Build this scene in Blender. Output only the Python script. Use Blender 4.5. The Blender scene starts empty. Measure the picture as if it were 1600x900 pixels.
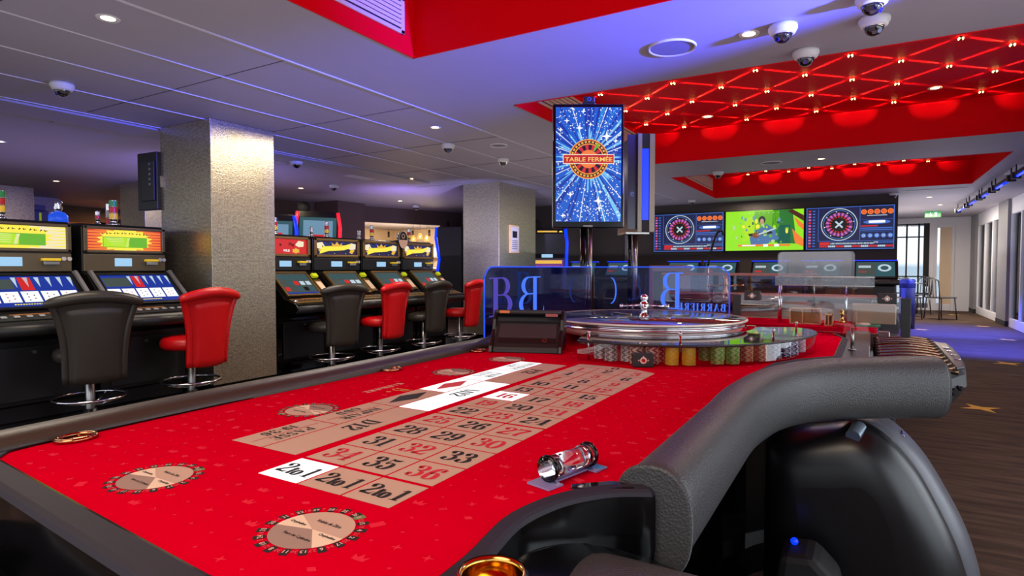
import bpy, bmesh, math, random
from math import sin, cos, pi, radians, atan2, sqrt, hypot
from mathutils import Vector, Matrix, Euler
random.seed(7)
SC = bpy.context.scene
COL = SC.collection

# ------------------------------------------------------------------ camera
cam = bpy.data.cameras.new('camera')
cam.sensor_width = 36.0
cam.lens = 935 / 1600 * 36.0
cam.clip_start = 0.02
cam.clip_end = 200
cam_ob = bpy.data.objects.new('camera', cam)
COL.objects.link(cam_ob)
cam_ob.location = (0, 0, 1.08)
cam_ob.rotation_euler = (radians(90) - math.atan(32 / 935), 0, radians(30.5))
SC.camera = cam_ob
SC.view_settings.view_transform = 'Standard'
SC.view_settings.look = 'None'
SC.view_settings.exposure = 0.0
SC.view_settings.gamma = 1.0
SC.view_settings.use_curve_mapping = False
try:
    SC.cycles.max_bounces = 8
    SC.cycles.diffuse_bounces = 3
    SC.cycles.glossy_bounces = 4
    SC.cycles.transmission_bounces = 6
    SC.cycles.transparent_max_bounces = 16
    SC.cycles.caustics_reflective = False
    SC.cycles.caustics_refractive = False
    SC.cycles.sample_clamp_indirect = 4.0
    SC.cycles.use_denoising = True
    SC.cycles.blur_glossy = 0.5
except Exception:
    pass

# ------------------------------------------------------------------ world: bright hazy daylight over the sea
W = bpy.data.worlds.new('daylight')
SC.world = W
W.use_nodes = True
nt = W.node_tree
nt.nodes.clear()
wo = nt.nodes.new('ShaderNodeOutputWorld')
wb = nt.nodes.new('ShaderNodeBackground')
wt = nt.nodes.new('ShaderNodeTexCoord')
ws = nt.nodes.new('ShaderNodeSeparateXYZ')
wr = nt.nodes.new('ShaderNodeValToRGB')
nt.links.new(wt.outputs['Generated'], ws.inputs[0])
wm = nt.nodes.new('ShaderNodeMath'); wm.operation = 'MULTIPLY_ADD'
wm.inputs[1].default_value = 0.5; wm.inputs[2].default_value = 0.5
nt.links.new(ws.outputs['Z'], wm.inputs[0])
nt.links.new(wm.outputs[0], wr.inputs[0])
cr = wr.color_ramp
cr.elements[0].position = 0.0; cr.elements[0].color = (0.74, 0.72, 0.78, 1)
cr.elements[1].position = 1.0; cr.elements[1].color = (0.80, 0.86, 1.0, 1)
for pos, c in ((0.44, (0.72, 0.72, 0.78, 1)), (0.47, (0.5, 0.56, 0.62, 1)), (0.500, (0.36, 0.46, 0.56, 1)), (0.502, (0.80, 0.83, 0.92, 1)), (0.6, (0.85, 0.88, 1.0, 1))):
    e = cr.elements.new(pos); e.color = c
nt.links.new(wr.outputs[0], wb.inputs[0])
wb.inputs[1].default_value = 1.5
nt.links.new(wb.outputs[0], wo.inputs[0])

CZ = 2.333      # ceiling
RZ = 2.69       # coffer ceiling
TZ = 0.78       # playing surface of the roulette table

# ------------------------------------------------------------------ lights of the room and added fills
def lamp(name, kind, loc, power, col=(1, 1, 1), rot=(0, 0, 0), size=0.1, sizey=None, spot=None, blend=0.5):
    l = bpy.data.lights.new(name, kind)
    l.energy = power; l.color = col
    if kind == 'AREA':
        l.shape = 'RECTANGLE' if sizey else 'DISK'; l.size = size
        if sizey: l.size_y = sizey
    else:
        l.shadow_soft_size = size
    if kind == 'SPOT':
        l.spot_size = spot; l.spot_blend = blend
    o = bpy.data.objects.new(name, l); COL.objects.link(o)
    o.location = loc; o.rotation_euler = rot
    return o
def aim(o, target):
    d = Vector(target) - o.location
    o.rotation_euler = d.to_track_quat('-Z', 'Y').to_euler()
    return o
# soft warm-white fill added under the ceiling, with no fittings of its own
WARM = (1.0, 0.86, 0.68)
for (x, y, p, sz) in ((-3.9, 1.2, 26, 1.2), (-3.9, 3.9, 30, 1.2), (-3.6, 6.6, 26, 1.2), (-0.6, -0.6, 30, 1.4), (0.5, 3.4, 12, 0.6), (-0.5, 7.7, 16, 0.6), (-1.8, 11.6, 14, 0.5), (1.2, 15.5, 80, 0.8), (-8, 5, 26, 1.0), (-10.4, 12.8, 420, 1.2)):
    lamp('warm_fill', 'AREA', (x, y, 2.30), p, WARM, size=sz)
# unseen upward fill lamps added to brighten the ceiling
LIL = (1.0, 0.80, 0.98)
for (x, y, sx, sy, p, c) in ((-3.3, 2.0, 2.0, 4.2, 10, (0.90, 0.82, 1.0)), (-3.3, 6.2, 2.0, 3.6, 9, (1.0, 0.86, 0.9)), (-0.9, 2.2, 2.6, 2.4, 8, LIL), (0.3, 3.5, 1.2, 0.9, 2.6, (1.0, 0.72, 0.78)), (-0.6, 6.2, 2.6, 2.6, 2.2, (1.0, 0.8, 0.8)), (-7.6, 4.0, 2.6, 4.0, 18, (0.66, 0.52, 1.0)), (-7.4, 8.5, 2.0, 3.0, 9, (0.9, 0.75, 0.95)), (-0.3, 9.7, 3.0, 3.0, 7, (1.0, 0.85, 0.9)), (-3.9, 10.2, 2.5, 3.5, 12, (0.9, 0.85, 1.0)), (1.2, 14.5, 1.6, 4.0, 26, (1.0, 0.95, 0.95)), (-10.4, 13.0, 3.5, 2.5, 130, (1.0, 0.82, 0.6))):
    lamp('fill_uplight', 'AREA', (x, y, 1.32), p, c, (pi, 0, 0), size=sx, sizey=sy)

# daylight entering through the glass wall on the right and from behind
lamp('window_daylight', 'AREA', (2.2, 1.6, 1.05), 55, (0.86, 0.93, 1.0), (0, radians(90), 0), size=1.5, sizey=5.0)
lamp('window_daylight', 'AREA', (2.2, 7.5, 1.05), 5, (0.86, 0.93, 1.0), (0, radians(90), 0), size=1.5, sizey=4.0)
lamp('orange_fill', 'AREA', (-12.9, 7.2, 2.25), 60, (1.0, 0.5, 0.2), size=0.8)  # unseen lamp added to make the orange back wall glow
# blue wash from the light bars along the glass wall and above the slot rows, plus one added spot
BLUE = (0.10, 0.14, 1.0)
aim(lamp('blue_wash', 'SPOT', (1.3, 2.95, 1.85), 3400, (0.06, 0.08, 1.0), size=0.05, spot=radians(38), blend=1), (-1.25, 3.15, 2.33))
aim(lamp('blue_wash', 'SPOT', (1.6, 9.5, 2.1), 2200, (0.05, 0.08, 1.0), size=0.05, spot=radians(80), blend=0.8), (1.4, 10.2, 0))
aim(lamp('blue_wash', 'SPOT', (1.6, 12.0, 2.1), 2200, (0.05, 0.08, 1.0), size=0.05, spot=radians(80), blend=0.8), (1.2, 12.5, 0))
aim(lamp('blue_wash', 'SPOT', (-6.6, 4.2, 1.5), 55, (0.30, 0.22, 1.0), size=0.1, spot=radians(150), blend=1), (-7.2, 4.6, 2.4))
aim(lamp('blue_wash', 'SPOT', (-6.4, 7.4, 1.6), 40, (0.35, 0.2, 1.0), size=0.1, spot=radians(150), blend=1), (-6.6, 7.6, 2.4))
aim(lamp('blue_wash', 'SPOT', (-3.9, 6.4, 1.0), 330, (0.42, 0.42, 1.0), size=0.1, spot=radians(70), blend=1), (-4.9, 7.44, 1.5))  # unseen spot added to tint the middle pillar lilac

# ------------------------------------------------------------------ colour and materials
def lin(c):
    c = c / 255.0
    return c / 12.92 if c <= 0.04045 else ((c + 0.055) / 1.055) ** 2.4
def rgb(r, g, b):
    return (lin(r), lin(g), lin(b), 1)
def node(t, typ, **kw):
    n = t.nodes.new(typ)
    for k, v in kw.items():
        setattr(n, k, v)
    return n
def mat(name, col=(128, 128, 128), rough=0.5, metal=0.0, coat=0.0, emit=None, es=1.0, spec=0.5, bump=None, noise=None, sheen=0.0):
    """bump=(kind, scale, strength); noise=(scale, amount, stretch)"""
    m = bpy.data.materials.new(name)
    m.use_nodes = True
    t = m.node_tree
    b = t.nodes['Principled BSDF']
    b.inputs['Base Color'].default_value = rgb(*col)
    b.inputs['Roughness'].default_value = rough
    b.inputs['Metallic'].default_value = metal
    b.inputs['Coat Weight'].default_value = coat
    b.inputs['Coat Roughness'].default_value = 0.05
    b.inputs['Specular IOR Level'].default_value = spec
    b.inputs['Sheen Weight'].default_value = sheen
    if emit:
        b.inputs['Emission Color'].default_value = rgb(*emit)
        b.inputs['Emission Strength'].default_value = es
    tc = node(t, 'ShaderNodeTexCoord')
    if noise:
        mp = node(t, 'ShaderNodeMapping')
        mp.inputs['Scale'].default_value = noise[2]
        t.links.new(tc.outputs['Object'], mp.inputs[0])
        n = node(t, 'ShaderNodeTexNoise')
        n.inputs['Scale'].default_value = noise[0]
        n.inputs['Detail'].default_value = 6
        t.links.new(mp.outputs[0], n.inputs[0])
        mx = node(t, 'ShaderNodeMix', data_type='RGBA')
        mx.inputs[6].default_value = tuple(v * (1 - noise[1]) for v in rgb(*col)[:3]) + (1,)
        mx.inputs[7].default_value = tuple(min(1, v * (1 + noise[1])) for v in rgb(*col)[:3]) + (1,)
        t.links.new(n.outputs[0], mx.inputs[0])
        t.links.new(mx.outputs[2], b.inputs['Base Color'])
    if bump:
        kind, sc_, st = bump
        if kind == 'voronoi':
            n = node(t, 'ShaderNodeTexVoronoi'); n.inputs['Scale'].default_value = sc_
        else:
            n = node(t, 'ShaderNodeTexNoise'); n.inputs['Scale'].default_value = sc_; n.inputs['Detail'].default_value = 3
        t.links.new(tc.outputs['Object'], n.inputs[0])
        bp = node(t, 'ShaderNodeBump')
        bp.inputs['Strength'].default_value = st
        bp.inputs['Distance'].default_value = 0.002
        t.links.new(n.outputs[0], bp.inputs['Height'])
        t.links.new(bp.outputs[0], b.inputs['Normal'])
    return m
def clear(name, tint=(0.9, 0.92, 0.95), gloss=0.08, milk=0.0, milkcol=(200, 200, 210), ior=1.45):
    """clear or tinted acrylic sheet: transparent, mirror-like towards grazing"""
    m = bpy.data.materials.new(name)
    m.use_nodes = True
    t = m.node_tree
    t.nodes.clear()
    out = node(t, 'ShaderNodeOutputMaterial')
    tr = node(t, 'ShaderNodeBsdfTransparent'); tr.inputs[0].default_value = (*tint, 1)
    gl = node(t, 'ShaderNodeBsdfGlossy'); gl.inputs['Roughness'].default_value = 0.03
    fr = node(t, 'ShaderNodeFresnel'); fr.inputs[0].default_value = ior
    ad = node(t, 'ShaderNodeMath', operation='ADD', use_clamp=True); ad.inputs[1].default_value = gloss
    t.links.new(fr.outputs[0], ad.inputs[0])
    mx = node(t, 'ShaderNodeMixShader')
    t.links.new(ad.outputs[0], mx.inputs[0]); t.links.new(tr.outputs[0], mx.inputs[1]); t.links.new(gl.outputs[0], mx.inputs[2])
    last = mx
    if milk:
        df = node(t, 'ShaderNodeBsdfDiffuse'); df.inputs[0].default_value = rgb(*milkcol)
        m2 = node(t, 'ShaderNodeMixShader'); m2.inputs[0].default_value = milk
        t.links.new(mx.outputs[0], m2.inputs[1]); t.links.new(df.outputs[0], m2.inputs[2])
        last = m2
    t.links.new(last.outputs[0], out.inputs[0])
    return m
def glow(name, col, s=1.0):
    """screen or lamp surface that gives off light"""
    return mat(name, (10, 10, 10), 0.3, emit=col, es=s)

M = {}
M['ceiling'] = mat('ceiling_paint', (158, 152, 160), 0.55, noise=(3, 0.04, (1, 1, 1)))
M['seam'] = mat('ceiling_seam', (205, 200, 205), 0.4)
M['seam_dark'] = mat('ceiling_joint', (70, 66, 76), 0.7)
M['red_lacquer'] = mat('red_lacquer', (228, 0, 20), 0.5, spec=0.06)
M['red_edge'] = mat('red_edge_trim', (250, 60, 60), 0.4)
M['grille'] = mat('grille_cream', (205, 180, 160), 0.5)
M['black'] = mat('black_plastic', (22, 21, 22), 0.35)
M['satin_black'] = mat('satin_black', (30, 30, 32), 0.42, bump=('noise', 300, 0.05))
M['gloss_black'] = mat('gloss_black_lacquer', (7, 7, 8), 0.14, coat=0.0, spec=0.32)
M['matt_black'] = mat('matt_black', (16, 15, 16), 0.7)
M['leather'] = mat('black_leather', (64, 64, 65), 0.45, bump=('voronoi', 260, 0.45))
M['leather_stool'] = mat('black_stool_leather', (56, 52, 47), 0.34, bump=('voronoi', 180, 0.12))
M['leather_rail'] = mat('dark_rail_leather', (60, 53, 44), 0.38, bump=('voronoi', 260, 0.12))
M['leather_red'] = mat('red_stool_leather', (214, 14, 22), 0.34, bump=('voronoi', 180, 0.10))
M['chrome'] = mat('chrome', (215, 215, 220), 0.12, metal=1)
M['steel'] = mat('brushed_steel', (160, 158, 155), 0.3, metal=1)
M['brass'] = mat('polished_brass', (232, 186, 92), 0.14, metal=1)
M['gold'] = mat('gold_bezel', (150, 118, 72), 0.35, metal=0.7)
M['bronze'] = mat('bronze_cabinet', (112, 98, 74), 0.32, metal=0.6)
M['white_plastic'] = mat('white_plastic', (215, 213, 210), 0.4)
M['white_paint'] = mat('white_paint', (222, 220, 226), 0.45)
M['grey_paint'] = mat('grey_paint', (128, 126, 130), 0.5)
M['dark_wall'] = mat('dark_wall', (74, 66, 62), 0.7, noise=(4, 0.08, (1, 1, 1)))
M['brown_wall'] = mat('brown_wall', (88, 68, 62), 0.7, noise=(4, 0.08, (1, 1, 1)))
M['cream_wall'] = mat('cream_wall', (238, 212, 176), 0.6)
M['orange_wall'] = mat('orange_wall', (178, 104, 46), 0.6)
M['bottle_amber'] = mat('amber_bottle_glass', (170, 96, 30), 0.1, coat=0.5)
M['bottle_dark'] = mat('dark_bottle_glass', (40, 46, 30), 0.1, coat=0.5)
M['clear'] = clear('clear_acrylic')
M['smoke'] = clear('smoked_acrylic', (0.90, 0.88, 0.90), 0.08)
M['blue_glass'] = clear('blue_tinted_glass', (0.78, 0.80, 0.97), 0.05, 0.02, (70, 80, 220))
M['window_glass'] = clear('window_glass', (0.94, 0.96, 0.97), 0.0, ior=1.18)
M['sorter_shell'] = mat('sorter_shell_black', (16, 16, 18), 0.30)
M['satin_grey'] = mat('satin_charcoal', (84, 86, 94), 0.36, bump=('noise', 300, 0.05))
M['ribbed_bronze'] = mat('dark_bronze_channel', (96, 80, 64), 0.2, metal=0.9)
M['steel_dark'] = mat('dark_steel', (90, 90, 94), 0.3, metal=0.8)
M['silver_cream'] = mat('silver_cream_shell', (140, 130, 112), 0.35, metal=0.3)
M['bronze_bright'] = mat('bright_bronze', (190, 130, 90), 0.15, metal=1)
M['milky_clear'] = clear('milky_clear_acrylic', (0.93, 0.92, 0.92), 0.06, 0.07, (200, 190, 190))
M['pale_edge'] = mat('pale_acrylic_edge', (226, 214, 200), 0.2)
M['foot_lilac'] = mat('lilac_clear_foot', (150, 140, 190), 0.1)
M['slate_rim'] = mat('slate_rim_top', (44, 41, 50), 0.6, spec=0.25)
M['pale_silver'] = mat('pale_silver_band', (232, 226, 210), 0.3, metal=0.35)
M['warm_metal'] = mat('warm_brushed_metal', (176, 148, 118), 0.4, metal=0.5)
M['light_wood'] = mat('light_wood', (232, 190, 128), 0.5, noise=(20, 0.1, (1, 1, 6)))
M['tan_cloth'] = mat('tan_printed_cloth', (206, 172, 150), 0.95, spec=0.1)
M['tan_light'] = mat('light_tan_printed_cloth', (242, 214, 184), 0.95, spec=0.1)
M['tan_dark'] = mat('dark_tan_printed_cloth', (168, 140, 126), 0.95, spec=0.1)
M['ink'] = mat('black_ink', (22, 16, 18), 0.8)
M['ink_red'] = mat('red_ink', (214, 20, 44), 0.8)
M['ink_pink'] = mat('faded_red_ink', (226, 66, 78), 0.8)
M['ink_gold'] = mat('gold_ink', (226, 160, 60), 0.7)
M['ink_cream'] = mat('cream_ink', (236, 190, 170), 0.8)
M['ink_green'] = mat('green_ink', (110, 140, 80), 0.8)
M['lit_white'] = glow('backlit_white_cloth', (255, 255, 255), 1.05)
M['lamp_warm'] = glow('warm_lamp', (255, 214, 150), 14)
M['led_tip'] = glow('led_tip', (255, 190, 110), 18)
M['neon_blue'] = glow('blue_light_tube', (0, 48, 255), 1.7)
M['neon_red'] = glow('red_light_tube', (255, 30, 50), 1.6)
M['edge_blue'] = glow('blue_lit_edge', (40, 90, 255), 0.9)
M['print_blue'] = glow('blue_lit_lettering', (70, 120, 255), 1.0)
M['exit_green'] = glow('exit_green', (30, 165, 90), 1.1)

# ------------------------------------------------------------------ special procedural materials
def felt_material():
    m = mat('red_felt', (216, 0, 36), 1.0, sheen=0.0, spec=0.0, bump=('noise', 900, 0.15), noise=(14, 0.05, (1, 1, 1)))
    return m
M['felt'] = felt_material()
M['felt_mark'] = mat('felt_tone_print', (232, 44, 66), 0.95, spec=0.0)
def carpet_material():
    m = mat('carpet', (80, 62, 54), 0.9, spec=0.15)
    t = m.node_tree; b = t.nodes['Principled BSDF']; tc = [n for n in t.nodes if n.type == 'TEX_COORD'][0]
    mp = node(t, 'ShaderNodeMapping'); mp.inputs['Rotation'].default_value = (0, 0, radians(-24)); mp.inputs['Scale'].default_value = (1.2, 9, 1)
    t.links.new(tc.outputs['Object'], mp.inputs[0])
    n1 = node(t, 'ShaderNodeTexNoise'); n1.inputs['Scale'].default_value = 2.2; n1.inputs['Detail'].default_value = 8; n1.inputs['Distortion'].default_value = 0.6
    t.links.new(mp.outputs[0], n1.inputs[0])
    n2 = node(t, 'ShaderNodeTexNoise'); n2.inputs['Scale'].default_value = 160
    t.links.new(tc.outputs['Object'], n2.inputs[0])
    r = node(t, 'ShaderNodeValToRGB')
    r.color_ramp.elements[0].position = 0.32; r.color_ramp.elements[0].color = rgb(66, 50, 43)
    r.color_ramp.elements[1].position = 0.68; r.color_ramp.elements[1].color = rgb(104, 80, 66)
    t.links.new(n1.outputs[0], r.inputs[0])
    mx = node(t, 'ShaderNodeMix', data_type='RGBA', blend_type='MULTIPLY'); mx.inputs[0].default_value = 0.5
    t.links.new(r.outputs[0], mx.inputs[6]); t.links.new(n2.outputs[0], mx.inputs[7])
    t.links.new(mx.outputs[2], b.inputs['Base Color'])
    return m
M['carpet'] = carpet_material()
def foil_material():
    """silver wallpaper pressed with a fine brick weave"""
    m = mat('silver_woven_wallpaper', (186, 180, 168), 0.30, metal=0.85)
    t = m.node_tree; b = t.nodes['Principled BSDF']; tc = [n for n in t.nodes if n.type == 'TEX_COORD'][0]
    sx = node(t, 'ShaderNodeSeparateXYZ'); t.links.new(tc.outputs['Object'], sx.inputs[0])
    ad = node(t, 'ShaderNodeMath', operation='ADD'); t.links.new(sx.outputs[0], ad.inputs[0]); t.links.new(sx.outputs[1], ad.inputs[1])
    cx = node(t, 'ShaderNodeCombineXYZ'); t.links.new(ad.outputs[0], cx.inputs[0]); t.links.new(sx.outputs[2], cx.inputs[1])
    br = node(t, 'ShaderNodeTexBrick')
    br.inputs['Scale'].default_value = 1.0
    br.inputs['Brick Width'].default_value = 0.028; br.inputs['Row Height'].default_value = 0.011
    br.inputs['Mortar Size'].default_value = 0.0016; br.inputs['Mortar Smooth'].default_value = 0.6
    br.inputs['Color1'].default_value = rgb(214, 204, 180); br.inputs['Color2'].default_value = rgb(190, 180, 158); br.inputs['Mortar'].default_value = rgb(136, 126, 108)
    t.links.new(cx.outputs[0], br.inputs[0])
    n = node(t, 'ShaderNodeTexNoise'); n.inputs['Scale'].default_value = 75; n.inputs['Detail'].default_value = 4
    t.links.new(tc.outputs['Object'], n.inputs[0])
    mx = node(t, 'ShaderNodeMix', data_type='RGBA', blend_type='OVERLAY'); mx.inputs[0].default_value = 0.75
    t.links.new(br.outputs[0], mx.inputs[6]); t.links.new(n.outputs[0], mx.inputs[7])
    t.links.new(mx.outputs[2], b.inputs['Base Color'])
    bp = node(t, 'ShaderNodeBump'); bp.inputs['Strength'].default_value = 0.5; bp.inputs['Distance'].default_value = 0.004
    t.links.new(n.outputs[0], bp.inputs['Height']); t.links.new(bp.outputs[0], b.inputs['Normal'])
    return m
M['foil'] = foil_material()

# ------------------------------------------------------------------ mesh builder
class MB:
    def __init__(s):
        s.v = []; s.f = []; s.mm = []; s.sm = []; s.mi = 0; s.smooth = False; s.T = None
    def mat(s, i, smooth=None):
        s.mi = i
        if smooth is not None: s.smooth = smooth
        return s
    def add(s, vs, fs, smooth=None):
        o = len(s.v)
        for p in vs:
            p = Vector(p)
            s.v.append(tuple(s.T @ p) if s.T is not None else tuple(p))
        for f in fs:
            s.f.append([o + i for i in f]); s.mm.append(s.mi); s.sm.append(s.smooth if smooth is None else smooth)
        return s
    def box(s, c, d, rot=None):
        hx, hy, hz = d[0] / 2, d[1] / 2, d[2] / 2
        vs = [Vector((x * hx, y * hy, z * hz)) for x in (-1, 1) for y in (-1, 1) for z in (-1, 1)]
        if rot: 
            R = Euler(rot).to_matrix()
            vs = [R @ v for v in vs]
        c = Vector(c)
        return s.add([c + v for v in vs], [(0, 1, 3, 2), (4, 6, 7, 5), (0, 4, 5, 1), (2, 3, 7, 6), (0, 2, 6, 4), (1, 5, 7, 3)], smooth=False)
    def b2(s, lo, hi):
        return s.box([(a + b) / 2 for a, b in zip(lo, hi)], [abs(b - a) for a, b in zip(lo, hi)])
    def prism(s, poly, a, b, axis='y', smooth=False):
        """poly in the two other axes (xz for y, xy for z, yz for x), extruded from a to b"""
        def P(u, v, w):
            return {'y': (u, w, v), 'z': (u, v, w), 'x': (w, u, v)}[axis]
        n = len(poly)
        vs = [P(u, v, a) for u, v in poly] + [P(u, v, b) for u, v in poly]
        s.add(vs, [list(range(n))[::-1], list(range(n, 2 * n))], smooth=False)
        o = len(s.v) - 2 * n
        for i in range(n):
            j = (i + 1) % n
            s.f.append([o + i, o + j, o + n + j, o + n + i]); s.mm.append(s.mi); s.sm.append(smooth)
        return s
    def lathe(s, prof, c=(0, 0, 0), n=32, axis='z', smooth=True, closed=False, a0=0, a1=2 * pi):
        vs = []; c = Vector(c)
        full = abs(a1 - a0 - 2 * pi) < 1e-6
        k = n if full else n + 1
        for r, z in prof:
            for i in range(k):
                a = a0 + (a1 - a0) * i / n
                p = {'z': (r * cos(a), r * sin(a), z), 'y': (r * cos(a), z, -r * sin(a)), 'x': (z, r * cos(a), r * sin(a))}[axis]
                vs.append(c + Vector(p))
        fs = []
        for j in range(len(prof) - 1):
            for i in range(n):
                i2 = (i + 1) % k if full else i + 1
                fs.append((j * k + i, j * k + i2, (j + 1) * k + i2, (j + 1) * k + i))
        s.add(vs, fs, smooth=smooth)
        return s
    def cyl(s, p0, p1, r0, r1=None, n=16, cap=True, smooth=True):
        r1 = r0 if r1 is None else r1
        p0 = Vector(p0); p1 = Vector(p1); d = (p1 - p0).normalized()
        u = d.orthogonal().normalized(); w = d.cross(u)
        vs = []
        for p, r in ((p0, r0), (p1, r1)):
            for i in range(n):
                a = 2 * pi * i / n
                vs.append(p + u * (r * cos(a)) + w * (r * sin(a)))
        s.add(vs, [(i, (i + 1) % n, n + (i + 1) % n, n + i) for i in range(n)], smooth=smooth)
        if cap:
            s.add(vs[:n], [list(range(n))[::-1]], smooth=False); s.add(vs[n:], [list(range(n))], smooth=False)
        return s
    def tube(s, pts, r, n=10, closed=False, ry=None, smooth=True, cap=True, up=(0, 0, 1)):
        """sweep a round or elliptic section; r may be a list; r is across, ry is along up"""
        P = [Vector(p) for p in pts]; N = len(P); vs = []
        for i, p in enumerate(P):
            if closed: d = P[(i + 1) % N] - P[i - 1]
            else: d = P[min(i + 1, N - 1)] - P[max(i - 1, 0)]
            d.normalize()
            U = Vector(up)
            if abs(d.dot(U)) > 0.98: U = Vector((1, 0, 0))
            sd = d.cross(U).normalized(); uu = sd.cross(d).normalized()
            rr = r[i] if isinstance(r, (list, tuple)) else r
            r2 = (ry[i] if isinstance(ry, (list, tuple)) else ry) if ry is not None else rr
            for k in range(n):
                a = 2 * pi * k / n
                vs.append(p + sd * (rr * cos(a)) + uu * (r2 * sin(a)))
        fs = []
        for i in range(N if closed else N - 1):
            for k in range(n):
                a = i * n + k; b = i * n + (k + 1) % n
                c_ = ((i + 1) % N) * n + (k + 1) % n; d_ = ((i + 1) % N) * n + k
                fs.append((a, b, c_, d_))
        s.add(vs, fs, smooth=smooth)
        if cap and not closed:
            s.add(vs[:n], [list(range(n))[::-1]], smooth=False); s.add(vs[-n:], [list(range(n))], smooth=False)
        return s
    def sphere(s, c, r, n=16, m=10, z0=-1.0, z1=1.0, sc=(1, 1, 1)):
        prof = []
        a0 = math.asin(z0); a1 = math.asin(z1)
        for j in range(m + 1):
            a = a0 + (a1 - a0) * j / m
            prof.append((max(1e-5, r * cos(a)), r * sin(a)))
        T = s.T
        base = Matrix.Translation(Vector(c)) @ Matrix.Diagonal((*sc, 1))
        s.T = base if T is None else T @ base
        s.lathe(prof, (0, 0, 0), n)
        s.T = T
        return s
    def grid(s, fn, nu, nv, smooth=True, wrap_u=False):
        vs = [fn(i / nu, j / nv) for j in range(nv + 1) for i in range(nu + 1)]
        fs = []
        for j in range(nv):
            for i in range(nu):
                a = j * (nu + 1) + i
                fs.append((a, a + 1, a + nu + 2, a + nu + 1))
        return s.add(vs, fs, smooth=smooth)
    def build(s, name, mats, parent=None, bevel=0, seg=2, sub=0, solid=0, recalc=True, loc=None, rot=None):
        me = bpy.data.meshes.new(name)
        me.from_pydata(s.v, [], s.f)
        if not isinstance(mats, (list, tuple)): mats = [mats]
        for m in mats: me.materials.append(m)
        me.polygons.foreach_set('material_index', s.mm)
        me.polygons.foreach_set('use_smooth', s.sm)
        me.update()
        if recalc:
            bm = bmesh.new(); bm.from_mesh(me)
            if not bevel: bmesh.ops.remove_doubles(bm, verts=bm.verts, dist=1e-6)
            bmesh.ops.recalc_face_normals(bm, faces=bm.faces)
            bm.to_mesh(me); bm.free()
        o = bpy.data.objects.new(name, me)
        COL.objects.link(o)
        if parent: o.parent = parent
        if loc is not None: o.location = loc
        if rot is not None: o.rotation_euler = rot
        if solid:
            md = o.modifiers.new('thickness', 'SOLIDIFY'); md.thickness = solid; md.offset = 0
        if bevel:
            md = o.modifiers.new('bevel', 'BEVEL'); md.width = bevel; md.segments = seg; md.limit_method = 'ANGLE'; md.angle_limit = radians(40)
            md.harden_normals = False
        if sub:
            md = o.modifiers.new('subdivision', 'SUBSURF'); md.levels = sub; md.render_levels = sub
        return o

def empty(name, loc=(0, 0, 0), rz=0.0, label=None, cat=None, group=None):
    o = bpy.data.objects.new(name, None)
    COL.objects.link(o); o.location = loc; o.rotation_euler = (0, 0, rz); o.empty_display_size = 0.1
    if label: tag(o, label, cat, group)
    return o
def tag(o, label, cat, group=None, kind=None):
    o['label'] = label; o['category'] = cat
    if group: o['group'] = group
    if kind: o['kind'] = kind
    return o
def struct(o, label=None):
    o['kind'] = 'structure'
    if label: o['label'] = label
    return o
def children_of(o):
    return [c for c in bpy.data.objects if c.parent == o]
def dup(root, loc=None, rz=None, label=None, group=None):
    cache = dup.cache.setdefault(root.name, None)
    if cache is None:
        def walk(o): return (o, [walk(c) for c in children_of(o)])
        cache = dup.cache[root.name] = walk(root)
    def cp(tree, parent):
        o, ch = tree
        c = o.copy(); COL.objects.link(c); c.parent = parent
        for k in ch: cp(k, c)
        return c
    r = cp(cache, None)
    if loc is not None: r.location = loc
    if rz is not None: r.rotation_euler = (0, 0, rz)
    if label: r['label'] = label
    if group: r['group'] = group
    return r
dup.cache = {}

# ------------------------------------------------------------------ flat artwork (prints, screens)
_tc = {}
def text_geo(s, bold=0.0):
    key = (s, bold)
    if key in _tc: return _tc[key]
    cu = bpy.data.curves.new('tmp_text', 'FONT'); cu.body = s; cu.size = 1.0; cu.align_x = 'CENTER'; cu.align_y = 'CENTER'
    cu.offset = bold; cu.resolution_u = 3
    ob = bpy.data.objects.new('tmp_text', cu); COL.objects.link(ob)
    dg = bpy.context.evaluated_depsgraph_get()
    me = bpy.data.meshes.new_from_object(ob.evaluated_get(dg))
    vs = [(v.co.x, v.co.y) for v in me.vertices]; fs = [list(p.vertices) for p in me.polygons]
    bpy.data.objects.remove(ob); bpy.data.curves.remove(cu); bpy.data.meshes.remove(me)
    xs = [v[0] for v in vs]; ys = [v[1] for v in vs]
    w = max(xs) - min(xs); h = max(ys) - min(ys); cx = (max(xs) + min(xs)) / 2; cy = (max(ys) + min(ys)) / 2
    r = ([(x - cx, y - cy) for x, y in vs], fs, w, h)
    _tc[key] = r
    return r
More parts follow.
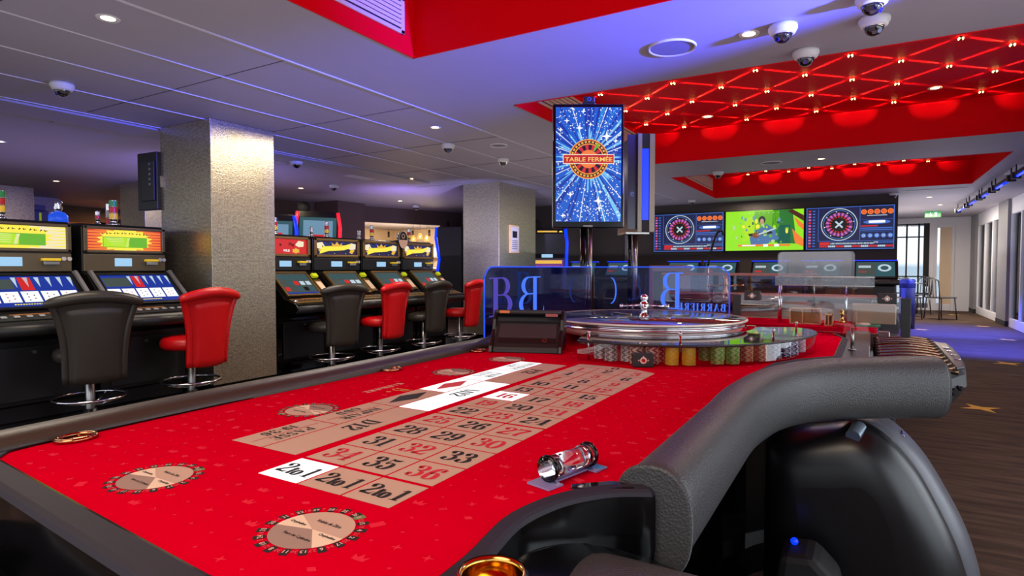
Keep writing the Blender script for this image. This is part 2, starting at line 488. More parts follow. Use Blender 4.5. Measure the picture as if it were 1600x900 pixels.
class Sheet(MB):
    """2-D drawing laid on a plane: origin O, unit vectors U and V, tiny steps off the surface per layer"""
    def __init__(s, O, U, V, step=0.0004):
        super().__init__()
        s.O = Vector(O); s.U = Vector(U).normalized(); s.V = Vector(V).normalized(); s.N = s.U.cross(s.V).normalized(); s.step = step; s.L = 1
        s.mats = []
    def m(s, mt):
        if mt not in s.mats: s.mats.append(mt)
        s.mi = s.mats.index(mt); return s
    def P(s, x, y): return s.O + s.U * x + s.V * y + s.N * (s.step * s.L)
    def poly(s, pts): return s.add([s.P(*p) for p in pts], [list(range(len(pts)))], smooth=False)
    def rect(s, x0, y0, x1, y1): return s.poly([(x0, y0), (x1, y0), (x1, y1), (x0, y1)])
    def disc(s, x, y, rx, ry=None, n=24):
        ry = rx if ry is None else ry
        return s.poly([(x + rx * cos(2 * pi * i / n), y + ry * sin(2 * pi * i / n)) for i in range(n)])
    def ring(s, x, y, r0, r1, a0=0, a1=2 * pi, n=32, sy=1.0):
        vs = []
        for i in range(n + 1):
            a = a0 + (a1 - a0) * i / n
            vs += [s.P(x + r0 * cos(a), y + sy * r0 * sin(a)), s.P(x + r1 * cos(a), y + sy * r1 * sin(a))]
        return s.add(vs, [(2 * i, 2 * i + 1, 2 * i + 3, 2 * i + 2) for i in range(n)], smooth=False)
    def star(s, x, y, r, k=4, inner=0.25, a=pi / 2, sx=1.0):
        pts = []
        for i in range(2 * k):
            rr = r if i % 2 == 0 else r * inner
            pts.append((x + sx * rr * cos(a + pi * i / k), y + rr * sin(a + pi * i / k)))
        return s.poly(pts)
    def line(s, pts, w):
        for (x0, y0), (x1, y1) in zip(pts, pts[1:]):
            l = hypot(x1 - x0, y1 - y0) or 1e-6
            nx, ny = -(y1 - y0) / l * w / 2, (x1 - x0) / l * w / 2
            s.poly([(x0 + nx, y0 + ny), (x0 - nx, y0 - ny), (x1 - nx, y1 - ny), (x1 + nx, y1 + ny)])
        return s
    def text(s, str_, x, y, h=None, w=None, bold=0.0, rot=0.0, mirror=False):
        vs, fs, tw, th = text_geo(str_, bold)
        k = (h / th) if h else w / tw
        kx = w / tw if w else k
        c_, s_ = cos(rot), sin(rot)
        out = []
        for a, b in vs:
            a *= kx * (-1 if mirror else 1); b *= k
            out.append(s.P(x + a * c_ - b * s_, y + a * s_ + b * c_))
        return s.add(out, fs, smooth=False)
    def stroke(s, pts, thick, thin, fn):
        """a pen line thick in upright runs and thin in level ones"""
        L, R = [], []
        n = len(pts)
        for i, p in enumerate(pts):
            a = pts[max(0, i - 1)]; b = pts[min(n - 1, i + 1)]
            dx, dy = b[0] - a[0], b[1] - a[1]; l = hypot(dx, dy) or 1e-6
            w = thin + (thick - thin) * abs(dy / l) ** 1.6
            nx, ny = -dy / l * w / 2, dx / l * w / 2
            L.append(fn(p[0] + nx, p[1] + ny)); R.append(fn(p[0] - nx, p[1] - ny))
        vs = [s.P(*q) for q in L + R]
        return s.add(vs, [(i, i + 1, n + i + 1, n + i) for i in range(n - 1)], smooth=False)
    def build2(s, name, parent=None, **kw):
        return s.build(name, s.mats, parent, recalc=False, **kw)

def smooth_pts(p, k=6):
    if len(p) < 3: return p
    out = []
    n = len(p)
    for i in range(n - 1):
        p0 = p[max(0, i - 1)]; p1 = p[i]; p2 = p[i + 1]; p3 = p[min(n - 1, i + 2)]
        for j in range(k):
            t = j / k
            out.append(tuple(0.5 * ((2 * p1[d]) + (-p0[d] + p2[d]) * t + (2 * p0[d] - 5 * p1[d] + 4 * p2[d] - p3[d]) * t * t + (-p0[d] + 3 * p1[d] - 3 * p2[d] + p3[d]) * t ** 3) for d in range(len(p1))))
    out.append(tuple(p[-1]))
    return out
def ell(cx, cy, rx, ry, a0=90, a1=450, n=24):
    return [(cx + rx * cos(radians(a0 + (a1 - a0) * i / n)), cy + ry * sin(radians(a0 + (a1 - a0) * i / n))) for i in range(n + 1)]
# fat high-contrast figures and capitals: (width, [('s' curve | 'l' straight | 'b' ball | 'p' polygon, data)])
G = {
 '0': (0.64, [('l', ell(0.32, 0.5, 0.22, 0.47))]),
 '1': (0.44, [('l', [(0.26, 0.0), (0.26, 1.0)]), ('h', [(0.05, 0.84), (0.24, 0.98)]), ('h', [(0.06, 0.02), (0.44, 0.02)])]),
 '2': (0.64, [('b', (0.17, 0.74, 0.11)), ('s', [(0.08, 0.78), (0.18, 0.95), (0.34, 0.98), (0.5, 0.84), (0.47, 0.62), (0.3, 0.38), (0.08, 0.06)]), ('p', [(0.05, 0.0), (0.08, 0.12), (0.22, 0.17), (0.42, 0.1), (0.52, 0.14), (0.58, 0.3), (0.6, 0.3), (0.56, 0.0)])]),
 '3': (0.62, [('b', (0.16, 0.78, 0.10)), ('s', [(0.07, 0.8), (0.2, 0.97), (0.36, 0.96), (0.46, 0.77), (0.38, 0.58), (0.22, 0.53)]), ('s', [(0.22, 0.53), (0.42, 0.48), (0.5, 0.27), (0.4, 0.05), (0.22, 0.02), (0.07, 0.16)]), ('b', (0.15, 0.2, 0.10))]),
 '4': (0.66, [('l', [(0.44, 0.0), (0.44, 1.0)]), ('h', [(0.44, 0.98), (0.04, 0.28)]), ('h', [(0.03, 0.28), (0.63, 0.28)]), ('h', [(0.26, 0.02), (0.62, 0.02)])]),
 '5': (0.60, [('p', [(0.12, 1.0), (0.2, 0.95), (0.38, 0.95), (0.52, 1.02), (0.46, 0.82), (0.3, 0.78), (0.12, 0.84)]), ('h', [(0.12, 1.0), (0.12, 0.5)]), ('s', [(0.12, 0.5), (0.26, 0.61), (0.42, 0.55), (0.48, 0.3), (0.38, 0.05), (0.22, 0.02), (0.08, 0.14)]), ('b', (0.15, 0.2, 0.10))]),
 '6': (0.64, [('b', (0.47, 0.8, 0.095)), ('s', [(0.54, 0.86), (0.42, 0.98), (0.28, 0.93), (0.17, 0.68), (0.15, 0.35), (0.22, 0.06), (0.34, 0.02)]), ('s', [(0.34, 0.02), (0.48, 0.12), (0.5, 0.34), (0.42, 0.56), (0.3, 0.58), (0.18, 0.48)])]),
 '7': (0.60, [('p', [(0.06, 1.02), (0.14, 0.97), (0.56, 0.98), (0.56, 0.86), (0.4, 0.82), (0.2, 0.86), (0.08, 0.72), (0.05, 0.72)]), ('s', [(0.55, 0.9), (0.36, 0.52), (0.27, 0.25), (0.27, 0.0)])]),
 '8': (0.62, [('l', ell(0.31, 0.75, 0.17, 0.22)), ('l', ell(0.31, 0.27, 0.2, 0.25))]),
 '9': (0.64, [('b', (0.17, 0.2, 0.095)), ('s', [(0.1, 0.14), (0.22, 0.02), (0.36, 0.07), (0.47, 0.32), (0.49, 0.65), (0.42, 0.94), (0.3, 0.98)]), ('s', [(0.3, 0.98), (0.16, 0.88), (0.14, 0.66), (0.22, 0.44), (0.34, 0.42), (0.46, 0.52)])]),
 't': (0.36, [('l', [(0.17, 0.04), (0.17, 0.72)]), ('h', [(0.02, 0.56), (0.34, 0.56)]), ('h', [(0.16, 0.02), (0.34, 0.1)])]),
 'o': (0.44, [('l', ell(0.21, 0.28, 0.14, 0.26))]),
 '-': (0.30, [('p', [(0.02, 0.35), (0.26, 0.35), (0.26, 0.45), (0.02, 0.45)])]),
 ' ': (0.3, []),
 'A': (0.74, [('h', [(0.08, 0.0), (0.34, 1.0)]), ('l', [(0.34, 1.0), (0.58, 0.0)]), ('h', [(0.16, 0.32), (0.5, 0.32)]), ('h', [(0.0, 0.02), (0.18, 0.02)]), ('h', [(0.44, 0.02), (0.72, 0.02)])]),
 'B': (0.68, [('l', [(0.18, 0.0), (0.18, 1.0)]), ('h', [(0.02, 0.98), (0.35, 0.98)]), ('h', [(0.02, 0.02), (0.35, 0.02)]), ('l', ell(0.34, 0.76, 0.16, 0.22, 90, -90)), ('l', ell(0.36, 0.28, 0.2, 0.26, 90, -90)), ('h', [(0.18, 0.54), (0.36, 0.54)])]),
 'D': (0.74, [('l', [(0.18, 0.0), (0.18, 1.0)]), ('h', [(0.02, 0.98), (0.32, 0.98)]), ('h', [(0.02, 0.02), (0.32, 0.02)]), ('l', ell(0.3, 0.5, 0.28, 0.48, 90, -90))]),
 'E': (0.62, [('l', [(0.18, 0.0), (0.18, 1.0)]), ('h', [(0.02, 0.98), (0.56, 0.98)]), ('h', [(0.02, 0.02), (0.56, 0.02)]), ('h', [(0.18, 0.52), (0.42, 0.52)]), ('h', [(0.55, 0.98), (0.57, 0.72)]), ('h', [(0.55, 0.02), (0.58, 0.3)]), ('h', [(0.42, 0.42), (0.42, 0.62)])]),
 'I': (0.36, [('l', [(0.17, 0.0), (0.17, 1.0)]), ('h', [(0.0, 0.98), (0.34, 0.98)]), ('h', [(0.0, 0.02), (0.34, 0.02)])]),
 'M': (0.90, [('h', [(0.1, 0.0), (0.1, 1.0)]), ('l', [(0.13, 1.0), (0.42, 0.06)]), ('h', [(0.42, 0.03), (0.7, 1.0)]), ('l', [(0.74, 0.0), (0.74, 1.0)]), ('h', [(0.0, 0.02), (0.22, 0.02)]), ('h', [(0.6, 0.02), (0.9, 0.02)])]),
 'N': (0.78, [('h', [(0.1, 0.0), (0.1, 1.0)]), ('l', [(0.14, 1.0), (0.62, 0.02)]), ('h', [(0.66, 0.0), (0.66, 1.0)]), ('h', [(0.0, 0.02), (0.22, 0.02)]), ('h', [(0.54, 0.98), (0.78, 0.98)])]),
 'O': (0.74, [('l', ell(0.36, 0.5, 0.27, 0.48))]),
 'P': (0.66, [('l', [(0.18, 0.0), (0.18, 1.0)]), ('h', [(0.02, 0.98), (0.36, 0.98)]), ('h', [(0.02, 0.02), (0.36, 0.02)]), ('l', ell(0.34, 0.73, 0.2, 0.25, 90, -90)), ('h', [(0.18, 0.48), (0.34, 0.48)])]),
 'Q': (0.76, [('l', ell(0.36, 0.5, 0.27, 0.48)), ('h', [(0.36, 0.14), (0.64, -0.14)])]),
 'R': (0.74, [('l', [(0.18, 0.0), (0.18, 1.0)]), ('h', [(0.02, 0.98), (0.36, 0.98)]), ('h', [(0.02, 0.02), (0.34, 0.02)]), ('l', ell(0.34, 0.75, 0.18, 0.23, 90, -90)), ('h', [(0.18, 0.52), (0.34, 0.52)]), ('l', [(0.38, 0.52), (0.56, 0.02)]), ('h', [(0.5, 0.02), (0.72, 0.05)])]),
 'S': (0.58, [('s', [(0.5, 0.78), (0.38, 0.96), (0.24, 0.97), (0.12, 0.78), (0.24, 0.58), (0.4, 0.42), (0.46, 0.22), (0.34, 0.04), (0.2, 0.03), (0.06, 0.24)])]),
 'U': (0.76, [('s', [(0.17, 1.0), (0.17, 0.7), (0.17, 0.3), (0.24, 0.06), (0.42, 0.02), (0.58, 0.12), (0.63, 0.3)]), ('h', [(0.64, 0.25), (0.64, 1.0)]), ('h', [(0.02, 0.98), (0.32, 0.98)]), ('h', [(0.54, 0.98), (0.76, 0.98)])]),
 'V': (0.74, [('l', [(0.16, 1.0), (0.4, 0.0)]), ('h', [(0.4, 0.0), (0.64, 1.0)]), ('h', [(0.02, 0.98), (0.3, 0.98)]), ('h', [(0.54, 0.98), (0.74, 0.98)])]),
}
def didone(S, s, x, y, h, rot=0.0, thick=0.19, thin=0.045, sx=1.0, mirror=False, track=0.0):
    """set the string centred on (x, y), cap height h"""
    tot = sum(G[c][0] + track for c in s) - track
    pen = -tot / 2
    cr_, sr = cos(rot), sin(rot)
    for c in s:
        wd, ops = G[c]
        def fn(u, v, pen=pen):
            a = (pen + u) * h * sx * (-1 if mirror else 1); b = (v - 0.5) * h
            return (x + a * cr_ - b * sr, y + a * sr + b * cr_)
        for op, d in ops:
            if op == 's': S.stroke(smooth_pts(d, 5), thick, thin, fn)
            elif op == 'l': S.stroke(d, thick, thin, fn)
            elif op == 'h': S.stroke(d, thin * 1.15, thin, fn)
            elif op == 'b': S.poly([fn(d[0] + d[2] * cos(2 * pi * i / 12), d[1] + d[2] * sin(2 * pi * i / 12)) for i in range(12)])
            elif op == 'p': S.poly([fn(*q) for q in d])
        pen += wd + track

# ================================================================== THE ROOM
b = MB(); b.b2((-14, -4, -0.1), (3.6, 22, 0.0)); fl = struct(b.build('floor', M['carpet']))
S = Sheet((0, 0, 0.0), (1, 0, 0), (0, 1, 0), 0.002)
S.m(mat('carpet_star_yellow', (214, 160, 60), 0.9))
random.seed(3)
for (x, y) in ((0.784, 5.753), (0.872, 12.567), (1.864, 11.439), (1.89, 13.824), (1.767, 16.854), (1.4, 8.6), (0.2, 9.9), (-2.6, 2.2), (-2.9, 5.6), (1.3, 3.1)):
    S.star(x, y, 0.16, 4, 0.34, a=pi / 2 + 0.5)
struct(S.build2('floor_star_inlay', fl))
# black polished strip under the slot machines
b = MB(); b.b2((-5.9, 0.6, 0.0), (-4.62, 7.4, 0.02)); st = b.build('floor_plinth', M['gloss_black'], fl, bevel=0.004)
b = MB(); b.b2((-4.62, 0.6, 0.0), (-4.60, 7.4, 0.024)); b.build('floor_plinth_edge', M['steel'], fl)

# ceiling with three red coffers
CX0, CX1 = -2.35, 1.36
COF = ((-1.2, 2.83), (4.02, 7.15), (8.35, 11.2))
def ceil_poly():
    b = MB()
    b.b2((-14, -1.6, CZ), (CX0, 22, CZ + 0.5)); b.b2((CX1, -1.6, CZ), (3.6, 22, CZ + 0.5))
    ys = [-1.6] + [v for c in COF for v in c] + [22]
    for i in range(0, len(ys), 2):
        b.b2((CX0, ys[i], CZ), (CX1, ys[i + 1], CZ + 0.5))
    for y0, y1 in COF:
        b.b2((CX0, y0, RZ + 0.01), (CX1, y1, RZ + 0.5))
    return b
ce = struct(ceil_poly().build('ceiling', M['ceiling'], recalc=False))
for k, (y0, y1) in enumerate(COF):
    b = MB(); t = 0.012
    b.b2((CX0, y0, CZ - 0.004), (CX0 + t, y1, RZ)); b.b2((CX1 - t, y0, CZ - 0.004), (CX1, y1, RZ))
    b.b2((CX0, y0, CZ - 0.004), (CX1, y0 + t, RZ)); b.b2((CX0, y1 - t, CZ - 0.004), (CX1, y1, RZ))
    b.b2((CX0, y0, RZ - 0.006), (CX1, y1, RZ + 0.01))
    c_ = b.build('ceiling_coffer', M['red_lacquer'], ce); struct(c_, 'red lacquered coffer lining')
# seams between ceiling panels
b = MB()
for x, w in ((-3.03, 0.016), (-3.65, 0.006), (-4.22, 0.006), (-4.82, 0.006), (-5.47, 0.006), (-5.97, 0.006)):
    b.b2((x - w / 2, -1.5, CZ - 0.006), (x + w / 2, 11.2 if x > -4 else (7.0 if x < -4.5 else 9.0), CZ + 0.01))
struct(b.build('ceiling_seam_bead', M['seam'], ce))
b = MB()
for k in range(-3, 8):
    for i, x in enumerate((-3.03, -3.65, -4.22, -4.82, -5.47)):
        y = 2.46 + 1.22 * k
        b.b2((x - 0.6, y - 0.003, CZ - 0.002), (x, y + 0.003, CZ + 0.01))
b.b2((-3.046, -1.5, CZ - 0.003), (-3.038, 11, CZ + 0.01))  # dark strip stands in for the shadow line of the ceiling step
struct(b.build('ceiling_joint', M['seam_dark'], ce))
# shallow dropped band beyond the slot rows
b = MB(); b.b2((-5.9, -1.5, CZ - 0.018), (-5.52, 7.0, CZ + 0.01)); struct(b.build('ceiling_band', M['ceiling'], ce))

# air grilles in the coffers' left faces and on the ceiling
def grille(name, p0, p1, label, slats=6, face='x'):
    (x, y0, z0), (_, y1, z1) = p0, p1
    g = empty(name, (x, (y0 + y1) / 2, z0), 0, label, 'air grille')
    L = y1 - y0; Hh = z1 - z0
    b = MB(); b.b2((0, -L / 2, 0), (0.012, L / 2, 0.022)); b.b2((0, -L / 2, Hh - 0.022), (0.012, L / 2, Hh)); b.b2((0, -L / 2, 0), (0.012, -L / 2 + 0.03, Hh)); b.b2((0, L / 2 - 0.03, 0), (0.012, L / 2, Hh))
    b.build('grille_frame', M['grille'], g, bevel=0.002)
    b = MB(); b.b2((0, -L / 2 + 0.02, 0.01), (0.002, L / 2 - 0.02, Hh - 0.01)); b.build('backing', M['matt_black'], g)
    for i in range(slats):
        z = 0.03 + (Hh - 0.06) * (i + 0.5) / slats
        b = MB(); b.box((0.008, 0, z), (0.006, L - 0.05, (Hh - 0.06) / slats * 0.72), (0, radians(12), 0)); b.build('slat', M['grille'], g)
    return g
grille('air_grille', (CX0 + 0.014, 1.0, 2.43), (0, 2.72, 2.64), 'cream slatted air grille in the red coffer over the roulette table', 6)
grille('air_grille', (CX0 + 0.014, 4.35, 2.43), (0, 6.9, 2.64), 'cream slatted air grille behind the roulette result screen', 5)
grille('air_grille', (CX0 + 0.014, 8.7, 2.43), (0, 10.9, 2.64), 'slatted air grille in the farthest red coffer', 5)

# pillars
def pillar(name, lo, hi, m, skirt=True):
    b = MB(); b.b2(lo, hi); o = struct(b.build(name, m, bevel=0.004))
    if skirt:
        b = MB(); b.b2((lo[0] - 0.006, lo[1] - 0.006, 0), (hi[0] + 0.006, hi[1] + 0.006, 0.08)); struct(b.build('baseboard', M['gloss_black'], o))
    return o
pillar('wall_pillar_near', (-5.49, 3.07, 0), (-4.745, 3.70, CZ), M['foil'])
pillar('wall_pillar_middle', (-5.24, 7.44, 0), (-4.60, 8.56, CZ), M['foil'])
pillar('wall_pillar_far_left', (-12.1, 3.3, 0), (-11.3, 4.34, CZ), M['foil'])
pillar('wall_pillar_by_bar', (-13.4, 4.5, 0), (-12.6, 5.2, CZ), M['foil'])
pillar('wall_pillar_lilac', (-9.67, 4.8, 0), (-9.0, 5.5, CZ), M['foil'])
pillar('wall_pillar_brown', (-9.1, 8.02, 0), (-8.5, 8.72, CZ), M['brown_wall'])

# dark wall carrying the three screens, and what returns from it
b = MB(); b.b2((-6.6, 12.05, 0), (0.47, 12.3, CZ)); struct(b.build('wall_screen', M['dark_wall']))
b = MB(); b.b2((-7.1, 10.9, 0), (-5.3, 11.1, CZ)); b.b2((-5.3, 10.9, 0), (-5.2, 12.05, CZ)); struct(b.build('wall_return', M['dark_wall']))
b = MB(); b.b2((-4.32, 11.98, 0), (-4.1, 12.05, CZ)); struct(b.build('trim_1', M['grey_paint']))
b = MB(); b.b2((0.37, 12.3, 0), (0.47, 18.4, CZ)); struct(b.build('wall_corridor', M['white_paint']))
# fascia of the bar opening
b = MB(); b.prism([(-9.6, 6.6), (-8.8, 9.05), (-8.0, 11.3), (-7.1, 11.3), (-7.1, 11.45), (-8.1, 11.45), (-8.95, 9.1), (-9.75, 6.6)], 2.02, CZ, 'z'); struct(b.build('wall_fascia', M['brown_wall']))
b = MB(); b.prism([(-8.17, 10.82), (-8.0, 11.3), (-7.1, 11.3), (-7.1, 11.45), (-8.1, 11.45), (-8.3, 10.87)], 0, 2.02, 'z'); struct(b.build('wall_bar_side', M['brown_wall']))
# bar room behind
b = MB(); b.b2((-14, 15.5, 0), (-6.6, 15.7, CZ)); b.b2((-6.7, 11.45, 0), (-6.6, 15.5, CZ)); struct(b.build('wall_bar', M['cream_wall']))
b = MB(); b.b2((-13.88, 9.2, 0), (-13.8, 15.5, CZ)); struct(b.build('wall_bar_end', M['cream_wall']))
b = MB(); b.b2((-14, -4, 0), (-13.9, 22, CZ)); struct(b.build('wall_left', M['brown_wall']))
b = MB(); b.b2((-13.89, 5.2, 0), (-13.8, 9.0, 2.0)); struct(b.build('trim_2', M['orange_wall']))

# far end wall with a window and a white door
b = MB(); Y = 18.4
b.b2((0.47, Y, 0), (0.66, Y + 0.15, CZ)); b.b2((0.66, Y, 2.2), (1.40, Y + 0.15, CZ)); b.b2((0.66, Y, 0), (1.40, Y + 0.15, 0.05)); b.b2((1.40, Y, 0), (1.50, Y + 0.15, CZ))
b.b2((1.50, Y, 2.15), (1.92, Y + 0.15, CZ)); b.b2((1.92, Y, 0), (3.6, Y + 0.15, CZ))
struct(b.build('wall_far', M['white_paint']))
wn = MB()
for x in (0.68, 0.92, 1.18, 1.30): wn.b2((x - 0.018, Y + 0.03, 0.05), (x + 0.018, Y + 0.07, 2.2))
wn.b2((1.28, Y + 0.02, 0.6), (1.40, Y + 0.08, 2.2))
for z in (0.42, 0.85, 1.86, 2.18): wn.b2((0.66, Y + 0.03, z - 0.015), (1.40, Y + 0.07, z + 0.015))
w1 = struct(wn.build('window_1', M['matt_black']))
b = MB(); b.b2((0.66, Y + 0.045, 0.05), (1.40, Y + 0.052, 2.2)); struct(b.build('window_pane', M['window_glass'], w1))
d1 = MB()
d1.b2((1.50, Y - 0.02, 0), (1.56, Y + 0.12, 2.15)); d1.b2((1.86, Y - 0.02, 0), (1.92, Y + 0.12, 2.15)); d1.b2((1.56, Y - 0.02, 2.08), (1.86, Y + 0.12, 2.15)); d1.b2((1.56, Y, 0), (1.86, Y + 0.06, 0.16))
d1 = struct(d1.build('door_1', M['white_paint'], bevel=0.006))
b = MB(); b.b2((1.62, Y + 0.03, 0.16), (1.86, Y + 0.06, 2.08)); struct(b.build('door_leaf', mat('cream_door_leaf', (214, 190, 160), 0.5), d1))
b = MB(); b.b2((1.56, Y + 0.035, 0.16), (1.62, Y + 0.05, 2.08)); struct(b.build('door_glass', M['window_glass'], d1))

# glazed wall along the right-hand side: white frames, grey columns, glass
XR = 2.28
segs = [(-4, -1.2), (-0.9, 1.9), (2.2, 5.0), (5.3, 8.1), (8.4, 11.2), (11.5, 14.0), (14.9, 17.7)]
b = MB()
for (y0, y1) in segs:
    b.b2((XR, y0, 0), (XR + 0.07, y1, 0.16)); b.b2((XR, y0, 2.05), (XR + 0.07, y1, CZ))
    n = 3
    for i in range(n + 1):
        y = y0 + (y1 - y0) * i / n
        b.b2((XR, y - 0.035, 0.16), (XR + 0.07, y + 0.035, 2.05))
wr_ = struct(b.build('wall_right', M['white_paint'], bevel=0.004))
for (y0, y1) in segs:
    b = MB(); b.b2((XR + 0.03, y0, 0.16), (XR + 0.04, y1, 2.05)); struct(b.build('window_pane', M['window_glass'], wr_))
for y0, y1 in [(-1.2, -0.9), (1.9, 2.2), (5.0, 5.3), (8.1, 8.4), (11.2, 11.5), (14.0, 14.9), (17.7, 18.4)]:
    b = MB(); b.b2((XR - 0.05, y0, 0), (XR + 0.25, y1, CZ)); b.mat(1).b2((XR - 0.056, y0 - 0.004, 0), (XR + 0.2, y1 + 0.004, 0.1))
    struct(b.build('wall_column', [M['grey_paint'], M['matt_black']]))
# terrace outside the glass
b = MB(); b.b2((3.6, -4, -0.1), (8, 22, -0.02)); struct(b.build('floor_terrace', mat('pale_terrace_paving', (190, 190, 190), 0.8)))
b = MB(); b.b2((-1, 22, -0.1), (8, 30, -0.02)); struct(b.build('floor_terrace', mat('pale_terrace_paving_far', (200, 200, 205), 0.8)))

# ------------------------------------------------------------------ ceiling fittings
def downlight(loc, label, power=10, r=0.045):
    t = empty('ceiling_spotlight', loc, 0, label, 'ceiling light', 'recessed ceiling spotlights')
    b = MB(); b.lathe([(r * 0.72, -0.001), (r * 1.15, -0.006), (r * 1.2, 0.0)], n=24); b.build('trim_ring', M['white_plastic'], t)
    b = MB(); b.lathe([(0.0001, -0.003), (r * 0.72, -0.002)], n=24); b.build('lamp_face', M['lamp_warm'], t)
    l = lamp('spot_light', 'SPOT', (loc[0], loc[1], loc[2] - 0.02), power, (1, 0.78, 0.5), size=0.03, spot=radians(125), blend=0.6)
    return t
for x, y, z, lb, p in (
    (-0.557, 3.451, CZ, 'round warm ceiling spotlight between the two nearest red coffers', 14),
    (-3.332, 4.303, CZ, 'round warm ceiling spotlight on the panelled ceiling right of the near silver pillar', 55),
    (-5.532, 6.584, CZ, 'round warm ceiling spotlight above the slot machines, seen near the large brown pillar top', 16),
    (-7.564, 8.684, CZ, 'round warm ceiling spotlight in front of the bar opening', 14),
    (-7.697, 6.494, CZ, 'round warm ceiling spotlight just right of the near silver pillar, low in view', 14),
    (-10.129, 4.167, CZ, 'round warm ceiling spotlight above the far silver pillars', 16),
    (-7.430, 2.583, CZ, 'round warm ceiling spotlight cut by the frame edge above the first slot machine', 18),
    (-0.454, 7.790, CZ, 'round warm ceiling spotlight between the second and third red coffers', 14),
    (0.969, 12.996, CZ, 'round ceiling spotlight just past the screen wall corner', 12),
    (1.278, 14.693, CZ, 'round ceiling spotlight nearest the exit sign', 12),
    (-3.126, 9.745, CZ, 'tiny warm ceiling spotlight left of the third red coffer', 14),
    (-3.3, 1.6, CZ, 'round warm ceiling spotlight over the near aisle', 24),
    (-1.463, 6.582, RZ - 0.008, 'round warm spotlight among the crossing beams, nearer the result screen', 12),
    (0.513, 6.569, RZ - 0.008, 'round warm spotlight among the crossing beams, towards the glass wall', 12)):
    downlight((x, y, z), lb, p)

def dome_camera_proto():
    t = empty('dome_camera', (0, 0, 0), 0, 'white dome security camera', 'camera')
    b = MB(); b.lathe([(0.0001, 0), (0.075, 0), (0.078, -0.012), (0.077, -0.026), (0.070, -0.034), (0.069, -0.040), (0.066, -0.046), (0.056, -0.052), (0.048, -0.053)], n=36)
    b.build('housing', M['white_plastic'], t)
    b = MB(); b.sphere((0, 0, -0.05), 0.049, 28, 10, -1.0, 0.05); b.build('dome', mat('dark_dome_shell', (12, 12, 14), 0.05, coat=1.0), t)
    b = MB(); b.tube([(0.0495 * cos(a), 0.0495 * sin(a), -0.053) for a in [2 * pi * i / 28 for i in range(28)]], 0.0025, 6, closed=True); b.build('retaining_ring', M['chrome'], t)
    b = MB(); b.cyl((0, -0.018, -0.070), (0, -0.040, -0.084), 0.012, 0.012, 16); b.build('lens', mat('camera_lens', (20, 30, 120), 0.05, coat=1.0), t)
    return t
cams = [((-4.732, 1.995), 'white dome camera on the panelled ceiling above the first slot machines', 1.0),
 ((-3.664, 4.941), 'white dome camera right below the warm spotlight on the panelled ceiling', 1.0),
 ((-3.602, 5.912), 'white dome camera just left of the result screen on the panelled ceiling', 0.95),
 ((-5.752, 4.792), 'white dome camera just right of the near silver pillar', 1.05),
 ((-6.942, 6.479), 'small white dome camera right of the low warm spotlight', 1.05),
 ((-7.783, 9.416), 'small white dome camera in front of the bar opening', 1.1),
 ((-1.672, 8.142), 'white dome camera at the corner of the third red coffer', 1.0),
 ((-2.779, 11.28), 'small white dome camera above the screen wall', 1.0),
 ((-0.387, 3.422), 'white dome camera beside the bright ceiling spotlight', 1.0),
 ((-0.315, 3.880), 'white dome camera touching the edge of the crossing-beam coffer', 1.0),
 ((0.020, 3.548), 'white dome camera, lower of the pair near the top of the frame', 1.0),
 ((0.009, 3.255), 'white dome camera, cut by the top of the frame', 1.0),
 ((0.399, 11.9), 'white dome camera at the top corner of the screen wall', 1.0)]
dp = dome_camera_proto()
for i, ((x, y), lb, s) in enumerate(cams):
    o = dp if i == 0 else dup(dp, group='dome security cameras on the ceiling')
    o.location = (x, y, CZ); o['label'] = lb; o['group'] = 'dome security cameras on the ceiling'; o.scale = (s * 0.92, s * 0.92, s * 0.92); o.rotation_euler = (0, 0, i * 0.7)
    if i == 0:
        dup.cache.clear(); bpy.context.view_layer.update()

def speaker(loc, label, r=0.135):
    t = empty('ceiling_speaker', loc, 0, label, 'speaker', 'round ceiling speakers')
    b = MB(); b.lathe([(r * 0.90, -0.004), (r * 0.97, -0.012), (r, 0.0)], n=48); b.build('rim', M['white_plastic'], t)
    b = MB(); b.lathe([(0.0001, -0.005), (r * 0.90, -0.004)], n=48); b.build('mesh_cover', mat('speaker_mesh', (120, 116, 124), 0.7), t)
speaker((-0.967, 3.437, CZ), 'round flush ceiling speaker left of the near warm spotlight')
speaker((-0.984, 7.771, CZ), 'round flush ceiling speaker between the second and third red coffers', 0.12)
speaker((-3.25, 5.25, CZ), 'small round flush ceiling speaker left of the result screen', 0.09)

def vent(loc, label, L=0.5, W=0.1, rz=0):
    t = empty('ceiling_vent', loc, rz, label, 'vent', 'slim vents in the panelled ceiling')
    b = MB(); b.b2((-W / 2, -L / 2, -0.006), (W / 2, L / 2, 0)); b.build('vent_plate', M['white_paint'], t, bevel=0.002)
    for k in (-1, 1):
        b = MB(); b.b2((k * W * 0.2 - 0.008, -L * 0.46, -0.010), (k * W * 0.2 + 0.008, L * 0.46, -0.006)); b.build('slot', M['seam'], t)
vent((-6.067, 6.13, CZ), 'pale slim ceiling vent above the crown slot machines', 0.45, 0.16)
vent((-6.3, 4.4, CZ), 'pale slim ceiling vent behind the near silver pillar', 0.3, 0.08)
vent((0.95, 11.7, CZ), 'slim ceiling vent by the third coffer corner, lying across the aisle', 0.85, 0.06, radians(90))
vent((1.62, 9.9, CZ), 'slim ceiling vent running alongside the third coffer', 0.9, 0.07)

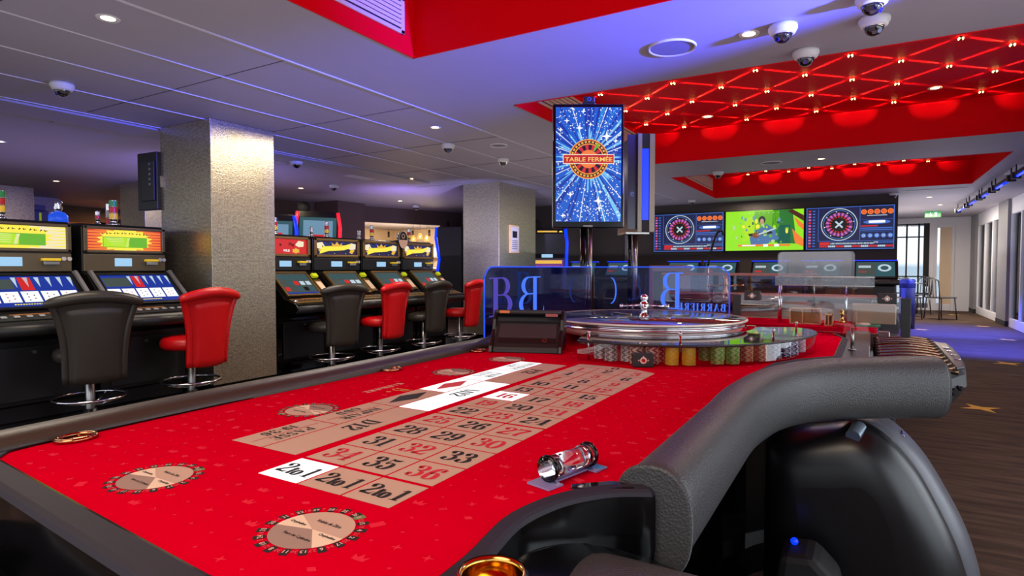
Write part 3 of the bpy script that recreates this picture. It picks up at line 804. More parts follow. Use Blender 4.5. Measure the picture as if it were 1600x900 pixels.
# little twin-tipped fittings whose beams cross the coffer ceilings
def beam_proto():
    t = empty('beam_fitting', (0, 0, 0), 0, 'small twin-tipped light fitting', 'light fitting')
    b = MB(); b.lathe([(0.0001, -0.024), (0.010, -0.024), (0.012, -0.018), (0.012, 0)], n=12); b.build('stub', M['matt_black'], t)
    for k in range(4):
        a = pi / 4 + k * pi / 2
        b = MB(); b.sphere((0.0155 * cos(a), 0.0155 * sin(a), -0.016), 0.0065, 8, 6); b.build('light_tip', M['led_tip'], t)
    return t
bp_ = beam_proto()
beam_light = bpy.data.lights.new('beam', 'SPOT')
beam_light.energy = 42; beam_light.color = (1, 0.50, 0.22); beam_light.shadow_soft_size = 0.003; beam_light.spot_size = radians(13); beam_light.spot_blend = 1.0
beam_wide = bpy.data.lights.new('beam_wide', 'SPOT')
beam_wide.energy = 3.6; beam_wide.color = (1, 0.55, 0.3); beam_wide.shadow_soft_size = 0.004; beam_wide.spot_size = radians(46); beam_wide.spot_blend = 1.0
first = True
def beam(x, y, z, label, group):
    global first
    if first: o = bp_; first = False
    else: o = dup(bp_)
    o.location = (x, y, z); o['label'] = label; o['group'] = group
    if 6.85 < y < 6.95 or y > 10.9:
        for a in (pi / 4, 3 * pi / 4):
            l = bpy.data.objects.new('beam_wide', beam_wide); COL.objects.link(l); l.location = (x + 0.026 * cos(a), y + 0.026 * sin(a), z - 0.016); l.rotation_euler = Vector((cos(a), sin(a), -0.04)).to_track_quat('-Z', 'Y').to_euler()
    for k in range(4):
        a = pi / 4 + k * pi / 2
        l = bpy.data.objects.new('beam', beam_light); COL.objects.link(l)
        l.location = (x + 0.026 * cos(a), y + 0.026 * sin(a), z - 0.011)
        l.rotation_euler = Vector((cos(a), sin(a), 0.085)).to_track_quat('-Z', 'Y').to_euler()
ORDW = ['first', 'second', 'third', 'fourth', 'fifth', 'sixth', 'seventh', 'eighth', 'ninth', 'tenth', 'eleventh', 'twelfth', 'thirteenth', 'fourteenth', 'fifteenth', 'sixteenth']
for j in range(0, 6):
    cnt_ = 0
    for i in range(-1, 10):
        if (i + j) % 2:
            x = -1.79 + 0.334 * i; y = 5.21 + 0.334 * j
            if x < -2.2 or x > 1.25: continue
            if hypot(x + 1.463, y - 6.582) < 0.12 or hypot(x - 0.513, y - 6.569) < 0.12: continue
            beam(x, y, RZ - 0.006, 'gold twin-tipped fitting in the crossed-beam coffer, %s row back, %s from the grille' % (ORDW[j], ORDW[cnt_]), 'crossed-beam fittings in the second coffer')
            cnt_ += 1
for i in range(9):
    beam(-1.115 + 0.3175 * (i - 2), 10.93 if i % 2 == 0 else 10.68, RZ - 0.006, 'tiny twin-tipped fitting in the farthest red coffer, %s from its grille' % ORDW[i], 'crossed-beam fittings in the third coffer')

# blue light bars along the glass wall
barp = None
for k, (y0, y1) in enumerate(((13.6, 14.7), (12.2, 13.2), (11.1, 11.9), (9.75, 10.75), (8.3, 9.4), (6.8, 7.9))):
    L = y1 - y0
    t = empty('blue_light_bar', (1.57, (y0 + y1) / 2, 2.2), 0, ['blue light bar under the ceiling, farthest along the glass wall', 'second blue light bar from the far end of the glass wall', 'third blue light bar from the far end of the glass wall', 'blue light bar fourth from the far end, beside the grey column', 'blue light bar entering the frame edge under the ceiling', 'blue light bar nearest the table aisle'][k], 'light bar', 'blue light bars along the glass wall')
    b = MB(); b.b2((-0.03, -L / 2, 0.0), (0.03, L / 2, 0.03)); b.build('housing', M['matt_black'], t, bevel=0.004)
    b = MB(); b.cyl((0, -L / 2 + 0.04, -0.012), (0, L / 2 - 0.04, -0.012), 0.017, n=12); b.build('light_tube', M['neon_blue'], t)
    for s_ in (-1, 1):
        b = MB(); b.box((0.0, s_ * (L / 2 + 0.03), 0.0), (0.09, 0.07, 0.08)); b.cyl((0, s_ * (L / 2 + 0.03), 0.04), (0, s_ * (L / 2 + 0.03), 0.134), 0.008, n=8); b.build('bracket', M['black'], t)

# exit sign
t = empty('exit_sign', (1.28, 16.2, 2.19), 0, 'green running-man exit sign hanging at the end of the aisle', 'exit sign')
b = MB(); b.b2((-0.15, -0.015, 0), (0.15, 0.015, 0.13)); b.build('sign_box', M['exit_green'], t, bevel=0.003)
S = Sheet((0, -0.0155, 0.065), (1, 0, 0), (0, 0, 1), 0.001).m(glow('exit_pictogram', (230, 255, 235), 1.2))
S.disc(-0.045, 0.035, 0.010, n=10); S.line([(-0.05, 0.02), (-0.03, -0.01), (-0.05, -0.045)], 0.014); S.line([(-0.035, -0.01), (-0.01, -0.03)], 0.012); S.line([(-0.07, 0.0), (-0.045, 0.018), (-0.015, 0.005)], 0.010)
S.rect(0.03, -0.045, 0.075, 0.045); S.poly([(-0.13, 0), (-0.105, 0.025), (-0.105, -0.025)]); S.rect(-0.105, -0.008, -0.085, 0.008)
S.build2('pictogram', t)
b = MB(); b.cyl((-0.1, 0, 0.13), (-0.1, 0, CZ - 2.19), 0.004, n=6); b.cyl((0.1, 0, 0.13), (0.1, 0, CZ - 2.19), 0.004, n=6); b.build('hanger', M['steel'], t)

# framed notice on the middle pillar
t = empty('framed_notice', (-4.597, 7.86, 1.30), 0, 'small framed notice hanging on the middle silver pillar', 'notice')
b = MB(); b.b2((0, -0.14, 0), (0.016, 0.14, 0.42)); b.build('frame', M['light_wood'], t, bevel=0.003)
S = Sheet((0.0165, 0, 0.21), (0, 1, 0), (0, 0, 1), 0.0008); S.m(M['white_plastic']).rect(-0.12, -0.19, 0.12, 0.19); S.L = 2; S.m(M['ink']).rect(-0.07, 0.02, 0.07, 0.12)
for k in range(5): S.rect(-0.08, -0.03 - k * 0.03, 0.08, -0.022 - k * 0.03)
S.build2('sheet', t)

# ================================================================== SLOT MACHINES
A = {}
A['screen_dark'] = glow('screen_navy', (26, 34, 84), 0.7)
A['blue'] = glow('screen_blue', (30, 60, 170), 0.8)
A['midblue'] = glow('screen_midblue', (70, 120, 220), 0.8)
A['pale'] = glow('screen_pale', (205, 225, 240), 0.85)
A['red'] = glow('screen_red', (225, 40, 40), 0.85)
A['pink'] = glow('screen_pink', (222, 120, 190), 0.8)
A['orange'] = glow('screen_orange', (250, 130, 50), 0.95)
A['yellow'] = glow('screen_yellow', (250, 232, 70), 1.05)
A['gold'] = glow('screen_gold', (240, 186, 60), 0.95)
A['cream'] = glow('screen_cream', (250, 236, 200), 0.95)
A['green'] = glow('screen_green', (110, 190, 40), 0.9)
A['lime'] = glow('screen_lime', (180, 230, 30), 1.0)
A['grey'] = glow('screen_grey', (90, 104, 100), 0.55)
A['black'] = glow('screen_black', (12, 12, 18), 0.5)
A['white'] = glow('screen_white', (255, 255, 255), 1.0)
A['navy'] = glow('screen_deep_navy', (40, 36, 78), 0.7)
A['purple'] = glow('screen_purple', (110, 40, 140), 0.8)
A['teal'] = glow('screen_teal', (60, 110, 120), 0.6)
A['lcd_dim'] = glow('screen_soft_blue', (120, 160, 190), 0.8)
A['lcd'] = glow('small_display_light_blue', (160, 205, 240), 1.0)

def art_burst(S, w, h, base, ray, txt=None):
    S.L = 1; S.m(A[base]).rect(-w / 2, -h / 2, w / 2, h / 2)
    S.L = 2
    for i in range(14):
        y = -h / 2 + h * (i + 0.5) / 14
        if i % 2: S.m(A[ray]).poly([(-w / 2, y - h / 30), (-w * 0.25, y), (-w / 2, y + h / 30)]).poly([(w / 2, y - h / 30), (w / 2, y + h / 30), (w * 0.25, y)])
    S.L = 3; S.m(A['yellow']).star(0, 0, h * 0.62, 18, 0.82, sx=w / h * 0.62)
    S.L = 4; S.m(A['green']).rect(-w * 0.30, -h * 0.36, w * 0.30, h * 0.16)
    S.L = 5; S.m(A['lime']).rect(-w * 0.29, -h * 0.33, w * 0.05, h * 0.13)
    for i in range(5): S.m(A['cream']).rect(-w * (0.26 - 0.02 * i), h * (0.09 - 0.085 * i), -w * 0.02, h * (0.115 - 0.085 * i))
    S.m(A['cream']).poly([(w * 0.0, -h * 0.33), (w * 0.03, -h * 0.33), (w * 0.06, h * 0.13), (w * 0.03, h * 0.13)])
    S.L = 5
    S.m(M['ink'])
    for i in range(13):
        x = -w * 0.30 + w * 0.6 * i / 12; y = h * (0.30 + 0.05 * sin(i / 12 * pi))
        S.line([(x, y - h * 0.04), (x + w * 0.012 * (1 if i % 2 else -1), y + h * 0.04)], w * 0.009); S.line([(x, y), (x + w * 0.02, y)], w * 0.006)
def art_crown(S, w, h):
    S.L = 1; S.m(A['navy']).rect(-w / 2, -h / 2, w / 2, h / 2)
    S.L = 2
    for i in range(9): S.m(A['blue']).poly([(0, -h * 0.1), (w * 0.5 * cos(0.35 * i + 0.1), h * 0.5 * sin(0.35 * i + 0.1)), (w * 0.5 * cos(0.35 * i + 0.22), h * 0.5 * sin(0.35 * i + 0.22))])
    S.L = 3
    for sx_ in (-1, 1):
        S.m(A['cream']).poly([(sx_ * w * 0.27, h * 0.0), (sx_ * w * 0.35, h * 0.42), (sx_ * w * 0.48, h * 0.34), (sx_ * w * 0.47, -h * 0.04), (sx_ * w * 0.36, -h * 0.12)])
        S.m(A['gold']).poly([(sx_ * w * 0.36, -h * 0.02), (sx_ * w * 0.45, -h * 0.14), (sx_ * w * 0.38, -h * 0.42), (sx_ * w * 0.31, -h * 0.3)])
    S.L = 4; S.m(A['ink'] if 'ink' in A else M['ink']).poly([(-w * 0.36, h * 0.1), (-w * 0.345, h * 0.2), (-w * 0.325, h * 0.1), (-w * 0.345, h * 0.04)])
    S.L = 4
    top = [(-0.36, 0.10), (-0.2, 0.13), (0.0, 0.17), (0.2, 0.24), (0.36, 0.38)]
    bot = [(0.30, 0.0), (0.18, -0.13), (0.0, -0.18), (-0.2, -0.22), (-0.42, -0.44)]
    S.m(A['yellow']).poly([(x * w, y * h) for x, y in top + bot])
    S.L = 5; S.m(A['gold']).poly([(-w * 0.11, h * 0.10), (-w * 0.13, h * 0.40), (-w * 0.06, h * 0.24), (0, h * 0.47), (w * 0.06, h * 0.24), (w * 0.13, h * 0.42), (w * 0.11, h * 0.14)])
    S.L = 5
    for i in range(4): S.m(A['red' if i % 2 == 0 else 'white']).disc(-w * 0.2 + w * 0.14 * i, -h * 0.40, h * 0.03, n=8)
def art_wild(S, w, h):
    S.L = 1; S.m(A['red']).rect(-w / 2, -h / 2, w / 2, h / 2)
    S.L = 2; S.m(A['cream']).poly([(w * 0.22, h * 0.12), (w * 0.3, h * 0.42), (w * 0.43, h * 0.36), (w * 0.42, h * 0.02), (w * 0.3, -h * 0.02)])
    S.m(A['gold']).star(w * 0.24, -h * 0.28, h * 0.2, 6, 0.7, sx=1.8)
    S.L = 3; S.m(M['ink']).text('Play', w * 0.14, h * 0.12, h=h * 0.30, bold=0.03); S.text('e', -w * 0.12, h * 0.10, h=h * 0.18, bold=0.03)
    S.m(A['white']).text('WILD', w * 0.02, -h * 0.28, h=h * 0.16, bold=0.03)
def art_poker(S, w, h):
    """video poker: pay table above five dealt cards"""
    S.L = 1; S.m(A['blue']).rect(-w / 2, -h / 2, w / 2, h / 2)
    S.L = 2; S.m(A['grey']).rect(-w * 0.48, h * 0.08, -w * 0.12, h * 0.40); S.m(A['red']).rect(-w * 0.06, h * 0.04, w * 0.07, h * 0.46)
    S.m(A['pale'])
    for i in range(6):
        x = -w * 0.12 + w * 0.115 * i
        S.poly([(x, h * 0.46), (x + w * 0.05, h * 0.46), (x + w * 0.025, h * 0.12)])
    for i in range(5):
        x = -w * 0.40 + w * 0.20 * i
        S.L = 2; S.m(A['white']).rect(x - w * 0.088, -h * 0.34, x + w * 0.088, h * 0.0)
        S.L = 3; S.m(A['red'] if i in (0, 1, 4) else M['ink'])
        for k in range(5): S.star(x - w * 0.03 + w * 0.06 * (k % 2), -h * 0.08 - h * 0.05 * k, w * 0.012, 4, 0.6)
    S.L = 3; S.m(A['yellow'])
    for i in range(16): S.rect(-w * 0.2 + i * w * 0.026, -h * 0.42, -w * 0.182 + i * w * 0.026, -h * 0.39)
def art_reels(S, w, h):
    S.L = 1; S.m(A['grey']).rect(-w / 2, -h / 2, w / 2, h / 2)
    random.seed(5); S.L = 2
    for i in range(5):
        for j in range(3):
            x = -w * 0.38 + w * 0.19 * i; y = -h * 0.24 + h * 0.27 * j
            S.m(A[random.choice(['teal', 'pale', 'grey', 'black', 'red', 'teal'])]).rect(x - w * 0.07, y - h * 0.09, x + w * 0.07, y + h * 0.09)
    S.m(A['blue']).rect(-w * 0.48, -h * 0.48, w * 0.48, -h * 0.40)

def signal_light(parent, x, y, z, r=0.03, h=0.16, cols=('green', 'red', 'yellow')):
    c = {'green': M['sig_green'], 'red': M['sig_red'], 'yellow': M['sig_yellow'], 'chrome': M['chrome'], 'white': M['white_plastic']}
    b = MB(); b.lathe([(0.0001, 0), (r * 1.3, 0), (r * 1.3, 0.012), (r * 0.8, 0.02), (r * 0.8, 0.045)], (x, y, z), 20)
    n = len(cols); seg = (h - 0.045) / n
    mats_ = [M['chrome']] + [c[k] for k in cols[::-1]]
    for i in range(n):
        z0 = z + 0.045 + i * seg
        b.mat(0).lathe([(r * 0.8, 0), (r * 1.06, 0.001), (r * 1.06, 0.006), (r * 0.95, 0.007)], (x, y, z0), 20)
        b.mat(i + 1).lathe([(r * 0.97, 0.007), (r * 0.97, seg)], (x, y, z0), 20)
    b.mat(0).lathe([(r, 0), (r, 0.006), (0.0001, 0.014)], (x, y, z + h), 20)
    return b.build('signal_light', mats_, parent)
M['sig_green'] = mat('signal_green', (30, 130, 70), 0.25, emit=(20, 100, 60), es=0.25)
M['sig_red'] = mat('signal_red', (176, 24, 30), 0.25, emit=(150, 10, 20), es=0.25)
M['sig_yellow'] = mat('signal_yellow', (220, 180, 50), 0.25, emit=(190, 150, 30), es=0.3)

def slot_machine(y0, y1, style, label, group):
    w = y1 - y0; yc = (y0 + y1) / 2
    t = empty('slot_machine', (-5.75, yc, 0), 0, label, 'slot machine', group)
    h = w / 2
    # local x = world x + 5.75
    X = lambda x: x + 5.75
    # lower cabinet and console, drawn from the side
    b = MB()
    b.prism([(0, 0.02), (X(-4.98), 0.02), (X(-4.98), 0.13), (X(-4.94), 0.14), (X(-4.94), 0.58), (X(-4.78), 0.62), (X(-4.66), 0.655), (X(-4.635), 0.69), (X(-4.66), 0.725), (X(-4.83), 0.775), (X(-5.12), 1.03), (X(-5.2), 1.045), (0, 1.045)], -h, h, 'y')
    b.build('cabinet', M['black'] if style == 'poker' else M['gloss_black'], t, bevel=0.006)
    b = MB(); b.b2((X(-4.94), -h * 0.8, 0.17), (X(-4.925), h * 0.8, 0.54)); dr = b.build('cabinet_door', M['satin_black'], t, bevel=0.004)
    b = MB(); b.b2((X(-4.925), h * 0.45, 0.47), (X(-4.91), h * 0.62, 0.52)); b.cyl((X(-4.925), 0, 0.5), (X(-4.905), 0, 0.5), 0.012); b.build('lock_plate', M['steel'], dr)
    # top box
    b = MB(); b.prism([(0, 1.045), (X(-5.2), 1.045), (X(-5.2), 1.395), (X(-5.24), 1.425), (0, 1.425)], -h * 0.985, h * 0.985, 'y'); b.build('top_box', M['black'], t, bevel=0.008)
    fm = M['bronze'] if style == 'poker' else M['gold']
    mz0, mz1 = (1.195, 1.405)
    b = MB(); f = 0.030 if style == 'poker' else 0.036; x0, x1 = X(-5.2), X(-5.175); hw = h * 0.965
    b.b2((x0, -hw, mz0), (x1, hw, mz0 + f * 0.8)); b.b2((x0, -hw, mz1 - f * 0.8), (x1, hw, mz1)); b.b2((x0, -hw, mz0), (x1, -hw + f, mz1)); b.b2((x0, hw - f, mz0), (x1, hw, mz1))
    b.build('marquee_frame', fm, t, bevel=0.006)
    gw, gh = 2 * (hw - f), mz1 - mz0 - f * 1.6
    S = Sheet((X(-5.197), 0, (mz0 + mz1) / 2), (0, 1, 0), (0, 0, 1), 0.0006)
    if style == 'poker': art_burst(S, gw, gh, 'orange' if 'orange' in label else 'cream', 'red' if 'orange' in label else 'yellow')
    elif style == 'crown': art_crown(S, gw, gh)
    else: art_wild(S, gw, gh)
    S.build2('marquee_picture', t)
    # belly panel with note reader, small display and lamps
    b = MB(); b.b2((X(-5.2), -hw, 1.05), (X(-5.183), hw, 1.185)); pn = b.build('front_panel', M['bronze'] if style == 'poker' else M['black'], t, bevel=0.004)
    b = MB(); b.b2((X(-5.183), -h * 0.28, 1.09), (X(-5.178), h * 0.18, 1.15) if style != 'poker' else (X(-5.178), h * 0.12, 1.155)); b.build('display', A['lcd'], pn, bevel=0.002)
    b = MB(); b.b2((X(-5.183), h * 0.44, 1.10), (X(-5.15), h * 0.72, 1.125)); b.mat(1).b2((X(-5.183), h * 0.42, 1.13), (X(-5.145), h * 0.74, 1.148)); b.build('note_reader', [M['steel'], M['reader_yellow']], pn, bevel=0.003)
    b = MB()
    for q in (0.82, 0.92): b.cyl((X(-5.183), h * q, 1.145), (X(-5.172), h * q, 1.145), 0.015, n=14)
    b.build('round_lamps', M['white_plastic'], pn)
    # sloping game screen
    p0 = Vector((X(-4.85), 0, 0.800)); p1 = Vector((X(-5.10), 0, 1.020))
    d = (p1 - p0); L = d.length; d.normalize(); n = Vector((d.z, 0, -d.x))
    if n.x < 0: n = -n
    c = (p0 + p1) / 2
    off = 0 if style == 'poker' else -h * 0.16
    sw = w * (0.80 if style == 'poker' else 0.62)
    T = Matrix.Translation(c + n * 0.004 + Vector((0, off, 0))) @ Matrix((( 0, d.x, n.x, 0), (1, 0, 0, 0), (0, d.z, n.z, 0), (0, 0, 0, 1)))
    b = MB(); b.T = T
    sh = L * 0.94
    bz = 0.022
    for (ax, ay, bx_, by_) in ((-sw / 2 - bz, -sh / 2 - bz, sw / 2 + bz, -sh / 2), (-sw / 2 - bz, sh / 2, sw / 2 + bz, sh / 2 + bz), (-sw / 2 - bz, -sh / 2, -sw / 2, sh / 2), (sw / 2, -sh / 2, sw / 2 + bz, sh / 2)):
        b.b2((ax, ay, -0.01), (bx_, by_, 0.014))
    b.build('screen_frame', M['black'] if style == 'poker' else M['gold'], t, bevel=0.003)
    S = Sheet(c + n * 0.006 + Vector((0, off, 0)), (0, 1, 0), d, 0.0006)
    (art_poker if style == 'poker' else art_reels)(S, sw, sh)
    S.build2('game_screen', t)
    if style != 'poker':
        b = MB(); b.T = T
        ox = sw / 2 + 0.085
        b.b2((ox - 0.045, -sh / 2, -0.01), (ox + 0.045, sh * 0.16, 0.010)); b.mat(1).b2((ox - 0.035, -sh * 0.40, 0.010), (ox + 0.035, sh * 0.05, 0.012))
        b.build('side_panel', [M['gold'], M['tan_light']], t, bevel=0.002)
        b = MB(); b.T = T
        b.b2((ox - 0.03, sh * 0.26, 0), (ox + 0.04, sh * 0.42, 0.03)); b.build('card_reader', M['reader_lime'], t, bevel=0.002)
    else:
        b = MB()
        for s_ in (1,): b.prism([(X(-4.80), 0.79), (X(-4.78), 0.80), (X(-5.10), 1.06), (X(-5.14), 1.05)], s_ * h * 0.93 - 0.012, s_ * h * 0.93 + 0.012, 'y')
        b.build('side_rail', M['grey_paint'], t, bevel=0.003)
        b = MB(); b.prism([(X(-4.80), 0.79), (X(-4.78), 0.80), (X(-5.10), 1.06), (X(-5.14), 1.05)], -h * 0.93 - 0.012, -h * 0.93 + 0.012, 'y'); b.build('side_rail', M['grey_paint'], t, bevel=0.003)
    # button deck
    q0 = Vector((X(-4.67), 0, 0.728)); q1 = Vector((X(-4.82), 0, 0.773)); d2 = (q1 - q0).normalized(); n2 = Vector((-d2.z * -1, 0, 0))
    n2 = Vector((d2.z, 0, -d2.x)); n2 = n2 if n2.z > 0 else -n2
    T2 = Matrix.Translation((q0 + q1) / 2 + n2 * 0.003) @ Matrix(((0, d2.x, n2.x, 0), (1, 0, 0, 0), (0, d2.z, n2.z, 0), (0, 0, 0, 1)))
    b = MB(); b.T = T2; b.b2((-h * 0.9, -0.06, -0.004), (h * 0.9, 0.06, 0.004)); dk = b.build('button_deck', M['satin_black'] if style == 'poker' else M['gold'], t, bevel=0.003)
    for i in range(7):
        b = MB(); b.T = T2
        x = -h * 0.62 + i * h * 0.19
        b.b2((x - 0.016, -0.02, 0.004), (x + 0.016, 0.008, 0.013)); b.build('button', M['button_pale'] if style == 'poker' else M['steel'], dk, bevel=0.003)
    b = MB(); b.T = T2; b.sphere((-h * 0.82, -0.005, 0.004), 0.024, 16, 6, 0, 1, (1, 1, 0.6)); b.build('round_button', glow('blue_button', (70, 130, 255), 1.4) if style == 'poker' else M['chrome'], dk)
    b = MB(); b.T = T2; b.b2((-h * 0.5, 0.03, 0.004), (h * 0.2, 0.046, 0.007)); b.build('deck_strip', M['deck_strip'], dk)
    # armrest lip
    b = MB(); b.tube([(X(-4.655), -h * 0.98, 0.675), (X(-4.655), h * 0.98, 0.675)], 0.026, 12, ry=0.038); b.build('front_bolster', M['satin_black'], t)
    if style == 'poker':
        signal_light(t, X(-5.32), -h * 0.08, 1.425, 0.032, 0.20); signal_light(t, X(-5.42), -h * 0.30, 1.425, 0.018, 0.11, ('chrome', 'red'))
    else:
        signal_light(t, X(-5.32), -h * 0.10, 1.425, 0.026, 0.17, ('chrome', 'red', 'yellow')); signal_light(t, X(-5.36), -h * 0.62, 1.425, 0.022, 0.10, ('white', 'chrome', 'white'))
    return t
M['reader_yellow'] = mat('reader_mouth_yellow', (230, 200, 50), 0.4, emit=(230, 190, 30), es=0.35)
M['reader_lime'] = mat('card_reader_lime', (196, 206, 30), 0.4, emit=(180, 200, 20), es=0.35)
M['button_pale'] = mat('pale_button', (170, 172, 178), 0.4)
M['deck_strip'] = mat('orange_deck_strip', (170, 110, 60), 0.5)
GP = 'slot machines in the row beside the near pillar'
slot_machine(1.50, 2.232, 'poker', 'bronze video poker machine cut by the frame edge, cream and yellow lit top', GP)
slot_machine(2.288, 2.936, 'poker', 'bronze video poker machine with orange rayed top picture, against the near silver pillar', GP)
GC = 'slot machines in the row beyond the near pillar'
slot_machine(3.86, 4.499, 'wild', 'gold framed slot machine with red PLAY WILD picture, half behind the silver pillar', GC)
slot_machine(4.529, 5.235, 'crown', 'gold framed crown slot machine nearest the silver pillar, right of the red-topped one', GC)
slot_machine(5.266, 5.953, 'crown', 'gold framed crown slot machine in the middle of the three alike', GC)
slot_machine(5.985, 6.65, 'crown', 'gold framed crown slot machine at the far end of the row', GC)

# oval sign standing between the last two crown machines
t = empty('oval_sign', (-5.162, 5.969, 1.426), 0, 'oval black and cream number sign perched between the last two crown machines', 'sign')
b = MB(); b.b2((-0.11, -0.05, 0), (0.0, 0.05, 0.006)); b.build('foot', M['black'], t)
b = MB(); b.T = Matrix.Translation((0, 0, 0.0)) @ Matrix.Diagonal((1, 1, 1.35, 1)); b.cyl((0, 0, 0.01), (0.014, 0, 0.01), 0.085, n=32); b.build('sign_plate', M['matt_black'], t)
S = Sheet((0.0145, 0, 0.0135), (0, 1, 0), (0, 0, 1), 0.0008); S.m(M['ink_cream']).ring(0, 0.045, 0.022, 0.03, n=20); S.poly([(0.078 * cos(a), 0.105 * sin(a) - 0.004) for a in [pi + pi * i / 16 for i in range(17)]]); S.m(M['white_plastic']).ring(0, 0, 0.080, 0.085, sy=1.35, n=32)
S.build2('sign_face', t)

# ================================================================== STOOLS
def stool(red):
    lm = M['leather_red'] if red else M['leather_stool']
    t = empty('casino_stool', (0, 0, 0), 0, 'stool', 'stool')
    # back: tall padded shell, waisted, flaring to a rolled top; sitter looks along -x
    def hw(v): return 0.175 + 0.012 * v + 0.075 * max(0, (v - 0.25) / 0.75) ** 2.2
    def zt(u, v): return 0.29 + 0.54 * v + (0.045 * (1 - u * u)) * v - 0.012 * (1 - u * u) * (1 - v)
    def surf(u, v, off):
        x = 0.20 + 0.045 * v + 0.05 * max(0, v - 0.78) / 0.22 * max(0, v - 0.78) - 0.05 * u * u
        return (x + off, u * hw(v), zt(u, v))
    b = MB(); nu, nv = 12, 16
    def closed(a, v):
        # ring round the shell: front face then back face
        return None
    vs = []; fs = []
    for j in range(nv + 1):
        v = j / nv
        ring = [surf(-1 + 2 * i / nu, v, -0.028 * (1 - (abs(-1 + 2 * i / nu)) ** 4)) for i in range(nu + 1)] + [surf(1 - 2 * i / nu, v, 0.028 * (1 - (abs(1 - 2 * i / nu)) ** 6 * 0.5) + 0.004) for i in range(nu + 1)]
        vs += ring
    k = 2 * (nu + 1)
    for j in range(nv):
        for i in range(k):
            fs.append((j * k + i, j * k + (i + 1) % k, (j + 1) * k + (i + 1) % k, (j + 1) * k + i))
    b.add(vs, fs, smooth=True); b.add(vs[:k], [list(range(k))[::-1]], smooth=False); b.add(vs[-k:], [list(range(k))], smooth=False)
    bk = b.build('backrest', lm, t)
    # raised welted panel on the outside of the back
    b = MB()
    def pan(i, j):
        u = -0.72 + 1.44 * i; v = 0.02 + 0.84 * j
        e = min(1, min(i, 1 - i) * 14) * min(1, min(j, 1 - j) * 14)
        return Vector(surf(u, v, 0.034 + 0.010 * e ** 0.5 - 0.004))
    b.grid(lambda i, j: pan(i, j), 28, 28); b.build('back_panel', lm, t)
    # rolled head
    pts = [Vector(surf(-1.04 + 2.08 * i / 16, 1.0, 0.022)) + Vector((0, 0, -0.012)) for i in range(17)]
    rr = [0.024 + 0.012 * sin(pi * i / 16) ** 0.5 if 0 < i < 16 else 0.018 for i in range(17)]
    b = MB(); b.tube(pts, rr, 14, ry=[r * 1.15 for r in rr]); b.build('head_roll', lm, t)
    for s_ in (-1, 1):
        b = MB(); b.tube([Vector(surf(s_ * 0.93, j / 12, 0.020)) for j in range(13)], 0.022, 10, up=(0, 1, 0)); b.build('side_welt', lm, t)
    # seat
    b = MB(); prof = [(0.0001, 0.515), (0.13, 0.513), (0.175, 0.505), (0.197, 0.485), (0.203, 0.455), (0.197, 0.425), (0.18, 0.41), (0.0001, 0.408)]
    b.T = Matrix.Translation((-0.03, 0, 0)); b.lathe(prof, n=40); b.build('seat', lm, t)
    b = MB(); b.b2((0.0, -0.05, 0.392), (0.225, 0.05, 0.408)); b.b2((0.19, -0.05, 0.30), (0.215, 0.05, 0.40)); b.build('back_bracket', M['black'], t, bevel=0.003)
    b = MB(); b.lathe([(0.03, 0.06), (0.03, 0.26), (0.024, 0.265), (0.024, 0.405)], n=20); b.build('column', M['steel'], t)
    # footring
    b = MB(); R = 0.215
    b.tube([(R * cos(2 * pi * i / 40), R * sin(2 * pi * i / 40), 0.155) for i in range(40)], 0.0105, 10, closed=True); fr = b.build('footring', M['chrome'], t)
    for k_ in range(3):
        a = 2 * pi * k_ / 3 + 0.4
        b = MB(); b.tube([(0.03 * cos(a), 0.03 * sin(a), 0.10), (0.12 * cos(a), 0.12 * sin(a), 0.115), (R * cos(a), R * sin(a), 0.150)], 0.007, 8); b.build('spoke', M['chrome'], fr)
    b = MB(); b.lathe([(0.0001, 0.0), (0.15, 0.0), (0.15, 0.012), (0.06, 0.02), (0.045, 0.04), (0.04, 0.075), (0.0001, 0.075)], n=32); b.build('base', M['black'], t)
    return t
sb, sr_ = stool(False), stool(True)
GS = 'leather stools facing the slot machines'
places = [(0, 2.08, -14, 'black leather stool nearest the frame edge, at the cream-lit poker machine'),
 (1, 2.81, 8, 'red leather stool between the black stool and the near silver pillar'),
 (0, 4.28, -8, 'black leather stool just past the near silver pillar'),
 (1, 4.98, 6, 'red leather stool between the two black stools beyond the pillar'),
 (0, 5.74, 2, 'black leather stool between the two red stools beyond the pillar'),
 (1, 6.50, 8, 'red leather stool half behind the blue glass divider')]
used = {0: False, 1: False}
bpy.context.view_layer.update()
for red, y, ang, lb in places:
    src = sr_ if red else sb
    o = src if not used[red] else dup(src)
    used[red] = True
    o.location = (-4.64, y, 0.0245); o.rotation_euler = (0, 0, radians(ang)); o['label'] = lb; o['group'] = GS

# monitor bracketed on the near pillar, seen from its back edge
t = empty('wall_monitor', (-5.62, 3.05, 1.60), radians(4), 'thin black monitor fixed high on the near silver pillar, seen from behind', 'monitor')
b = MB(); b.b2((-0.14, -0.03, 0), (0.14, 0.03, 0.52)); b.build('housing', M['black'], t, bevel=0.008)
b = MB(); b.b2((-0.07, -0.045, 0.08), (0.12, -0.03, 0.44)); hb = b.build('rear_cover', M['satin_black'], t, bevel=0.006)
for i in range(5):
    b = MB(); b.b2((0.05, -0.048, 0.22 + 0.045 * i), (0.075, -0.045, 0.24 + 0.045 * i)); b.build('port', M['steel'], hb)
b = MB(); b.b2((0.10, -0.01, 0.2), (0.16, 0.04, 0.3)); b.build('bracket', M['steel'], t)

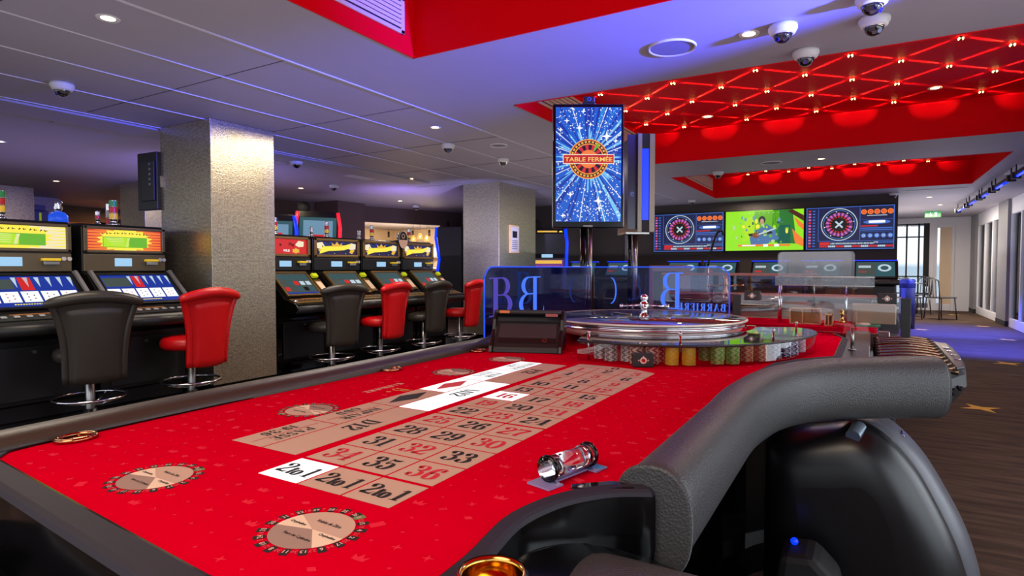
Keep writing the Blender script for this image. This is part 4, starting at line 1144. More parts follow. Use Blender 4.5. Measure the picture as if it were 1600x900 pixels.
# ================================================================== MACHINES AND BAR BEHIND
def tall_slot(loc, rz, label, lamp_col, art, h=1.9, group=None):
    t = empty('upright_slot_machine', loc, rz, label, 'slot machine', group)
    w = 0.34
    b = MB(); b.prism([(-0.3, 0), (0.25, 0), (0.25, 0.6), (0.38, 0.68), (0.34, 0.76), (0.22, 0.84), (0.16, 1.25), (0.24, h - 0.1), (0.20, h), (-0.3, h)], -w, w, 'y'); b.build('cabinet', M['black'], t, bevel=0.015)
    for s_ in (-1, 1):
        b = MB(); b.tube([(0.26, s_ * (w + 0.005), 0.62), (0.24, s_ * (w + 0.005), 0.9), (0.18, s_ * (w + 0.005), 1.25), (0.25, s_ * (w + 0.01), h - 0.25), (0.24, s_ * (w - 0.02), h - 0.02)], 0.028, 10); b.build('light_tube', lamp_col, t)
    S = Sheet((0.207, 0, 1.05), (0, 1, 0), (-0.12, 0, 1), 0.001)
    hw = w * 0.86
    if art == 'reels':
        S.L = 2; S.m(A['purple']).rect(-hw, -0.18, hw, 0.17)
        S.L = 3; S.m(A['gold']).rect(-hw * 0.9, 0.10, hw * 0.9, 0.16); S.m(A['red'])
        for i in range(4): S.rect(-hw * 0.8 + i * hw * 0.42, -0.14, -hw * 0.46 + i * hw * 0.42, 0.06)
        S.L = 4; S.m(A['cream'])
        for i in range(4): S.disc(-hw * 0.63 + i * hw * 0.42, -0.02, 0.03, n=10)
    else:
        S.L = 2; S.m(A['midblue']).rect(-hw, -0.18, hw, 0.18); S.L = 3; S.m(A['pale']).rect(-hw * 0.8, -0.12, hw * 0.8, 0.12); S.L = 4; S.m(A['green']).disc(0, -0.05, 0.12, 0.04)
    S.build2('game_screen', t)
    S = Sheet((0.18, 0, 1.45), (0, 1, 0), (0.14, 0, 1), 0.004)
    if art == 'reels':
        S.L = 3; S.m(M['ink']).rect(-hw, -0.2, hw, -0.12); S.L = 4; S.m(A['lcd']).rect(-0.1, -0.19, 0.1, -0.13); S.L = 3
        for j in range(4):
            S.m(A['gold']).rect(-hw * 0.6, -0.08 + 0.1 * j, hw * 0.6, -0.01 + 0.1 * j)
            for s_ in (-1, 1):
                S.m(A['yellow' if j % 2 else 'orange']).disc(s_ * hw * 0.82, -0.045 + 0.1 * j, 0.035, n=10)
    else:
        S.L = 3; S.m(A['teal']).rect(-hw, -0.2, hw, h - 1.55); S.L = 4; S.m(A['lcd_dim']).rect(-hw * 0.8, -0.16, hw * 0.8, h - 1.60); S.L = 5; S.m(A['red']).rect(-hw * 0.5, 0.1, hw * 0.5, 0.17); S.m(A['green']).disc(0, -0.02, 0.13, 0.05)
    S.build2('top_screen', t)
    S = Sheet((0.253, 0, 0.38), (0, 1, 0), (0, 0, 1), 0.002); S.m(A['gold'] if art == 'reels' else A['blue']).star(0, 0, 0.17, 9, 0.75, sx=1.3); S.build2('belly_glass', t)
    b = MB(); b.lathe([(0.0001, 0), (0.10, 0), (0.10, 0.02), (0.0001, 0.02)], (0, 0, 0), 28, 'x'); b.T = None
    o = b.build('round_sign', M['matt_black'], t); o.location = (0.1, -0.2, h + 0.06)
    return t
tall_slot((-5.0, 9.75, 0), radians(-62), 'upright slot machine with blue side tubes and gold reels, between silver pillar and result screen', M['neon_blue'], 'reels', 1.78, 'upright slot machines')
tall_slot((-6.1, 10.0, 0), radians(-62), 'upright slot machine mostly hidden by the middle silver pillar, blue side tube showing', M['neon_blue'], 'reels', 1.78, 'upright slot machines')
tall_slot((-7.6, 10.35, 0), radians(204), 'tall black slot machine seen from its dark side, left of the middle pillar', M['neon_blue'], 'reels', 1.93, 'upright slot machines')
tall_slot((-8.0, 6.15, 0), radians(-30), 'slot machine with blue-lit edge and pale screen, right of the near pillar above the slots', M['neon_blue'], 'pale', 1.9, 'upright slot machines')
tall_slot((-7.9, 6.95, 0), radians(-30), 'slot machine with red-lit edge, left of the brown pillar', M['neon_red'], 'pale', 2.0, 'upright slot machines')
tall_slot((-12.9, 6.3, 0), radians(160), 'dark slot machine with pale curved light far behind the poker machines', glow('pale_tube', (150, 210, 240), 1.2), 'pale', 1.95, 'upright slot machines')
tall_slot((-11.6, 6.1, 0), radians(160), 'dark slot machine with pale curved light, left of the lilac pillar', glow('pale_tube_b', (150, 210, 240), 1.2), 'pale', 1.95, 'upright slot machines')

# grey junction box on the far pillar
t = empty('junction_box', (-12.59, 4.85, 1.78), 0, 'grey electrical box mounted on the second far silver pillar', 'electrical box')
b = MB(); b.b2((0, -0.17, 0), (0.09, 0.17, 0.30)); b.b2((0, -0.14, 0.30), (0.07, 0.14, 0.40)); b.build('box', mat('grey_box', (112, 110, 116), 0.5), t, bevel=0.02)
b = MB(); b.b2((0.09, 0.02, 0.12), (0.10, 0.05, 0.26)); b.build('lever', M['reader_lime'], t)

# toppers of the machines standing back to back with the poker row
for (x, y, z, r, h, cols, nm, lb) in ((-6.35, 2.62, 1.44, 0.075, 0.26, None, 'blue_topper', 'blue glowing machine topper with clear finial behind the poker machines'), (-6.5, 3.12, 1.44, 0.03, 0.25, ('chrome', 'white', 'red'), 'signal_tower', 'pale signal tower behind the orange-topped poker machine')):
    t = empty(nm, (x, y, 0.02), 0, lb, 'machine topper')
    if cols is None:
        b = MB(); b.b2((-0.2, -0.16, 0), (0.2, 0.16, z)); b.build('cabinet', M['black'], t, bevel=0.01)
        b = MB(); b.lathe([(0.0001, 0), (r, 0), (r, 0.09), (r * 0.7, 0.12), (r * 0.3, 0.13)], (0, 0, z), 24); b.build('lamp', glow('blue_topper_light', (30, 80, 220), 1.0), t)
        b = MB(); b.lathe([(r * 0.3, 0.13), (r * 0.5, 0.16), (r * 0.35, 0.19), (r * 0.5, 0.215), (0.0001, 0.25)], (0, 0, z), 18); b.build('finial', M['chrome'], t)
    else:
        b = MB(); b.b2((-0.2, -0.16, 0), (0.2, 0.16, z)); b.build('cabinet', M['black'], t, bevel=0.01)
        signal_light(t, 0, 0, z, r, h, cols)

# bar: counter, back shelf, bottles, pendants
t = empty('bar_counter', (-9.3, 13.2, 0), radians(20), 'bright bar counter in the cream bar room', 'bar counter')
b = MB(); b.b2((-2.2, -0.3, 0), (2.2, 0.3, 1.02)); b.build('body', M['cream_wall'], t, bevel=0.01)
b = MB(); b.b2((-2.3, -0.36, 1.02), (2.3, 0.34, 1.07)); b.build('top', M['cream_wall'], t, bevel=0.01)
t = empty('bar_shelf', (-10.6, 15.35, 1.40), 0, 'glowing white bottle shelf on the rear wall of the bar', 'shelf')
b = MB()
for z in (0, 0.35): b.b2((-2.8, -0.14, z), (2.8, 0.14, z + 0.03))
b.build('boards', M['white_paint'], t)
b = MB(); b.b2((-2.8, 0.142, 0.03), (2.8, 0.148, 0.33)); b.build('back_light', glow('bar_back_light', (255, 240, 210), 1.4), t)
random.seed(11)
for i in range(16):
    o = empty('bottle', (-13.1 + 0.33 * i, 15.33, 1.432), 0, ['amber', 'dark'][i % 2] + ' bottle, ' + ORDW[i] + ' from the left on the glowing bar shelf', 'bottle', 'bottles on the bar shelf')
    b = MB(); hh = 0.24 + random.random() * 0.07
    b.lathe([(0.0001, 0), (0.042, 0), (0.042, hh * 0.55), (0.016, hh * 0.72), (0.014, hh), (0.0001, hh)], n=14); b.build('glass', [M['bottle_amber'], M['bottle_dark']][i % 2] if 'bottle_amber' in M else mat('bottle_x', (150, 90, 30), 0.1), o)
for i, (x, y) in enumerate(((-13.2, 14.6), (-12.6, 14.6), (-12.2, 14.6), (-11.55, 14.6))):
    t = empty('pendant_spot', (x, y, CZ), 0, 'slim black pendant spotlight in the bar opening, %s from the left' % ORDW[i], 'pendant light', 'black pendants over the bar')
    b = MB(); b.cyl((0, 0, 0), (0, 0, -0.1), 0.004, n=6); b.build('rod', M['black'], t)
    b = MB(); b.cyl((0, 0, -0.1), (0, 0, -0.28), 0.035, n=16); b.build('shade', M['black'], t)
for i, (x, y, z) in enumerate(((-11.35, 13.6, 1.86), (-11.1, 13.6, 1.92), (-10.85, 13.6, 1.86))):
    t = empty('amber_pendant', (x, y, z), 0, 'amber glass pendant lamp above the bar, %s of three from the left' % ORDW[i], 'pendant light', 'amber pendants over the bar')
    b = MB(); b.lathe([(0.02, 0.16), (0.05, 0.12), (0.085, 0.05), (0.09, 0.0), (0.06, -0.02)], n=20); b.build('glass_shade', glow('amber_glow', (255, 170, 60), 1.3), t)
    b = MB(); b.cyl((0, 0, 0.16), (0, 0, CZ - z), 0.004, n=6); b.build('cord', M['black'], t)
for i, (x, y) in enumerate(((-10.9, 13.9), (-9.4, 13.6), (-10.1, 14.6), (-8.6, 14.4), (-7.6, 14.0), (-8.9, 12.7))):
    downlight((x, y, CZ), 'small round spotlight in the bar ceiling, ' + ['nearest the left wall', 'in the middle of the front row', 'in the middle of the back row', 'behind the amber pendants', 'at the far right', 'over the front of the counter'][i], 20)

# ================================================================== THE ROULETTE TABLE
RT = empty('roulette_table', (-0.7, 1.7, 0), 0, 'long roulette table with red printed felt and black leather armrests', 'roulette table')
RTM = Matrix.Translation((-0.7, 1.7, 0)).inverted()
def tb():            # builder working in room coordinates, stored relative to the table
    b = MB(); b.T = RTM; return b
felt_out = [(-1.196, 0.45), (-1.190, 0.415), (-1.160, 0.390), (-0.80, 0.362), (-0.545, 0.343), (-0.43, 0.342), (-0.375, 0.362), (-0.352, 0.41), (-0.352, 0.50), (-0.368, 0.60), (-0.360, 0.66), (-0.335, 0.73), (-0.30, 0.775), (-0.262, 0.79),
            (-0.262, 1.85), (-0.24, 2.02), (-0.18, 2.15), (-0.085, 2.28), (-0.078, 2.9), (-0.12, 3.06), (-0.25, 3.12), (-1.10, 3.12), (-1.20, 3.02), (-1.215, 2.6), (-1.212, 1.8), (-1.206, 1.07), (-1.200, 0.62)]
_k = smooth_pts([(-0.43, 0.342), (-0.375, 0.362), (-0.352, 0.41), (-0.352, 0.50), (-0.366, 0.60), (-0.356, 0.67), (-0.335, 0.72), (-0.30, 0.765), (-0.262, 0.79)], 4)
felt_out = felt_out[:5] + _k + felt_out[14:]
def offset(poly, d):
    out = []; n = len(poly)
    for i in range(n):
        p0 = Vector(poly[i - 1]); p1 = Vector(poly[i]); p2 = Vector(poly[(i + 1) % n])
        a = (p1 - p0).normalized(); c = (p2 - p1).normalized()
        na = Vector((a.y, -a.x)); nc = Vector((c.y, -c.x))
        m = (na + nc); m.normalize()
        k = 1 / max(0.5, m.dot(na))
        out.append((p1.x + m.x * d * k, p1.y + m.y * d * k))
    return out
b = tb(); b.prism(felt_out, TZ - 0.02, TZ, 'z'); b.build('playing_surface', M['felt'], RT)
# polished rim following the felt
b = tb(); prof = [(0.0, TZ - 0.01), (0.0, TZ + 0.002), (0.002, TZ + 0.003), (0.016, TZ + 0.001), (0.020, TZ - 0.002), (0.0225, TZ - 0.007), (0.0235, TZ - 0.03), (0.0235, TZ - 0.08), (0.020, TZ - 0.11)]
rings = [[(x, y, z) for x, y in offset(felt_out, d)] for d, z in prof]
for (d_, z), r in zip(prof, rings):      # the near edge is a wider shelf
    for i in range(1, 6): r[i] = (r[i][0], r[i][1] - d_ * 0.9, r[i][2])
n = len(felt_out)
b.add([p for r in rings for p in r], [(j * n + i, j * n + (i + 1) % n, (j + 1) * n + (i + 1) % n, (j + 1) * n + i) for j in range(5, len(prof) - 1) for i in range(n)], smooth=True)
b.add([p for r in rings for p in r], [(j * n + i, j * n + (i + 1) % n, (j + 1) * n + (i + 1) % n, (j + 1) * n + i) for j in range(0, 2) for i in range(n)], smooth=False)
b.mat(1).add([p for r in rings for p in r], [(j * n + i, j * n + (i + 1) % n, (j + 1) * n + (i + 1) % n, (j + 1) * n + i) for j in range(2, 5) for i in range(n)], smooth=False)
o_ = b.build('rim', [M['gloss_black'], M['slate_rim']], RT, recalc=False)
b = tb(); b.prism(offset(felt_out, 0.006), 0.665, TZ - 0.02, 'z'); b.prism(offset(felt_out, -0.20), 0.10, 0.665, 'z'); b.prism(offset(felt_out, -0.16), 0.0, 0.10, 'z'); b.build('table_body', M['gloss_black'], RT, bevel=0.006)
# black side ledge of the near end, dipping towards the armrest
b = tb()
TP = {'A': (-0.350, 0.33, 0.746), 'A2': (-0.340, 0.44, 0.748), 'B': (-0.350, 0.60, 0.742), 'C': (-0.325, 0.715, 0.722), 'D': (-0.262, 0.782, 0.690), 'E': (-0.10, 0.782, 0.664), 'F': (-0.06, 0.30, 0.664), 'G': (-0.22, 0.25, 0.738), 'M': (-0.25, 0.52, 0.728), 'K': (-0.17, 0.66, 0.690)}
keys = list(TP); idx = {k: i for i, k in enumerate(keys)}
tri = ['A A2 M G', 'A2 B M', 'B C K M', 'C D E K', 'K E F M', 'M F G']
vs = [TP[k] for k in keys] + [(TP[k][0], TP[k][1], 0.62) for k in keys]; n = len(keys)
fs = [[idx[k] for k in t_.split()] for t_ in tri] + [[n + idx[k] for k in t_.split()][::-1] for t_ in tri]
bd = ['A', 'A2', 'B', 'C', 'D', 'E', 'F', 'G']
fs += [[idx[bd[i]], idx[bd[(i + 1) % 8]], n + idx[bd[(i + 1) % 8]], n + idx[bd[i]]] for i in range(8)]
b.add(vs, fs, smooth=False); b.build('ledge', M['gloss_black'], RT, bevel=0.004)
b = tb(); b.prism([(-1.24, 0.9), (-1.24, 0.36), (-1.20, 0.24), (-0.42, 0.20), (-0.36, 0.28), (-0.40, 0.32), (-1.0, 0.40), (-1.18, 0.6)], 0.62, 0.668, 'z'); b.build('front_ledge', M['gloss_black'], RT, bevel=0.008)

# leather armrests
path = [(-0.245, 0.795, 0.733), (-0.245, 1.0, 0.733), (-0.245, 1.25, 0.733), (-0.243, 1.45, 0.733), (-0.215, 1.66, 0.733), (-0.160, 1.80, 0.735), (-0.073, 1.905, 0.738), (0.052, 2.005, 0.738), (0.165, 2.075, 0.738), (0.178, 2.083, 0.738)]
sp = smooth_pts(path, 5)
rr = []; ry = []
for i, p in enumerate(sp):
    t_ = min(1, max(0, (p[1] - 1.3) / 0.8)); rr.append(0.050 + 0.012 * t_); ry.append(0.075 + 0.014 * t_)
rr[-1] *= 0.80; ry[-1] *= 0.86; rr[-2] *= 0.92; ry[-2] *= 0.95; rr[-3] *= 0.975; ry[-3] *= 0.985
rr[0] *= 0.94; ry[0] *= 0.95
def squircle(b, pts, rx, ry, n=32, e=0.82, up=(0, 0, 1)):
    P = [Vector(p) for p in pts]; N = len(P); vs = []
    for i, p in enumerate(P):
        d = P[min(i + 1, N - 1)] - P[max(i - 1, 0)]; d.normalize()
        sd = d.cross(Vector(up)).normalized(); uu = sd.cross(d).normalized()
        for k in range(n):
            a = 2 * pi * k / n; c_, s_ = cos(a), sin(a)
            vs.append(p + sd * (rx[i] * math.copysign(abs(c_) ** e, c_)) + uu * (ry[i] * math.copysign(abs(s_) ** e, s_)))
    fs = [(i * n + k, i * n + (k + 1) % n, (i + 1) * n + (k + 1) % n, (i + 1) * n + k) for i in range(N - 1) for k in range(n)]
    b.add(vs, fs, smooth=True); b.add(vs[:n], [list(range(n))[::-1]], smooth=False); b.add(vs[-n:], [list(range(n))], smooth=False)
b = tb(); squircle(b, sp, rr, ry); b.build('armrest', M['leather'], RT)
b = tb(); pts = [(-0.245 + 0.056 * math.copysign(abs(cos(a)) ** 0.82, cos(a)), 0.733 + 0.078 * math.copysign(abs(sin(a)) ** 0.82, sin(a))) for a in [2 * pi * i / 40 for i in range(40)]]
b.prism(pts, 0.789, 0.797, 'y', smooth=True); b.build('armrest_end', M['leather'], RT, bevel=0.004)
b = tb(); b.prism([(-0.338, 0.728), (-0.262, 0.772), (-0.262, 0.787), (-0.30, 0.787), (-0.345, 0.745)], 0.64, TZ + 0.002, 'z'); b.build('end_panel', M['gloss_black'], RT, bevel=0.003)
# long rail on the far side and round its end
lp = smooth_pts([(-1.25, 0.30, 0.772), (-1.25, 0.45, 0.774), (-1.25, 0.8, 0.778), (-1.243, 1.3, 0.780), (-1.250, 1.9, 0.780), (-1.25, 2.0, 0.78)], 6)
b = tb(); squircle(b, lp, [0.046] * len(lp), [0.030] * len(lp), 24); b.build('armrest', M['leather_rail'], RT)
# wide pad beside the cup
b = tb()
def cushion(b, x0, x1, y0, y1, z0, z1, n=16, m=16, r=0.05, bow=0.0):
    def fn(i, j):
        u, v = i * 2 - 1, j * 2 - 1
        ex = 1 - abs(u) ** 6; ey = 1 - abs(v) ** 6
        z = z0 + (z1 - z0) * (max(0, ex) ** 0.5) * (max(0, ey) ** 0.5)
        return Vector(((x0 + x1) / 2 + u * (x1 - x0) / 2, (y0 + y1) / 2 + v * (y1 - y0) / 2 + bow * (1 - u * u) * v, z))
    b.grid(fn, n, m)
cushion(b, -0.316, -0.10, 0.22, 0.735, 0.690, 0.728, 28, 28); b.build('elbow_pad', M['leather'], RT)
b = tb(); b.prism([(-0.338, 0.42), (-0.262, 0.42), (-0.262, 0.51), (-0.338, 0.51)], 0.7440, 0.7465, 'z'); b.build('cup_plate', mat('dark_violet_plate', (36, 30, 62), 0.25), RT)
# brass cup rims let into the frame on the far side
for i, y in enumerate((0.505, 1.316, 1.772)):
    b = tb(); xx = -1.180 if i == 0 else -1.184
    b.tube([(xx + 0.024 * cos(2 * pi * k / 24), y + 0.030 * sin(2 * pi * k / 24), TZ + 0.004) for k in range(24)], 0.004, 8, closed=True)
    b.lathe([(0.022, 0.003), (0.02, 0.0012), (0.0001, 0.001)], (xx, y, TZ), 24)
    b.build('cup_rim', M['bronze_bright'], RT)

# ---- printed layout
C0, CW, Y0, RH = -0.759, 0.085, 0.554, 0.08475
S = Sheet((0, 0, TZ), (1, 0, 0), (0, 1, 0), 0.00035); S.T = RTM
g = 0.0016
REDS = {1, 3, 5, 7, 9, 12, 14, 16, 18, 19, 21, 23, 25, 27, 30, 32, 34, 36}
def cellpos(k, c):
    gap = 0.0
    x0 = C0 + CW * c; y0 = Y0 + RH * k
    return x0 + g, y0 + g + (0.0022 if k in (1, 5, 9) else 0), x0 + CW - g, y0 + RH - g - (0.0022 if k in (0, 4, 8) else 0)
S.L = 1
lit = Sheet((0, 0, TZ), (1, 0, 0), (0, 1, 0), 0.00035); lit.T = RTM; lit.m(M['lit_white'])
for c in range(3):
    for k in range(13):
        x0, y0, x1, y1 = cellpos(k, c)
        num = 36 - 3 * (k - 1) - (2 - c) if k else None
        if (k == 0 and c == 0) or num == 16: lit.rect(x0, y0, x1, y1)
        else: S.m(M['tan_cloth']).rect(x0, y0, x1, y1)
ytop = Y0 + 13 * RH
S.m(M['tan_cloth']).poly([(C0 + g, ytop + g), (C0 + 3 * CW - g, ytop + g), (C0 + 2.2 * CW, ytop + 0.034), (C0 + 1.5 * CW, ytop + 0.046), (C0 + 0.8 * CW, ytop + 0.050), (C0 + g, ytop + 0.046)])
S.L = 2
for c in range(3):
    for k in range(13):
        x0, y0, x1, y1 = cellpos(k, c); cx, cy = (x0 + x1) / 2, (y0 + y1) / 2
        if k == 0:
            S.m(M['ink']); didone(S, '2', cx - 0.023, cy, 0.036); didone(S, 'to', cx + 0.001, cy - 0.002, 0.036, track=-0.05); didone(S, '1', cx + 0.026, cy, 0.036)
        else:
            num = 36 - 3 * (k - 1) - (2 - c)
            S.m(M['ink_red'] if num in REDS else M['ink']); didone(S, str(num), cx, cy, 0.046, sx=0.98, track=-0.02)
S.m(M['ink']); didone(S, '0', C0 + 1.5 * CW, ytop + 0.020, 0.030, sx=1.3)
# dozens and even chances
DX0, DX1, OX0 = -0.862, -0.778, -0.944
S.L = 1
B4 = 4 * RH; yb = Y0 + RH
for i, (tx, litc) in enumerate((('D12', 0), ('M12', 1), ('P12', 0))):
    y0 = yb + B4 * i; y1 = y0 + B4
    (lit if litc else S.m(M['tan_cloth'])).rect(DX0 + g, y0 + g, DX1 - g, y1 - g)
    S.L = 2; S.m(M['ink']); didone(S, tx, (DX0 + DX1) / 2, (y0 + y1) / 2 + 0.02, 0.040, rot=-pi / 2, sx=1.05); S.L = 1
H2 = B4 / 2
outs = [('PASSE', '19-36'), ('IMPAIR', 'ODD'), 'black', 'red', ('PAIR', 'EVEN'), ('MANQUE', '1-18')]
for i, o_ in enumerate(outs):
    y0 = yb + H2 * i; y1 = y0 + H2
    xs0 = OX0 + (0.0 if i else 0.0)
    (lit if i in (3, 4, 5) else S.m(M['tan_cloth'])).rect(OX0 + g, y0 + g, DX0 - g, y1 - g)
    cx, cy = (OX0 + DX0) / 2, (y0 + y1) / 2
    S.L = 2
    if isinstance(o_, str):
        S.m(M['ink'] if o_ == 'black' else M['ink_pink']).poly([(cx - 0.026, cy), (cx, cy - 0.068), (cx + 0.026, cy), (cx, cy + 0.068)])
    else:
        S.m(M['ink']); didone(S, o_[0], cx + 0.018, cy, 0.023, rot=-pi / 2, sx=1.15, track=0.04); didone(S, o_[1], cx - 0.019, cy, 0.023, rot=-pi / 2, sx=1.15, track=0.04)
        S.m(M['ink_red']).rect(cx - 0.0008, y0 + 0.012, cx + 0.0008, y1 - 0.012)
    S.L = 1
# house name and initial
S.L = 1; S.m(M['ink_cream']); didone(S, 'BARRIERE', -1.028, 1.116, 0.020, rot=-pi / 2, sx=1.1, track=0.12, thick=0.2)
S.m(M['ink_gold']); didone(S, 'B', -0.975, 1.118, 0.046, rot=-pi / 2, thick=0.12); S.star(-0.985, 1.085, 0.010, 4, 0.25)
# sector discs
ORDER = [0, 32, 15, 19, 4, 21, 2, 25, 17, 34, 6, 27, 13, 36, 11, 30, 8, 23, 10, 5, 24, 16, 33, 1, 20, 14, 31, 9, 22, 18, 29, 7, 28, 12, 35, 3, 26]
def sector_disc(cx, cy, rot=0.0):
    R0, R1 = 0.048, 0.063
    S.L = 1
    def wedge(m_, a0, a1, n=14):
        S.m(m_).poly([(cx, cy)] + [(cx + R0 * cos(a0 + (a1 - a0) * i / n + rot), cy + R0 * sin(a0 + (a1 - a0) * i / n + rot)) for i in range(n + 1)])
    wedge(M['tan_cloth'], radians(0), radians(152)); wedge(M['tan_light'], radians(152), radians(194)); wedge(M['tan_dark'], radians(194), radians(318)); wedge(M['tan_light'], radians(318), radians(360))
    for i, num in enumerate(ORDER):
        a = rot + radians(66) - 2 * pi * i / 37; da = pi / 37 * 0.94
        S.L = 1
        if num == 0 or num not in REDS:
            S.m(M['ink_green'] if num == 0 else M['ink']).ring(cx, cy, R0 + 0.001, R1, a - da, a + da, 3)
        S.L = 2; S.m(M['ink_cream'] if num not in REDS else M['ink_pink'])
        S.text(str(num), cx + (R0 + R1) / 2 * cos(a), cy + (R0 + R1) / 2 * sin(a), h=0.0062, rot=a - pi / 2, bold=0.02)
    S.L = 2; S.m(M['ink'])
    def tx(s_, x, y, w_):
        c_, q = cos(rot), sin(rot); S.text(s_, cx + x * c_ - y * q, cy + x * q + y * c_, w=w_, h=0.0062, rot=rot - 0.03, bold=0.02)
    tx('Voisins du Zéro', 0.006, 0.020, 0.040); tx('Orphelins', -0.028, 0.004, 0.026); tx('Orphelins', 0.030, -0.006, 0.026); tx('Tiers du Cylindre', -0.001, -0.022, 0.046)
sector_disc(-0.868, 0.470, 0.0); sector_disc(-0.540, 0.466, 0.0); sector_disc(-1.004, 0.862, pi); sector_disc(-1.012, 1.388, pi); sector_disc(-1.004, 1.672, pi)
S.build2('printed_layout', RT)
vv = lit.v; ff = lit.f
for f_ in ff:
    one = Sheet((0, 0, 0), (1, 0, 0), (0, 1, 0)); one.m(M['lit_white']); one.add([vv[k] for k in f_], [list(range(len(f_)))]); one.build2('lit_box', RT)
# tone-on-tone motifs scattered over the cloth
S = Sheet((0, 0, TZ), (1, 0, 0), (0, 1, 0), 0.0002); S.T = RTM; S.m(M['felt_mark']); S.L = 1
random.seed(21)
def inside(x, y, poly):
    r = False
    for i in range(len(poly)):
        x0, y0 = poly[i - 1]; x1, y1 = poly[i]
        if (y0 > y) != (y1 > y) and x < (x1 - x0) * (y - y0) / (y1 - y0) + x0: r = not r
    return r
inner = offset(felt_out, -0.02)
yy = 0.37; row = 0
while yy < 3.0:
    xx = -1.2 + (0.02 if row % 2 else 0)
    while xx < -0.1:
        x = xx + random.uniform(-0.004, 0.004); y = yy + random.uniform(-0.004, 0.004)
        bad = not inside(x, y, inner) or (-0.95 < x < -0.77 and 0.62 < y < 1.67) or (-0.77 < x < -0.495 and 0.545 < y < 1.71)
        for q in ((-0.868, 0.470), (-0.540, 0.466), (-1.004, 0.862), (-1.012, 1.388), (-1.004, 1.672)):
            if hypot(x - q[0], y - q[1]) < 0.072: bad = True
        if not bad:
            k = random.random()
            if k < 0.55: S.star(x, y, 0.0034, 4, 0.4)
            elif k < 0.72: S.star(x, y, 0.008, 4, 0.28, a=random.random())
            elif k < 0.78: S.poly([(x - 0.007, y), (x, y + 0.005), (x + 0.007, y), (x, y - 0.006)])
            elif k < 0.84:
                a = random.random() * 3; S.poly([(x + u * cos(a) - v * sin(a), y + u * sin(a) + v * cos(a)) for u, v in ((-0.009, -0.006), (0.009, -0.006), (0.009, 0.006), (-0.009, 0.006))])
            elif k < 0.9: S.text(random.choice('BVZ'), x, y, h=0.010, rot=random.random() * 3)
            else: S.poly([(x - 0.008, y - 0.005), (x - 0.01, y + 0.006), (x - 0.004, y + 0.001), (x, y + 0.009), (x + 0.004, y + 0.001), (x + 0.01, y + 0.006), (x + 0.008, y - 0.005)])
        xx += 0.042
    yy += 0.036; row += 1
S.build2('cloth_motifs', RT)

# ---- brass cup
t = empty('brass_cup', (-0.292, 0.460, 0.7475), 0, 'polished brass cup holder standing on the black ledge beside the elbow pad', 'cup')
b = MB(); b.lathe([(0.0001, 0), (0.027, 0), (0.029, 0.004), (0.030, 0.046), (0.0315, 0.048), (0.0315, 0.051), (0.029, 0.052), (0.0278, 0.047), (0.0270, 0.032), (0.0276, 0.030), (0.026, 0.004), (0.0001, 0.003)], n=64); b.build('cup_body', M['brass'], t)
b = MB(); b.lathe([(0.0315, 0.046), (0.0335, 0.049), (0.0315, 0.052)], n=64); b.build('rim_ring', M['chrome'], t)

# ---- clear win marker lying on the cloth
t = empty('win_marker', (-0.362, 0.775, TZ + 0.0004), radians(-14), 'clear cylindrical win marker lying on the red cloth near the armrest', 'marker')
b = MB(); b.lathe([(0.0001, -0.05), (0.0155, -0.05), (0.0155, 0.05), (0.0001, 0.05)], (0, 0, 0.0215), 32, 'y'); b.build('body', mat('clear_solid_acrylic', (235, 235, 240), 0.04), t)
bsdf = bpy.data.materials['clear_solid_acrylic'].node_tree.nodes['Principled BSDF']; bsdf.inputs['Transmission Weight'].default_value = 1.0; bsdf.inputs['IOR'].default_value = 1.45
for y in (-0.045, 0.030, 0.045):
    b = MB(); r = 0.0185 if y != 0.030 else 0.0165
    b.lathe([(r - 0.003, y - 0.003), (r, y - 0.002), (r, y + 0.002), (r - 0.003, y + 0.003)], (0, 0, 0.0215), 32, 'y'); b.build('ring_band', M['gloss_black'] if y != 0.030 else M['chrome'], t)
b = MB(); b.b2((-0.020, -0.066, 0.0005), (0.020, -0.036, 0.003)); b.b2((-0.020, 0.036, 0.0005), (0.022, 0.064, 0.003)); b.b2((-0.006, -0.04, 0.0005), (0.006, 0.04, 0.003)); b.build('foot', M['foot_lilac'], t)
b = MB(); b.b2((-0.002, 0.045, 0.003), (0.020, 0.062, 0.0036)); b.build('blue_label', mat('light_blue_label', (70, 160, 220), 0.4), t)

# ---- chips under the clear cover
def chip_mesh(name, ca, cb):
    b = MB(); n = 24; R = 0.0205; hh = 0.0038
    vs = [(0, 0, 0), (0, 0, hh)]
    for i in range(n):
        a = 2 * pi * i / n; vs += [(R * cos(a), R * sin(a), 0.0002), (R * cos(a), R * sin(a), hh - 0.0002)]
    fs = []; mi = []
    for i in range(n):
        j = (i + 1) % n
        b.mi = 0
        fs.append((0, 2 + 2 * j, 2 + 2 * i)); mi.append(0); fs.append((1, 3 + 2 * i, 3 + 2 * j)); mi.append(0)
        fs.append((2 + 2 * i, 2 + 2 * j, 3 + 2 * j, 3 + 2 * i)); mi.append(1 if i % 4 < 2 else 0)
    me = bpy.data.meshes.new(name); me.from_pydata(vs, [], fs)
    me.materials.append(ca); me.materials.append(cb); me.polygons.foreach_set('material_index', mi); me.update()
    return me
def cm(n, c): return mat('chip_' + n, c, 0.45)
white = cm('white', (226, 222, 214))
